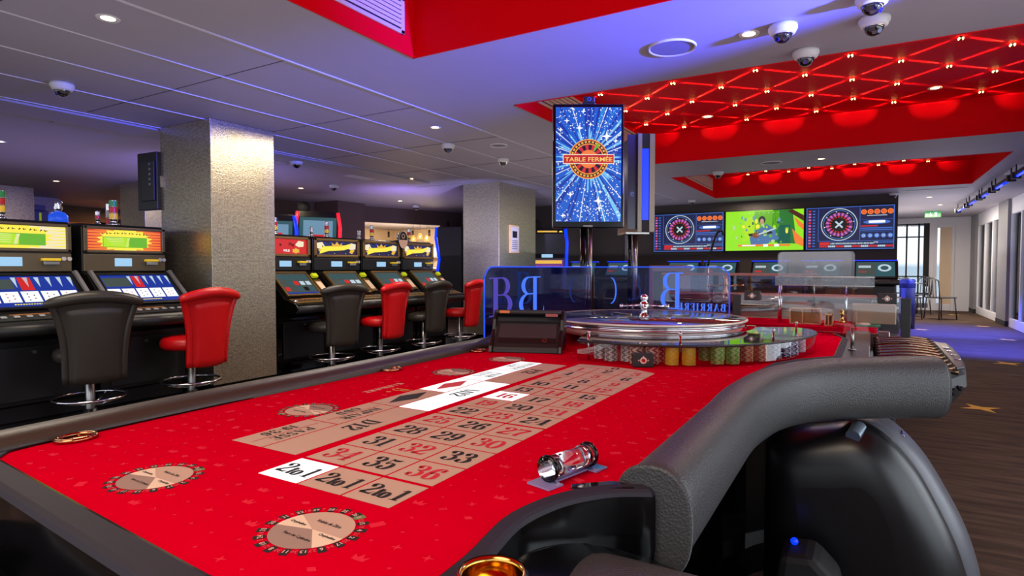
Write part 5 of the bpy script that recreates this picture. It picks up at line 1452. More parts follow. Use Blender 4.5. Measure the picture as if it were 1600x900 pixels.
CH = {'grey': chip_mesh('grey_chip', cm('grey', (120, 116, 116)), white), 'brown': chip_mesh('brown_chip', cm('brown', (150, 62, 48)), cm('peach', (250, 214, 186))),
      'yellow': chip_mesh('yellow_chip', cm('yellow', (255, 198, 40)), cm('yellow_pale', (255, 218, 70))), 'green': chip_mesh('green_chip', cm('lime', (142, 200, 66)), cm('lime_pale', (226, 244, 150))),
      'orange': chip_mesh('orange_chip', cm('orange', (240, 82, 46)), cm('orange_pale', (255, 206, 150))), 'navy': chip_mesh('navy_chip', cm('navy', (50, 36, 96)), cm('lilac', (220, 214, 236))),
      'pink': chip_mesh('pink_chip', cm('pink', (220, 150, 160)), cm('pink_pale', (240, 220, 226)))}
stacks = [('grey', -0.748, 1.845, 'nearest the touch terminal'), ('grey', -0.700, 1.818, 'second from the touch terminal'), ('grey', -0.652, 1.835, 'third from the touch terminal'),
 ('brown', -0.610, 1.800, 'left of the black lock box'), ('brown', -0.566, 1.822, 'behind the black lock box'), ('brown', -0.560, 1.868, 'at the back beside the lock box'),
 ('yellow', -0.508, 1.835, 'left of the two in front'), ('yellow', -0.462, 1.858, 'right of the two in front'), ('yellow', -0.545, 1.905, 'in the row behind'),
 ('green', -0.392, 1.925, 'left of the two in front'), ('green', -0.350, 1.950, 'right of the two in front'), ('green', -0.440, 1.975, 'in the row behind'), ('green', -0.405, 2.010, 'farthest back'),
 ('orange', -0.322, 2.030, 'in front, next to the green chips'), ('orange', -0.285, 2.058, 'in front, next to the violet chips'), ('orange', -0.365, 2.075, 'in the row behind'),
 ('navy', -0.255, 2.140, 'beside the orange chips'), ('navy', -0.228, 2.200, 'in the middle of the dark row'), ('navy', -0.212, 2.265, 'beside the pink chips'),
 ('pink', -0.196, 2.350, 'at the end of the clear cover'), ('pink', -0.21, 2.41, 'last under the clear cover')]
random.seed(2)
NAMES = {'grey': 'grey and white', 'brown': 'brown and peach', 'yellow': 'plain yellow', 'green': 'lime green', 'orange': 'orange and cream', 'navy': 'violet and white', 'pink': 'pale pink'}
for kind, x, y, where in stacks:
    for i in range(14):
        o = bpy.data.objects.new('roulette_chip', CH[kind]); COL.objects.link(o)
        o.location = (x + random.uniform(-0.0007, 0.0007), y + random.uniform(-0.0007, 0.0007), TZ + 0.0008 + i * 0.0038)
        o.rotation_euler = (0, 0, radians(30) * (0.5 + 0.5 * math.copysign(1, sin(i * pi / 2 + 0.3))) * ((i % 4) in (0, 1, 2, 3)) + radians(15) * [0, 1, 2, 1][i % 4])
        tag(o, NAMES[kind] + ' roulette chip in the stack ' + where, 'chip', NAMES[kind] + ' chips in the stack ' + where)

# clear cover over the chips, wrapping the wheel
WC = Vector((-0.792, 2.435))
def arc(r, a0, a1, n, f=None): return [(WC.x + r * cos(radians(a0 + (a1 - a0) * i / n)), WC.y + r * sin(radians(a0 + (a1 - a0) * i / n))) for i in range(n + 1)]
outer = smooth_pts([(-0.80, 1.775), (-0.68, 1.765), (-0.56, 1.775), (-0.44, 1.825), (-0.33, 1.915), (-0.23, 2.06), (-0.165, 2.23), (-0.145, 2.40), (-0.175, 2.53), (-0.24, 2.58)], 4)
innr = arc(0.43, 10, -100, 20)
cov = outer + innr
t = empty('chip_cover', (WC.x, WC.y, TZ), 0, 'smoked clear cover shelf over the chip stacks in front of the wheel', 'cover')
TM = Matrix.Translation((WC.x, WC.y, TZ)).inverted()
b = MB(); b.T = TM; b.prism(cov, TZ + 0.059, TZ + 0.066, 'z'); b.build('top_plate', M['smoke'], t)
b = MB(); b.T = TM; N_ = len(outer)
vs = [(x, y, TZ + 0.059) for x, y in outer[:-8]] + [(x, y, TZ + 0.002) for x, y in outer[:-8]]; N_ -= 8
b.add(vs, [(i, i + 1, N_ + i + 1, N_ + i) for i in range(N_ - 1)], smooth=True); b.build('front_wall', M['clear'], t)
b = MB(); b.T = TM; b.tube([(x, y, TZ + 0.0625) for x, y in outer], 0.0036, 8); b.build('edge_strip', M['satin_black'], t)
for x, y in ((-0.50, 1.90), (-0.26, 2.17), (-0.22, 2.50), (-0.77, 1.80)):
    b = MB(); b.T = TM; b.cyl((x, y, TZ + 0.001), (x, y, TZ + 0.088), 0.004, n=12); b.sphere((x, y, TZ + 0.090), 0.006, 10, 6); b.build('post', M['chrome'], t)
def lock_box(loc, label, rz=0.0, w=0.062, h=0.042):
    t = empty('lock_box', loc, rz, label, 'lock', 'black lock boxes with round silver emblems')
    b = MB(); b.b2((-w / 2, -0.012, 0), (w / 2, 0.012, h)); b.build('case', M['satin_black'], t, bevel=0.003)
    S = Sheet((0, -0.0122, h / 2), (1, 0, 0), (0, 0, 1), 0.0005); S.m(M['ink_cream']).ring(0, 0, h * 0.14, h * 0.24, n=20); S.star(0, h * 0.26, h * 0.08, 4, 0.4); S.star(-w * 0.22, 0, h * 0.10, 4, 0.3); S.star(w * 0.22, 0, h * 0.10, 4, 0.3); S.line([(-h * 0.1, -h * 0.1), (h * 0.1, h * 0.12)], h * 0.05)
    S.build2('emblem', t)
    b = MB(); b.cyl((0, -0.012, h / 2), (0, -0.016, h / 2), h * 0.11, n=16); b.build('keyhole', M['chrome'], t)
lock_box((-0.572, 1.748, TZ + 0.0006), 'small black lock box with silver emblem in front of the brown chips', radians(28))

# ---- roulette wheel
t = empty('roulette_spinner', (WC.x, WC.y, TZ + 0.0006), 0, 'roulette wheel under a clear disc, chrome turret in the middle, on the red table', 'roulette wheel')
b = MB(); b.lathe([(0.0001, 0.0), (0.29, 0.0), (0.31, 0.008), (0.345, 0.030), (0.350, 0.036)], n=96); b.build('bowl_outside', M['gloss_black'], t)
b = MB(); b.lathe([(0.350, 0.036), (0.372, 0.044), (0.384, 0.056), (0.386, 0.066), (0.386, 0.072)], n=96); b.build('bowl_band', M['pale_silver'], t)
b = MB(); b.lathe([(0.386, 0.066), (0.394, 0.068), (0.394, 0.073), (0.388, 0.076), (0.392, 0.080), (0.392, 0.085), (0.384, 0.088), (0.376, 0.086), (0.368, 0.078)], n=96); b.build('silver_rim', M['chrome'], t)
b = MB(); b.lathe([(0.368, 0.078), (0.32, 0.055), (0.26, 0.040), (0.255, 0.036)], n=96); b.build('ball_track', mat('walnut_track', (96, 48, 26), 0.2, coat=0.8), t)
S = Sheet((0, 0, 0.036), (1, 0, 0), (0, 1, 0), 0.0005)
for i, num in enumerate(ORDER):
    a = 2 * pi * i / 37; da = pi / 37
    S.L = 1; S.m(M['ink_green'] if num == 0 else (M['ink_red'] if num in REDS else M['ink'])).ring(0, 0, 0.175, 0.255, a - da, a + da, 3)
    S.L = 2; S.m(M['white_plastic']).text(str(num), 0.238 * cos(a), 0.238 * sin(a), h=0.016, rot=a - pi / 2)
S.L = 2; S.m(M['brass']).ring(0, 0, 0.170, 0.176, n=60)
S.build2('number_ring', t)
b = MB(); b.lathe([(0.175, 0.036), (0.16, 0.042), (0.06, 0.065), (0.0001, 0.068)], n=72); b.build('rotor_cone', mat('walnut_cone', (80, 40, 24), 0.2, coat=0.8), t)
b = MB(); b.lathe([(0.0001, 0.06), (0.035, 0.066), (0.028, 0.074), (0.018, 0.080), (0.022, 0.090), (0.022, 0.100), (0.014, 0.106), (0.012, 0.125), (0.019, 0.134), (0.021, 0.146), (0.014, 0.155), (0.010, 0.160), (0.017, 0.168), (0.017, 0.178), (0.010, 0.186), (0.0001, 0.188)], n=32); tu = b.build('turret', M['chrome'], t)
for k in range(4):
    a = radians(20) + k * pi / 2
    b = MB(); b.tube([(0.012 * cos(a), 0.012 * sin(a), 0.142), (0.05 * cos(a), 0.05 * sin(a), 0.140), (0.088 * cos(a), 0.088 * sin(a), 0.138)], [0.006, 0.004, 0.004], 8); b.sphere((0.094 * cos(a), 0.094 * sin(a), 0.138), 0.009, 12, 8); b.build('turret_arm', M['chrome'], tu)
b = MB(); b.lathe([(0.022, 0.088), (0.400, 0.088), (0.402, 0.092), (0.400, 0.096), (0.022, 0.096)], n=96); b.build('cover_disc', clear('cover_disc_acrylic', (0.66, 0.65, 0.70), 0.34, 0.04, (190, 186, 200)), t)
b = MB(); b.tube([(0.401 * cos(2 * pi * i / 96), 0.401 * sin(2 * pi * i / 96), 0.092) for i in range(96)], 0.0045, 8, closed=True); b.build('disc_edge', M['pale_silver'], t)
for k, (a, r0, r1) in enumerate(((40, 0.07, 0.20), (150, 0.08, 0.2), (250, 0.07, 0.17), (330, 0.06, 0.15))):
    a = radians(a); b = MB(); b.tube([(r0 * cos(a), r0 * sin(a), 0.098), (r1 * cos(a), r1 * sin(a), 0.098)], 0.0025, 6); b.build('cover_bar', M['steel'], t)

# ---- touch terminal beside the wheel
t = empty('touch_terminal', (-1.040, 1.875, TZ + 0.0016), radians(20), 'black angled touch terminal left of the roulette wheel', 'terminal')
b = MB(); b.prism([(-0.065, 0), (0.11, 0), (0.11, 0.125), (0.05, 0.132), (0.03, 0.118), (0.022, 0.104), (-0.055, 0.018)], -0.135, 0.135, 'x'); b.build('housing', M['satin_black'], t, bevel=0.006)
for s_ in (-1, 1):
    b = MB(); b.prism([(-0.072, 0), (0.10, 0), (0.115, 0.135), (0.045, 0.142), (0.015, 0.110), (0.0, 0.075), (-0.062, 0.022)], s_ * 0.14 - 0.008, s_ * 0.14 + 0.008, 'x'); b.build('side_cheek', M['black'], t, bevel=0.003)
b = MB(); b.box((0, 0.035, 0.135), (0.27, 0.075, 0.016), (radians(-6), 0, 0)); b.build('hood', M['satin_black'], t, bevel=0.006)
nrm = Vector((0, -0.086, 0.077)).normalized(); dd = Vector((0, 0.077, 0.086)).normalized()
S = Sheet(Vector((0, -0.010, 0.069)), (1, 0, 0), dd, 0.0008); S.m(mat('dim_panel', (62, 58, 60), 0.25)).rect(-0.115, -0.028, 0.12, 0.035); S.m(M['black']).rect(-0.115, -0.05, 0.12, -0.03); S.L = 2; S.m(M['steel']).ring(0.075, -0.038, 0.006, 0.010, n=14, sy=0.8); S.build2('touch_screen', t)
S = Sheet((-0.085, -0.0035, 0.1415), (1, 0, 0), (0, 0, 1), 0.0006); S.m(glow('amber_badge', (230, 110, 50), 0.7)).rect(-0.03, -0.007, 0.012, 0.002); S.m(glow('rose_badge', (190, 80, 80), 0.5)).rect(0.16, -0.018, 0.21, -0.008); S.build2('badges', t)
t.scale = (0.88, 0.95, 1.0)

# ---- blue-lit glass dividers
def panel(name, p0, p1, z0, z1, label, r0=True, r1=True, mt=None, edge=None):
    p0 = Vector(p0); p1 = Vector(p1); d = (p1 - p0); L = d.length; d.normalize()
    t = empty(name, (p0.x, p0.y, z0), atan2(d.y, d.x), label, 'glass divider', 'glass dividers round the roulette wheel')
    Hh = z1 - z0; R = 0.06
    pts = [(0, 0), (L, 0)]
    if r1: pts += [(L - R + R * cos(a), Hh - R + R * sin(a)) for a in [radians(90 * i / 8) for i in range(9)]]
    else: pts += [(L, Hh)]
    if r0: pts += [(R + R * cos(a), Hh - R + R * sin(a)) for a in [radians(90 + 90 * i / 8) for i in range(9)]]
    else: pts += [(0, Hh)]
    b = MB(); b.prism(pts, -0.004, 0.004, 'y'); b.build('glass_pane', mt or M['blue_glass'], t)
    if edge:
        pl = ([(x, 0, z) for x, z in pts[2:]] + [(0, 0, 0)]) if r0 else [(x, 0, z) for x, z in pts[1:]]
        b = MB(); b.tube(pl, 0.0034, 6); b.build('lit_edge', edge, t)
    for x in (0.06, L - 0.06):
        b = MB(); b.b2((x - 0.02, -0.012, -0.009), (x + 0.02, 0.012, 0.012)); b.build('clamp', M['chrome'], t, bevel=0.002)
    return t, L, Hh
t, L, Hh = panel('glass_divider', (-1.300, 1.99, 0), (-1.300, 3.06, 0), 0.795, 1.083, 'blue-edged glass divider with mirrored initial, left of the wheel behind the touch terminal', True, False, edge=M['edge_blue'])
def star_emblem(x, z, r, m_):
    S = Sheet((0, -0.005, 0), (1, 0, 0), (0, 0, 1), 0.0005); S.m(m_).star(x, z, r, 4, 0.22); S.build2('star_emblem', t)
star_emblem(0.50, 0.080, 0.030, M['print_blue'])
S = Sheet((0, -0.005, 0), (1, 0, 0), (0, 0, 1), 0.0005); S.m(M['print_blue'])
didone(S, 'B', 0.36, 0.160, 0.17, mirror=True, thick=0.10, thin=0.03, sx=2.0)
S.build2('initial', t); S = Sheet((0, -0.005, 0), (1, 0, 0), (0, 0, 1), 0.0005)
S.m(glow('violet_reflection', (86, 70, 200), 0.7)); didone(S, 'B', 0.125, 0.165, 0.16, thick=0.12, thin=0.03, sx=1.9)  # glowing violet copy stands in for a reflection of the initial
S.build2('initial', t)
t, L, Hh = panel('glass_divider', (-1.29, 3.085, 0), (-0.572, 3.085, 0), 0.795, 1.083, 'blue-lit glass divider with mirrored lettering behind the wheel', False, True, edge=M['edge_blue'])
S = Sheet((0, -0.005, 0), (1, 0, 0), (0, 0, 1), 0.0005); S.m(M['print_blue'])
didone(S, 'B', 0.43, 0.165, 0.19, mirror=True, thick=0.11, thin=0.03, sx=1.05); S.build2('initial', t)
S = Sheet((0, -0.005, 0), (1, 0, 0), (0, 0, 1), 0.0005); S.m(M['print_blue']); didone(S, 'BARRIERE', 0.585, 0.085, 0.038, mirror=True, sx=1.05, track=0.10)
S.build2('house_name', t)
S = Sheet((0, -0.005, 0), (1, 0, 0), (0, 0, 1), 0.0005); S.m(M['print_blue']).stroke(ell(0.10, 0.16, 0.03, 0.07, 90, -90), 0.008, 0.004, lambda x, y: (x, y)); S.build2('initial_curve', t)
for (p0, p1, lb) in (((-0.520, 3.03, 0), (0.137, 3.03, 0), 'clear low divider with black end posts at the rear of the roulette table'),):
    t, L, Hh = panel('clear_divider', p0, p1, 0.792, 0.95, lb, False, False, mt=M['clear'])
    for x in (-0.012, L + 0.012):
        b = MB(); b.b2((x - 0.013, -0.013, -0.009), (x + 0.022, 0.013, Hh)); b.build('post', M['satin_black'], t, bevel=0.002)
    b = MB(); b.b2((0, -0.005, Hh), (L, 0.005, Hh + 0.004)); b.build('top_edge', mat('rose_edge', (190, 130, 130), 0.3), t)
lock_box((0.085, 3.012, 0.925), 'black lock box with silver emblem on the right end of the clear divider', 0, 0.07, 0.045)
lock_box((-0.455, 3.012, 0.925), 'black lock box with silver emblem on the left end of the clear divider', 0, 0.07, 0.045)

# steel pin on the table corner and black side well
b = tb(); b.prism([(-0.066, 2.29), (0.02, 2.22), (0.03, 3.35), (-0.07, 3.35)], 0.67, 0.772, 'z'); b.build('side_well', M['sorter_shell'], RT, bevel=0.004)
t = empty('steel_post', (-0.035, 2.56, 0.7725), 0, 'slim steel post standing at the corner of the red cloth', 'post')
b = MB(); b.cyl((0, 0, 0), (0, 0, 0.085), 0.006, n=14); b.build('rod', M['steel'], t)
b = MB(); b.lathe([(0.0001, 0), (0.014, 0), (0.014, 0.004), (0.0001, 0.004)], n=18); b.build('foot', M['steel'], t)

# ================================================================== CHIP SORTING MACHINE
t = empty('chip_sorting_machine', (0.05, 2.3, 0), 0, 'big black rounded chip sorting machine under the end of the armrest', 'chip sorter')
CM = Matrix.Translation((0.05, 2.3, 0)).inverted()
prof = smooth_pts([(-0.252, 0.55), (-0.22, 0.592), (-0.10, 0.622), (-0.01, 0.640), (0.055, 0.612), (0.125, 0.535), (0.180, 0.435), (0.230, 0.320), (0.262, 0.20), (0.275, 0.08), (0.276, 0.012)], 5)
ring0 = [(-0.255, 0.012)] + prof
cc = Vector((0.0, 0.2))
def inset(r, k, dz=0):
    out = []
    for x, z in r:
        v = Vector((x, z)) - cc; l = v.length
        q = cc + v * (1 - k / l)
        out.append((max(q.x, -0.255 + (k * 0.15)), max(0.012, q.y)))
    return out
b = MB(); b.T = CM
lay = [(1.868, inset(ring0, 0.16)), (1.872, inset(ring0, 0.11)), (1.882, inset(ring0, 0.065)), (1.902, inset(ring0, 0.03)), (1.930, inset(ring0, 0.010)), (1.965, ring0), (1.985, ring0)]
n = len(ring0); vs = []; fs = []
for y, r in lay: vs += [(x, y, z) for x, z in r]
for j in range(len(lay) - 1):
    for i in range(n): fs.append((j * n + i, j * n + (i + 1) % n, (j + 1) * n + (i + 1) % n, (j + 1) * n + i))
b.add(vs, fs, smooth=True); b.add(vs[:n], [list(range(n))], smooth=False); b.add(vs[-n:], [list(range(n))[::-1]], smooth=False)
b.build('front_shell', M['sorter_shell'], t)
def grow(r, k): return [(x + (k if x > -0.2 else 0) * max(0, (x + 0.2)) / 0.45, z) for x, z in r]
b = MB(); b.T = CM; lay = [(1.992, grow(ring0, -0.004)), (1.994, grow(ring0, 0.004)), (2.08, grow(ring0, 0.034)), (2.17, grow(ring0, 0.040)), (2.215, grow(ring0, 0.02))]
vs = []; fs = []
for y, r in lay: vs += [(x, y, z) for x, z in r]
for j in range(len(lay) - 1):
    for i in range(n): fs.append((j * n + i, j * n + (i + 1) % n, (j + 1) * n + (i + 1) % n, (j + 1) * n + i))
b.add(vs, fs, smooth=True); b.add(vs[:n], [list(range(n))], smooth=False); b.add(vs[-n:], [list(range(n))[::-1]], smooth=False)
ld = b.build('lid', M['satin_grey'], t)
b = MB(); b.T = CM; b.box((0.105, 2.10, 0.588), (0.010, 0.05, 0.006), (0, radians(42), 0)); b.build('lid_catch', M['chrome'], ld, bevel=0.002)
b = MB(); b.T = CM; b.cyl((-0.020, 1.895, 0.612), (-0.006, 1.945, 0.630), 0.019, n=18); b.build('hinge_cap', mat('pale_hinge_cap', (120, 135, 150), 0.25, metal=0.6), t, bevel=0.003)
# neck and sorting tray
b = MB(); b.T = CM; b.prism([(0.045, 2.40), (0.10, 2.40), (0.10, 2.9), (0.045, 2.9)], 0.012, 0.60, 'z'); b.build('neck', M['black'], t, bevel=0.01)
top = [(0.04, 2.235), (0.17, 2.235), (0.245, 2.33), (0.300, 2.47), (0.328, 2.72), (0.345, 3.05), (0.335, 3.30), (0.30, 3.42), (0.04, 3.42)]
bot = [(0.045, 2.245), (0.155, 2.245), (0.215, 2.34), (0.262, 2.48), (0.290, 2.72), (0.305, 3.03), (0.29, 3.25), (0.26, 3.36), (0.045, 3.38)]
b = MB(); b.T = CM
mid = [((a[0] * 0.97 + c_[0] * 0.03), (a[1] * 0.97 + c_[1] * 0.03)) for a, c_ in zip(top, bot)]
vs = [(x, y, 0.605 + 0.03 * min(1, (y - 2.2) / 0.6)) for x, y in bot] + [(x, y, 0.685) for x, y in top] + [(x, y, 0.725) for x, y in offset(top, -0.006)] + [(x, y, 0.738) for x, y in offset(top, -0.02)]
n = len(top); fs = [(j * n + i, j * n + (i + 1) % n, (j + 1) * n + (i + 1) % n, (j + 1) * n + i) for j in range(3) for i in range(n)] + [list(range(n))[::-1], list(range(3 * n, 4 * n))]
b.add(vs, fs, smooth=False); tr_ = b.build('tray', M['satin_black'], t, bevel=0.006)
for k in range(11):
    y = 2.36 + 0.095 * k; b = MB(); b.T = CM
    b.tube([(0.045 + 0.02 * i, y + 0.012 * sin(i / 11 * pi), 0.741 + 0.012 * sin(i / 11 * pi * 0.9)) for i in range(12)], 0.013, 10, ry=0.010); b.build('chip_channel', M['ribbed_bronze'], tr_)
b = MB(); b.T = CM; b.prism([(0.272, 2.47), (0.298, 2.52), (0.318, 2.80), (0.325, 3.10), (0.318, 3.27), (0.275, 3.30)], 0.738, 0.744, 'z'); kp = b.build('control_panel', M['steel_dark'], tr_, bevel=0.004)
for i in range(4):
    b = MB(); b.T = CM; b.cyl((0.298, 2.70 + 0.12 * i, 0.744), (0.298, 2.70 + 0.12 * i, 0.748), 0.010, n=12); b.build('button', M['chrome'], kp)
for (x, y, r) in ((0.262, 2.395, 0.011), (0.288, 2.46, 0.008)):
    b = MB(); b.T = CM; b.lathe([(0.0001, 0), (r, 0), (r, 0.004), (r * 0.6, 0.005)], n=16); 
    o = b.build('socket', M['matt_black'], tr_)
    o.location = (x, y, 0); 
    o.rotation_euler = (0, 0, 0)
    o.location = (0, 0, 0)
b = MB(); b.T = CM; b.cyl((0.238, 2.335, 0.688), (0.254, 2.322, 0.687), 0.012, n=18); b.cyl((0.262, 2.385, 0.692), (0.276, 2.376, 0.691), 0.008, n=16); b.build('keyhole', M['gloss_black'], tr_)

# ================================================================== SCREENS
def art_roulette(S, w, h):
    S.L = 1; S.m(A['screen_dark']).rect(-w / 2, -h / 2, w / 2, h / 2)
    S.L = 2; S.m(A['midblue'])
    for x in (-0.36, 0.12): S.rect(x * w, -h * 0.30, x * w + w * 0.006, h * 0.47)
    S.rect(-w * 0.36, -h * 0.31, w * 0.49, -h * 0.30); S.rect(w * 0.12, h * 0.18, w * 0.49, h * 0.185); S.rect(w * 0.12, -h * 0.10, w * 0.49, -h * 0.095)
    for a, c in (((-w / 2, -h / 2, w / 2, -h * 0.485), 'midblue'), ((-w / 2, h * 0.485, w / 2, h / 2), 'midblue'), ((-w / 2, -h / 2, -w * 0.49, h / 2), 'midblue'), ((w * 0.49, -h / 2, w / 2, h / 2), 'midblue')): S.rect(*a)
    cx, cy, R = -w * 0.115, h * 0.085, h * 0.375
    S.L = 3; S.m(A['pale']).ring(cx, cy, R * 0.97, R * 1.02, n=48); S.m(A['black']).disc(cx, cy, R * 0.96, n=40)
    S.L = 4; S.m(A['midblue']).ring(cx, cy, R * 0.86, R * 0.90, n=40)
    for i in range(37):
        a = 2 * pi * i / 37; S.m(A['pink'] if i % 2 else A['purple']).ring(cx, cy, R * 0.56, R * 0.74, a, a + 0.165, 2); S.m(A['red'] if i % 2 else A['black']).ring(cx, cy, R * 0.44, R * 0.55, a, a + 0.165, 2)
    for i in range(8):
        a = 2 * pi * i / 8 + 0.2; S.m(A['white']).star(cx + R * 0.82 * cos(a), cy + R * 0.82 * sin(a), R * 0.045, 4, 0.5)
    for k in range(2): S.m(A['pale']).poly([(cx + R * (0.28 * cos(pi / 4 + k * pi / 2) + 0.05 * cos(3 * pi / 4 + k * pi / 2)), cy + R * (0.28 * sin(pi / 4 + k * pi / 2) + 0.05 * sin(3 * pi / 4 + k * pi / 2))), (cx - R * (0.28 * cos(pi / 4 + k * pi / 2) - 0.05 * cos(3 * pi / 4 + k * pi / 2)), cy - R * (0.28 * sin(pi / 4 + k * pi / 2) - 0.05 * sin(3 * pi / 4 + k * pi / 2))), (cx - R * (0.28 * cos(pi / 4 + k * pi / 2) + 0.05 * cos(3 * pi / 4 + k * pi / 2)), cy - R * (0.28 * sin(pi / 4 + k * pi / 2) + 0.05 * sin(3 * pi / 4 + k * pi / 2))), (cx + R * (0.28 * cos(pi / 4 + k * pi / 2) - 0.05 * cos(3 * pi / 4 + k * pi / 2)), cy + R * (0.28 * sin(pi / 4 + k * pi / 2) - 0.05 * sin(3 * pi / 4 + k * pi / 2)))])
    S.L = 3
    for i in range(5):
        x = w * 0.165 + w * 0.073 * i
        S.m(A['orange']).disc(x, h * 0.36, h * 0.06, n=14); S.m(A['midblue']).disc(x, -h * 0.19, h * 0.055, n=14)
        S.L = 4; S.m(A['red']).ring(x, h * 0.36, h * 0.02, h * 0.035, n=10); S.m(A['pale']).ring(x, -h * 0.19, h * 0.016, h * 0.03, n=10); S.L = 3
    S.m(A['pale']).rect(w * 0.2, h * 0.265, w * 0.42, h * 0.28); S.m(A['midblue']).disc(w * 0.31, h * 0.12, w * 0.15, h * 0.05); S.L = 4; S.m(A['white']).rect(w * 0.22, h * 0.10, w * 0.4, h * 0.155)
    S.L = 3
    S.m(A['red']).rect(w * 0.13, h * 0.02, w * 0.32, h * 0.045); S.m(A['midblue']).rect(w * 0.13, -h * 0.03, w * 0.48, -h * 0.005); S.rect(w * 0.13, -h * 0.07, w * 0.48, -h * 0.05)
    S.m(A['red']).rect(-w * 0.34, -h * 0.40, -w * 0.22, -h * 0.33)
    for i in range(44):
        x = -w * 0.21 + w * 0.70 * i / 44; S.m(A['pale'] if i < 34 else A['midblue']).rect(x, -h * 0.385 + 0.02 * h * (i > 30), x + w * 0.009, -h * 0.345 + 0.02 * h * (i > 30))
    for i in range(40):
        x = -w * 0.34 + w * 0.83 * i / 40; S.m(A['red'] if (i % 9 < 5) else A['pale']).rect(x, -h * 0.45, x + w * 0.018, -h * 0.41)
    for j in range(13):
        y = h * 0.42 - h * 0.07 * j; S.m(A['pink'] if j % 4 else A['red']).rect(-w * 0.475, y - h * 0.02, -w * 0.445, y + h * 0.02); S.m(A['midblue']).rect(-w * 0.425, y - h * 0.015, -w * 0.395, y + h * 0.012)
def art_show(S, w, h):
    S.L = 1; S.m(glow('show_yellow_green', (150, 232, 30), 1.0)).rect(-w / 2, -h / 2, w / 2, h / 2)
    S.L = 2; S.m(A['green']).rect(-w * 0.12, -h * 0.2, w * 0.2, h * 0.48); S.m(glow('show_deep_green', (40, 130, 50), 0.8)).poly([(w * 0.12, h * 0.5), (w * 0.36, h * 0.5), (w * 0.42, -h * 0.35), (w * 0.1, -h * 0.3)])
    S.m(A['teal']).rect(w * 0.18, -h * 0.34, w * 0.34, h * 0.12); S.m(A['lime']).disc(-w * 0.17, h * 0.05, w * 0.09, h * 0.3)
    S.L = 3; S.m(glow('show_denim', (84, 128, 186), 0.8)).poly([(-w * 0.18, -h * 0.18), (-w * 0.04, h * 0.06), (w * 0.04, h * 0.16), (w * 0.14, h * 0.02), (w * 0.2, -h * 0.22), (w * 0.05, -h * 0.34), (-w * 0.16, -h * 0.36)])
    S.L = 4; S.m(glow('show_dark', (40, 46, 60), 0.6)).disc(-w * 0.02, h * 0.26, w * 0.045, h * 0.10, 14); S.poly([(-w * 0.2, -h * 0.08), (w * 0.1, -h * 0.02), (w * 0.12, -h * 0.08), (-w * 0.18, -h * 0.15)])
    S.m(A['orange']).poly([(w * 0.36, h * 0.02), (w * 0.5, -h * 0.24), (w * 0.5, -h * 0.42), (w * 0.40, -h * 0.34)]); S.poly([(w * 0.38, h * 0.32), (w * 0.5, h * 0.12), (w * 0.5, -h * 0.02), (w * 0.43, h * 0.1)])
    S.m(glow('show_brown', (90, 40, 30), 0.7)).poly([(w * 0.30, h * 0.46), (w * 0.5, h * 0.2), (w * 0.5, h * 0.34), (w * 0.36, h * 0.5)])
    S.m(A['orange']).rect(-w * 0.33, -h * 0.40, w * 0.34, -h * 0.35); S.L = 5; S.m(A['white']).rect(-w * 0.28, -h * 0.39, -w * 0.1, -h * 0.36); S.rect(w * 0.0, -h * 0.41, w * 0.06, -h * 0.35); S.rect(w * 0.14, -h * 0.41, w * 0.2, -h * 0.35)
    random.seed(8); cols_ = [A['lime'], A['yellow'], A['green'], A['teal'], glow('show_pale_green', (190, 226, 150), 0.9), glow('show_sky', (120, 170, 200), 0.8)]
    for q in range(46):
        x = random.gauss(-0.05, 0.2) * w; y = random.gauss(0.05, 0.2) * h; r = random.uniform(0.008, 0.035) * w
        if abs(x) > w * 0.44 or abs(y) > h * 0.42: continue
        S.L = 4; S.m(random.choice(cols_)).disc(x, y, r * random.uniform(0.5, 1.0), r * random.uniform(0.6, 1.5), 9)
    S.L = 5; S.m(glow('show_skin', (214, 170, 140), 0.8)).disc(-w * 0.02, h * 0.22, w * 0.026, h * 0.075, 14); S.m(glow('show_guitar', (150, 84, 40), 0.8)).disc(-w * 0.10, -h * 0.12, w * 0.045, h * 0.07, 14); S.m(A['pale']).poly([(-w * 0.10, -h * 0.10), (w * 0.16, h * 0.06), (w * 0.165, h * 0.03), (-w * 0.09, -h * 0.14)])
    for i in range(9): S.m(A['white']).rect(-w * 0.3 + i * w * 0.06, h * 0.43, -w * 0.3 + i * w * 0.06 + w * 0.008, h * 0.44)
for i, (x0, x1, art, lb) in enumerate(((-3.72, -2.335, art_roulette, 'large wall screen showing a roulette wheel display, beside the grey trim'), (-2.32, -0.945, art_show, 'large wall screen showing a bright green and yellow stage show'), (-0.93, 0.435, art_roulette, 'large wall screen showing a roulette wheel display, beside the aisle to the exit'))):
    z0, z1 = 1.385, 2.155
    t = empty('wall_screen', ((x0 + x1) / 2, 12.0, z0), 0, lb, 'screen', 'large wall screens')
    w_ = x1 - x0; h_ = z1 - z0
    b = MB(); b.b2((-w_ / 2, -0.02, 0), (w_ / 2, 0.05, h_)); b.build('housing', M['black'], t, bevel=0.005)
    S = Sheet((0, -0.022, h_ / 2), (1, 0, 0), (0, 0, 1), 0.002); art(S, w_ - 0.03, h_ - 0.03); S.build2('picture', t)

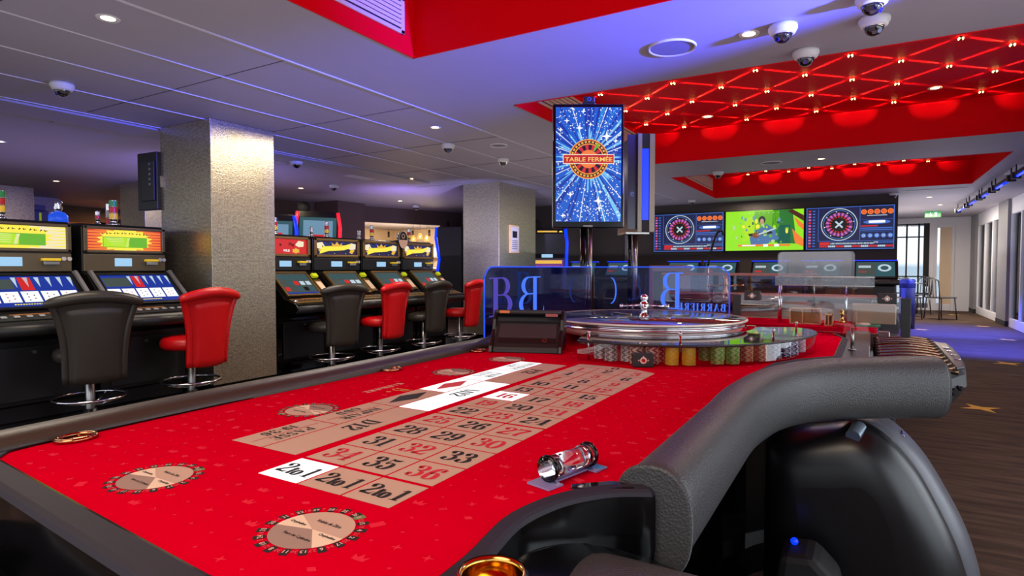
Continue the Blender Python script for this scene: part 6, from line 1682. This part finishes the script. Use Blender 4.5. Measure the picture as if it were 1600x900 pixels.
# ---- result screen over the roulette table
ang = radians(30.5)
t = empty('result_screen', (-1.336, 3.10, TZ), ang, 'tall portrait screen reading TABLE FERMÉE on a pole behind the wheel', 'screen')
W_, H_ = 0.392, 0.680; zb = 1.300 - TZ
b = MB(); b.b2((-W_ / 2, -0.022, zb), (W_ / 2, 0.035, zb + H_)); b.build('bezel', M['gloss_black'], t, bevel=0.005)
b = MB(); b.b2((-W_ / 2 - 0.003, -0.018, zb + 0.01), (-W_ / 2, 0.0, zb + H_ - 0.2)); b.b2((W_ / 2, -0.018, zb + 0.01), (W_ / 2 + 0.003, 0.0, zb + H_ - 0.3)); b.build('side_glint_strip', M['steel'], t)
pw, ph = W_ - 0.030, H_ - 0.052
S = Sheet((0, -0.0225, zb + H_ / 2 + 0.008), (1, 0, 0), (0, 0, 1), 0.0006)
S.L = 1; S.m(glow('poster_blue', (14, 92, 206), 1.0)).rect(-pw / 2, -ph / 2, pw / 2, ph / 2)
def clipr(x, y): return (max(-pw / 2, min(pw / 2, x)), max(-ph / 2, min(ph / 2, y)))
ox, oy = 0.0, 0.030
random.seed(4)
pal = [glow('poster_deep', (2, 50, 160), 1.0), glow('poster_sky', (30, 132, 220), 1.0), glow('poster_pale', (120, 196, 244), 1.0), glow('poster_mid', (8, 92, 204), 1.0)]
def ray_end(a):
    dx, dy = cos(a), sin(a); t1 = min((pw / 2 - 0.001) / max(1e-6, abs(dx)), ((ph / 2 - oy) if dy > 0 else (ph / 2 + oy)) / max(1e-6, abs(dy)) - 0.001)
    return ox + dx * t1, oy + dy * t1
for i in range(64):
    a = 2 * pi * i / 64 + random.uniform(-0.03, 0.03); wd = random.uniform(0.012, 0.04)
    S.L = 2; S.m(random.choice([pal[0], pal[3], pal[0], pal[3], pal[1], pal[2]] if i % 2 else [pal[0], pal[0], pal[3]])).poly([(ox, oy), ray_end(a - wd), ray_end(a + wd)])
S.L = 3; S.m(pal[2])
for i in range(40):
    a = random.uniform(0, 2 * pi); r = random.uniform(0.11, 0.17); S.poly([(ox, oy), (ox + r * cos(a - 0.03), oy + r * sin(a - 0.03)), (ox + r * 1.15 * cos(a), oy + r * 1.15 * sin(a)), (ox + r * cos(a + 0.03), oy + r * sin(a + 0.03))])
S.L = 4; S.m(A['white'])
for a in (70, 108, 40, 140, 205, 232, 262, 285, 310, 335, 160, 20, 185):
    a = radians(a); e = ray_end(a); S.poly([(ox, oy), (e[0] - 0.002 * sin(a), e[1] + 0.002 * cos(a)), (e[0] + 0.002 * sin(a), e[1] - 0.002 * cos(a))])
cnt = 0
while cnt < 520:
    x = random.uniform(-pw / 2 + 0.004, pw / 2 - 0.004); y = random.uniform(-ph / 2 + 0.004, ph / 2 - 0.004)
    d = hypot(x - ox, y - oy)
    if d < 0.12 or random.random() > (0.35 + d * 2.0): continue
    S.disc(x, y, random.choice((0.0016, 0.0022, 0.003, 0.0036)), n=7); cnt += 1
for x, y, r in ((-0.05, 0.20, 0.022), (0.10, 0.155, 0.030), (0.055, -0.20, 0.028), (-0.12, 0.24, 0.016), (0.01, 0.22, 0.014), (0.15, 0.13, 0.016), (-0.10, -0.165, 0.018), (0.06, -0.24, 0.02), (0.065, -0.15, 0.014), (-0.155, 0.19, 0.015), (-0.03, 0.29, 0.014), (-0.14, -0.28, 0.016)): S.star(x, y, r, 4, 0.3); S.disc(x, y, r * 0.36, n=10)
S.L = 6; S.m(A['gold']).disc(ox, oy, 0.110, n=48); S.L = 7; S.m(A['red']).disc(ox, oy, 0.105, n=48)
S.L = 8; S.m(A['black']).ring(ox, oy, 0.086, 0.101, n=40); S.m(A['gold']).ring(ox, oy, 0.080, 0.084, n=40)
S.L = 9; S.m(A['gold'])
for i in range(30):
    a = 2 * pi * i / 30; S.ring(ox, oy, 0.089, 0.099, a, a + 0.13, 2)
S.L = 8
for i in range(24):
    a = 2 * pi * i / 24; S.m(A['black'] if i % 2 else A['red']).ring(ox, oy, 0.050, 0.078, a, a + 2 * pi / 24, 2)
S.L = 9; S.m(A['orange']).disc(ox, oy, 0.050, n=30); S.m(A['green']).ring(ox, oy, 0.052, 0.100, radians(52), radians(62), 3)
S.L = 10; S.m(A['cream']).rect(-0.142, oy - 0.027, 0.142, oy + 0.026); S.L = 11; S.m(glow('banner_red', (196, 30, 30), 0.95)).rect(-0.138, oy - 0.023, 0.138, oy + 0.022)
S.L = 12; S.m(glow('banner_gold', (255, 206, 100), 1.0)).text('TABLE FERMÉE', 0, oy + 0.001, w=0.262, h=0.030, bold=0.018)
S.build2('picture', t)
b = MB(); b.cyl((-0.02, 0.02, 0.0), (-0.02, 0.02, zb + 0.05), 0.020, n=20); b.mat(1).cyl((0.018, 0.02, 0.0), (0.018, 0.02, zb + 0.05), 0.011, n=14); b.build('pole', [M['gloss_black'], M['steel']], t)
b = MB(); b.b2((-0.08, -0.03, 0.0), (0.08, 0.07, 0.008)); b.build('base_plate', M['gloss_black'], t, bevel=0.002)
b = MB(); b.b2((-0.035, -0.015, zb + H_), (0.04, 0.02, zb + H_ + 0.012)); b.b2((-0.028, -0.012, zb + H_ + 0.012), (0.036, 0.015, zb + H_ + 0.045)); cb = b.build('screen_camera', M['black'], t, bevel=0.006)
b = MB(); b.tube([(0.004 + 0.010 * cos(2 * pi * i / 16), -0.014, zb + H_ + 0.029 + 0.008 * sin(2 * pi * i / 16)) for i in range(16)], 0.0022, 6, closed=True); b.build('lens_ring', M['edge_blue'], cb)
S = Sheet((0, -0.0225, zb + 0.010), (1, 0, 0), (0, 0, 1), 0.0006); S.m(M['white_plastic']); 
for i in range(7): S.rect(-0.026 + i * 0.0075, -0.003, -0.021 + i * 0.0075, 0.003)
S.build2('maker_mark', t)
# ---- second pole display, edge towards us
t = empty('totem_display', (-1.255, 3.88, TZ), ang + radians(6), 'silver-edged pole display with blue light strip, just right of the result screen', 'display')
z0 = 1.315 - TZ; z1 = 1.965 - TZ
b = MB(); b.b2((-0.062, 0.0, z0), (-0.028, 0.42, z1)); b.b2((0.022, 0.0, z0), (0.060, 0.42, z1)); b.build('silver_shells', M['silver_cream'], t, bevel=0.003)
b = MB(); b.b2((-0.028, 0.006, z0), (0.022, 0.41, z1)); b.build('core', M['matt_black'], t)
b = MB(); b.b2((-0.026, 0.002, z0 + 0.08), (0.018, 0.008, z1 - 0.1)); b.build('light_strip', M['neon_blue'], t)
b = MB(); b.b2((-0.066, -0.02, z0 + 0.0), (-0.062, 0.44, z1)); b.b2((-0.125, 0.0, z0 + 0.02), (-0.066, 0.02, z1 - 0.01)); b.build('side_screen', mat('dim_violet_screen', (50, 46, 70), 0.2), t)
S = Sheet((-0.095, -0.001, (z0 + z1) / 2), (0, 0, 1), (-1, 0, 0), 0.0006); S.m(glow('violet_caption', (84, 96, 190), 0.7)); S.text('e', -0.075, 0.0, h=0.030, rot=-pi / 2); S.build2('caption', t)
b = MB(); b.cyl((-0.04, 0.1, 0.0), (-0.04, 0.1, z0), 0.018, n=16); b.mat(1).cyl((-0.08, 0.1, 0.0), (-0.08, 0.1, z0), 0.012, n=14); b.build('pole', [M['steel'], M['gloss_black']], t)
b = MB(); b.b2((-0.13, 0.02, z0 - 0.012), (0.03, 0.2, z0)); b.build('top_plate', M['steel'], t)

# ================================================================== SECOND TABLE AND WHAT STANDS ON IT
t = empty('roulette_table', (-0.6, 4.6, 0), 0, 'second roulette table, red cloth and brown panels, behind the first', 'roulette table')
TM2 = Matrix.Translation((-0.6, 4.6, 0)).inverted()
b = MB(); b.T = TM2; b.prism([(-1.30, 3.42), (-0.09, 3.42), (0.06, 3.52), (0.065, 3.85), (-1.3, 3.85)], TZ - 0.03, TZ - 0.002, 'z'); b.build('playing_surface', M['felt'], t)
b = MB(); b.T = TM2; b.prism([(-1.3, 3.85), (0.065, 3.85), (0.08, 5.6), (-0.4, 5.9), (-1.3, 5.9)], TZ - 0.03, TZ - 0.002, 'z'); b.build('dark_surround', mat('dark_red_surround', (70, 20, 18), 0.35), t)
b = MB(); b.T = TM2; b.prism([(-1.34, 3.40), (-0.08, 3.40), (0.09, 3.50), (0.12, 5.62), (-0.38, 5.95), (-1.34, 5.95)], 0.08, TZ - 0.03, 'z'); b.build('table_body', mat('dark_brown_lacquer', (58, 30, 24), 0.15, coat=0.6), t, bevel=0.01)
b = MB(); b.T = TM2; b.prism([(-1.2, 3.6), (-0.1, 3.6), (-0.1, 5.5), (-1.2, 5.5)], 0.0, 0.08, 'z'); b.build('plinth', M['matt_black'], t)
b = MB(); b.T = TM2; sp2 = smooth_pts([(0.12, 3.9, 0.75), (0.14, 4.6, 0.76), (0.13, 5.4, 0.76), (-0.1, 5.85, 0.76), (-0.6, 6.0, 0.76), (-1.2, 6.0, 0.76)], 5); squircle(b, sp2, [0.05] * len(sp2), [0.06] * len(sp2), 20); b.build('armrest', M['leather'], t)
t = empty('roulette_spinner', (-0.90, 4.70, TZ - 0.001), 0, 'second roulette wheel with bronze turret on the table behind', 'roulette wheel')
b = MB(); b.lathe([(0.0001, 0.0), (0.30, 0.0), (0.385, 0.05), (0.40, 0.075), (0.39, 0.085), (0.37, 0.075), (0.26, 0.04), (0.0001, 0.06)], n=64); b.build('bowl', mat('walnut_bowl', (96, 48, 30), 0.18, coat=0.8), t)
b = MB(); b.lathe([(0.0001, 0.05), (0.04, 0.06), (0.02, 0.08), (0.026, 0.12), (0.014, 0.15), (0.026, 0.18), (0.014, 0.21), (0.022, 0.235), (0.0001, 0.25)], n=24); tu = b.build('turret', M['bronze_bright'], t)
for k in range(4):
    a = 0.5 + k * pi / 2
    b = MB(); b.tube([(0, 0, 0.17), (0.12 * cos(a), 0.12 * sin(a), 0.165)], 0.005, 8); b.sphere((0.125 * cos(a), 0.125 * sin(a), 0.165), 0.012, 10, 6); b.build('turret_arm', M['bronze_bright'], tu)
# brown-railed partition
t = empty('railed_partition', (-0.7, 5.25, TZ), 0, 'smoked partition with rose-brown rails across the second table', 'partition')
rb = mat('rose_brown_rail', (186, 118, 106), 0.35)
b = MB(); b.b2((-0.85, -0.02, 0.232), (0.38, 0.02, 0.254)); b.b2((-0.80, -0.03, 0.068), (0.78, 0.02, 0.092)); b.build('rail', rb, t, bevel=0.003)
b = MB(); b.b2((-0.84, -0.003, 0.0), (0.76, 0.003, 0.235)); b.build('pane', M['smoke'], t)
for x in (-0.83, -0.3, 0.36, 0.75):
    b = MB(); b.cyl((x, 0, 0), (x, 0, 0.24 if x < 0.5 else 0.08), 0.008, n=10); b.build('post', M['steel'], t)
# clear organiser
t = empty('chip_organiser', (-0.23, 3.55, TZ - 0.0012), 0, 'clear acrylic chip organiser with scalloped rows on thin legs', 'organiser')
zo = 0.252
b = MB(); w2 = 0.185
pts = [(-w2, zo - 0.0), (w2, zo - 0.0), (w2, zo + 0.115)] + [(w2 - 0.02 + 0.02 * cos(a), zo + 0.115 + 0.02 * sin(a)) for a in [radians(90 * i / 4) for i in range(5)]] + [(-w2 + 0.02 + 0.02 * cos(a), zo + 0.115 + 0.02 * sin(a)) for a in [radians(90 + 90 * i / 4) for i in range(5)]]
b.prism(pts, 0.05, 0.056, 'y'); b.prism([(x * 0.93, z * 0.98 + 0.004) for x, z in pts], 0.0, 0.006, 'y'); b.build('upright_sheets', M['milky_clear'], t)
for j in range(2):
    for i in range(7):
        x = -w2 * 0.80 + i * w2 * 1.6 / 6; z = zo + 0.035 + 0.05 * j
        b = MB(); b.lathe([(0.022, 0.006), (0.022, 0.05)], (x, 0, z), 12, 'y', a0=0.0, a1=pi); b.build('cup', M['milky_clear'], t)
b = MB(); b.b2((-w2, -0.05, zo - 0.045), (w2 + 0.09, -0.046, zo + 0.0)); b.b2((-w2, -0.05, zo - 0.046), (w2 + 0.09, 0.06, zo - 0.042)); b.build('front_tray', M['milky_clear'], t)
b = MB()
pl = [(-w2 + 0.02 + i * 0.0105, -0.048, zo - 0.012 - 0.022 * abs(sin(i * pi / 4))) for i in range(42)]
b.tube(pl, 0.0018, 5); b.tube([(-w2, -0.048, zo), (w2 + 0.09, -0.048, zo)], 0.0024, 6); b.tube([(-w2, -0.048, zo - 0.045), (w2 + 0.09, -0.048, zo - 0.045)], 0.0024, 6); b.build('scalloped_edge', M['pale_edge'], t)
for x in (-w2 + 0.02, w2 - 0.035):
    for y in (-0.04, 0.05):
        b = MB(); b.cyl((x, y, 0.0), (x, y, zo - 0.045), 0.005, n=10); b.build('leg', M['chrome'], t)
# light wooden boxes
for (x, y, w_, d_, h_, lb) in ((-0.270, 3.56, 0.15, 0.07, 0.085, 'light wooden box open to the front on the second table'), (-0.155, 3.50, 0.04, 0.06, 0.06, 'small light wooden block beside the open wooden box')):
    t = empty('wooden_box', (x, y, TZ - 0.0015), 0, lb, 'box')
    b = MB(); tt = 0.006
    b.b2((-w_ / 2, -d_ / 2, 0), (-w_ / 2 + tt, d_ / 2, h_)); b.b2((w_ / 2 - tt, -d_ / 2, 0), (w_ / 2, d_ / 2, h_)); b.b2((-w_ / 2, -d_ / 2, 0), (w_ / 2, d_ / 2, tt)); b.b2((-w_ / 2, -d_ / 2, h_ - tt), (w_ / 2, d_ / 2, h_)); b.b2((-w_ / 2, d_ / 2 - tt, 0), (w_ / 2, d_ / 2, h_)); b.b2((-w_ * 0.1, -d_ / 2, 0), (-w_ * 0.1 + tt, d_ / 2, h_))
    b.build('case', M['light_wood'], t, bevel=0.001)
t = empty('brass_bell', (-0.095, 3.47, TZ - 0.0015), 0, 'small brass pawn-shaped bell on a red ring base', 'bell')
b = MB(); b.lathe([(0.0001, 0.02), (0.016, 0.02), (0.014, 0.03), (0.007, 0.04), (0.006, 0.058), (0.010, 0.062), (0.010, 0.066), (0.006, 0.07), (0.010, 0.078), (0.008, 0.086), (0.0001, 0.09)], n=24); b.build('handle', M['brass'], t)
b = MB(); b.lathe([(0.0001, 0), (0.036, 0), (0.038, 0.008), (0.036, 0.018), (0.0001, 0.02)], n=32); b.build('red_base', mat('red_base', (190, 40, 40), 0.4), t)
t = empty('round_coaster', (-0.005, 3.62, TZ - 0.0015), 0, 'pale round coaster right of the brass bell', 'coaster')
b = MB(); b.lathe([(0.0001, 0), (0.034, 0), (0.036, 0.006), (0.030, 0.012), (0.0001, 0.012)], n=28); b.build('disc', M['ink_cream'], t)
t = empty('card_shoe', (0.045, 3.66, TZ - 0.0015), 0, 'brushed metal box on a green cloth strip behind the clear divider', 'box')
b = MB(); b.b2((-0.10, 0.0, 0.004), (0.10, 0.16, 0.105)); b.build('case', M['warm_metal'], t, bevel=0.004)
b = MB(); b.b2((-0.085, -0.14, 0.0), (0.03, 0.16, 0.004)); b.build('green_cloth', mat('green_cloth', (60, 130, 100), 0.8), t)

# cups and small things on the left ledge behind the touch terminal
t = empty('steel_tumbler', (-1.222, 2.665, TZ + 0.0045), 0, 'brushed steel tumbler behind the touch terminal', 'tumbler')
b = MB(); b.lathe([(0.0001, 0), (0.026, 0), (0.030, 0.075), (0.028, 0.075), (0.024, 0.004), (0.0001, 0.004)], n=28); b.build('body', M['chrome'], t)
t = empty('red_knob_switch', (-1.225, 2.30, TZ + 0.0045), 0, 'small red knob beside the steel tumbler', 'switch')
b = MB(); b.lathe([(0.0001, 0), (0.016, 0), (0.016, 0.012), (0.010, 0.016), (0.017, 0.026), (0.012, 0.036), (0.0001, 0.038)], n=20); b.build('knob', mat('red_knob', (200, 20, 24), 0.25), t)

# ---- terminals in a row under the wall screens
def terminal(x, y, label, rz=0):
    t = empty('betting_terminal', (x, y, 0), rz, label, 'betting terminal', 'betting terminals under the wall screens')
    b = MB(); b.b2((-0.22, -0.12, 0), (0.22, 0.22, 0.86)); b.b2((-0.26, -0.22, 0.86), (0.26, 0.24, 0.93)); b.build('cabinet', M['black'], t, bevel=0.02)
    b = MB(); b.prism([(0.0, 0.93), (0.20, 0.93), (0.24, 1.15), (0.16, 1.17), (-0.02, 0.95)], -0.25, 0.25, 'x'); b.build('screen_housing', M['black'], t, bevel=0.012)
    d_ = Vector((0, 0.18, 0.22)).normalized(); S = Sheet((0, 0.068, 1.058), (1, 0, 0), d_, 0.002)
    S.m(A['teal']).rect(-0.215, -0.12, 0.215, 0.12); S.L = 2; S.m(A['grey']).rect(-0.2, -0.10, 0.0, 0.10); S.m(A['pale']).ring(0.1, 0.02, 0.045, 0.075, n=20, sy=0.8); S.m(A['pale']).rect(-0.19, 0.02, -0.05, 0.06); S.m(A['red']).rect(-0.19, -0.06, -0.1, -0.03)
    S.build2('touch_screen', t)
    b = MB(); b.b2((-0.25, 0.155, 1.168), (0.25, 0.175, 1.178)); b.build('blue_strip', M['neon_blue'], t)
for i, (x, y, lb) in enumerate(((-2.36, 9.0, 'betting terminal under the left part of the first wall screen'), (-1.82, 9.0, 'betting terminal left of centre under the middle wall screen'), (-1.15, 9.0, 'betting terminal under the right half of the middle wall screen'), (-0.50, 9.0, 'betting terminal half hidden by the clear organiser'), (0.12, 9.0, 'betting terminal right of the clear organiser, nearest the aisle'), (-3.35, 9.0, 'betting terminal behind the pole of the totem display'), (-4.0, 9.0, 'betting terminal right of the result screen pole'))):
    terminal(x, y, lb)
# crook-topped stand
t = empty('crook_stand', (-1.52, 7.2, 0), 0, 'thin black crook-topped stand in front of the wall screens', 'stand')
b = MB(); b.tube(smooth_pts([(-0.06, 0, 1.1), (-0.02, 0, 1.3), (0.03, 0, 1.46), (0.07, 0, 1.50), (0.10, 0, 1.49), (0.105, 0, 1.45)], 5), 0.013, 8); b.build('crook', M['matt_black'], t)
b = MB(); b.cyl((-0.06, 0, 0.02), (-0.06, 0, 1.1), 0.012, n=10); b.lathe([(0.0001, 0), (0.12, 0), (0.12, 0.015), (0.0001, 0.02)], (-0.06, 0, 0), 24); b.build('pole', M['steel'], t)
# grey cabinet with dark window (cash unit) behind the blue divider
t = empty('cash_cabinet', (-1.75, 6.2, 0), 0, 'beige cabinet with dark window behind the blue divider', 'cabinet')
b = MB(); b.b2((-0.17, -0.15, 0), (0.17, 0.2, 1.10)); b.build('body', mat('beige_cabinet', (170, 130, 124), 0.4), t, bevel=0.01)
b = MB(); b.b2((-0.12, -0.158, 0.66), (0.12, -0.15, 1.04)); b.build('dark_window', M['gloss_black'], t)

# ---- café chairs and table by the end window
def cafe_chair(loc, rz, label):
    t = empty('cafe_chair', loc, rz, label, 'chair', 'metal chairs by the end window')
    for sx_, sy in ((-1, -1), (1, -1), (-1, 1), (1, 1)):
        b = MB(); b.tube([(sx_ * 0.20, sy * 0.20, 0), (sx_ * 0.17, sy * 0.17, 0.45)], 0.012, 8); b.build('leg', M['steel_dark'], t)
    b = MB(); b.b2((-0.2, -0.2, 0.44), (0.2, 0.2, 0.465)); b.build('seat', M['steel_dark'], t, bevel=0.01)
    b = MB(); b.tube([(-0.2, 0.19, 0.45), (-0.19, 0.22, 0.8), (-0.1, 0.23, 0.86), (0.1, 0.23, 0.86), (0.19, 0.22, 0.8), (0.2, 0.19, 0.45)], 0.013, 8)
    for k in range(4): b.tube([(-0.12 + 0.08 * k, 0.2, 0.46), (-0.12 + 0.08 * k, 0.23, 0.86)], 0.008, 6)
    b.build('backrest', M['steel_dark'], t)
cafe_chair((0.78, 15.1, 0), 0.4, 'dark metal chair by the end window, nearest the screen wall')
cafe_chair((1.05, 16.75, 0), -0.9, 'dark metal chair by the end window, farther back near the white door')
cafe_chair((1.38, 15.35, 0), 2.2, 'dark metal chair by the end window, turned with its back to the aisle')
t = empty('cafe_table', (0.92, 16.0, 0), 0, 'round metal table between the chairs by the end window', 'table')
b = MB(); b.lathe([(0.0001, 0.72), (0.26, 0.72), (0.26, 0.74), (0.0001, 0.74)], n=28); b.build('tabletop', M['steel'], t)
b = MB(); b.lathe([(0.0001, 0), (0.18, 0), (0.18, 0.02), (0.03, 0.04), (0.025, 0.72)], n=20); b.build('pedestal', M['steel_dark'], t)
t = empty('waste_unit', (0.66, 12.7, 0), 0, 'brushed metal rounded unit standing just past the screen wall', 'cabinet')
b = MB(); b.lathe([(0.0001, 0), (0.12, 0), (0.12, 0.85), (0.10, 0.88), (0.0001, 0.88)], n=28); b.build('body', M['steel_dark'], t)
b = MB(); b.lathe([(0.122, 0.72), (0.125, 0.76), (0.122, 0.80)], n=28); b.build('band', M['matt_black'], t)
# coiled cable and power lamp under the armrest
t = empty('power_unit', (-0.12, 1.75, 0), 0, 'black power unit with small blue lamp on the floor under the armrest', 'power unit')
b = MB(); b.prism([(-0.10, 0), (0.10, 0), (0.08, 0.28), (0.02, 0.34), (-0.06, 0.33)], -0.07, 0.07, 'y'); b.build('case', M['matt_black'], t, bevel=0.02)
b = MB(); b.sphere((-0.03, 0.0, 0.345), 0.010, 10, 6); b.build('lamp', M['neon_blue'], t)
t = empty('cable', (-0.02, 1.55, 0), 0, 'grey cable looped on the carpet beside the chip sorter', 'cable')
b = MB(); b.tube([(0.09 * cos(a) * (1 + 0.1 * sin(3 * a)), 0.12 * sin(a), 0.008 + 0.004 * sin(5 * a)) for a in [i * 0.22 for i in range(27)]], 0.004, 6); b.build('loop', M['steel_dark'], t)
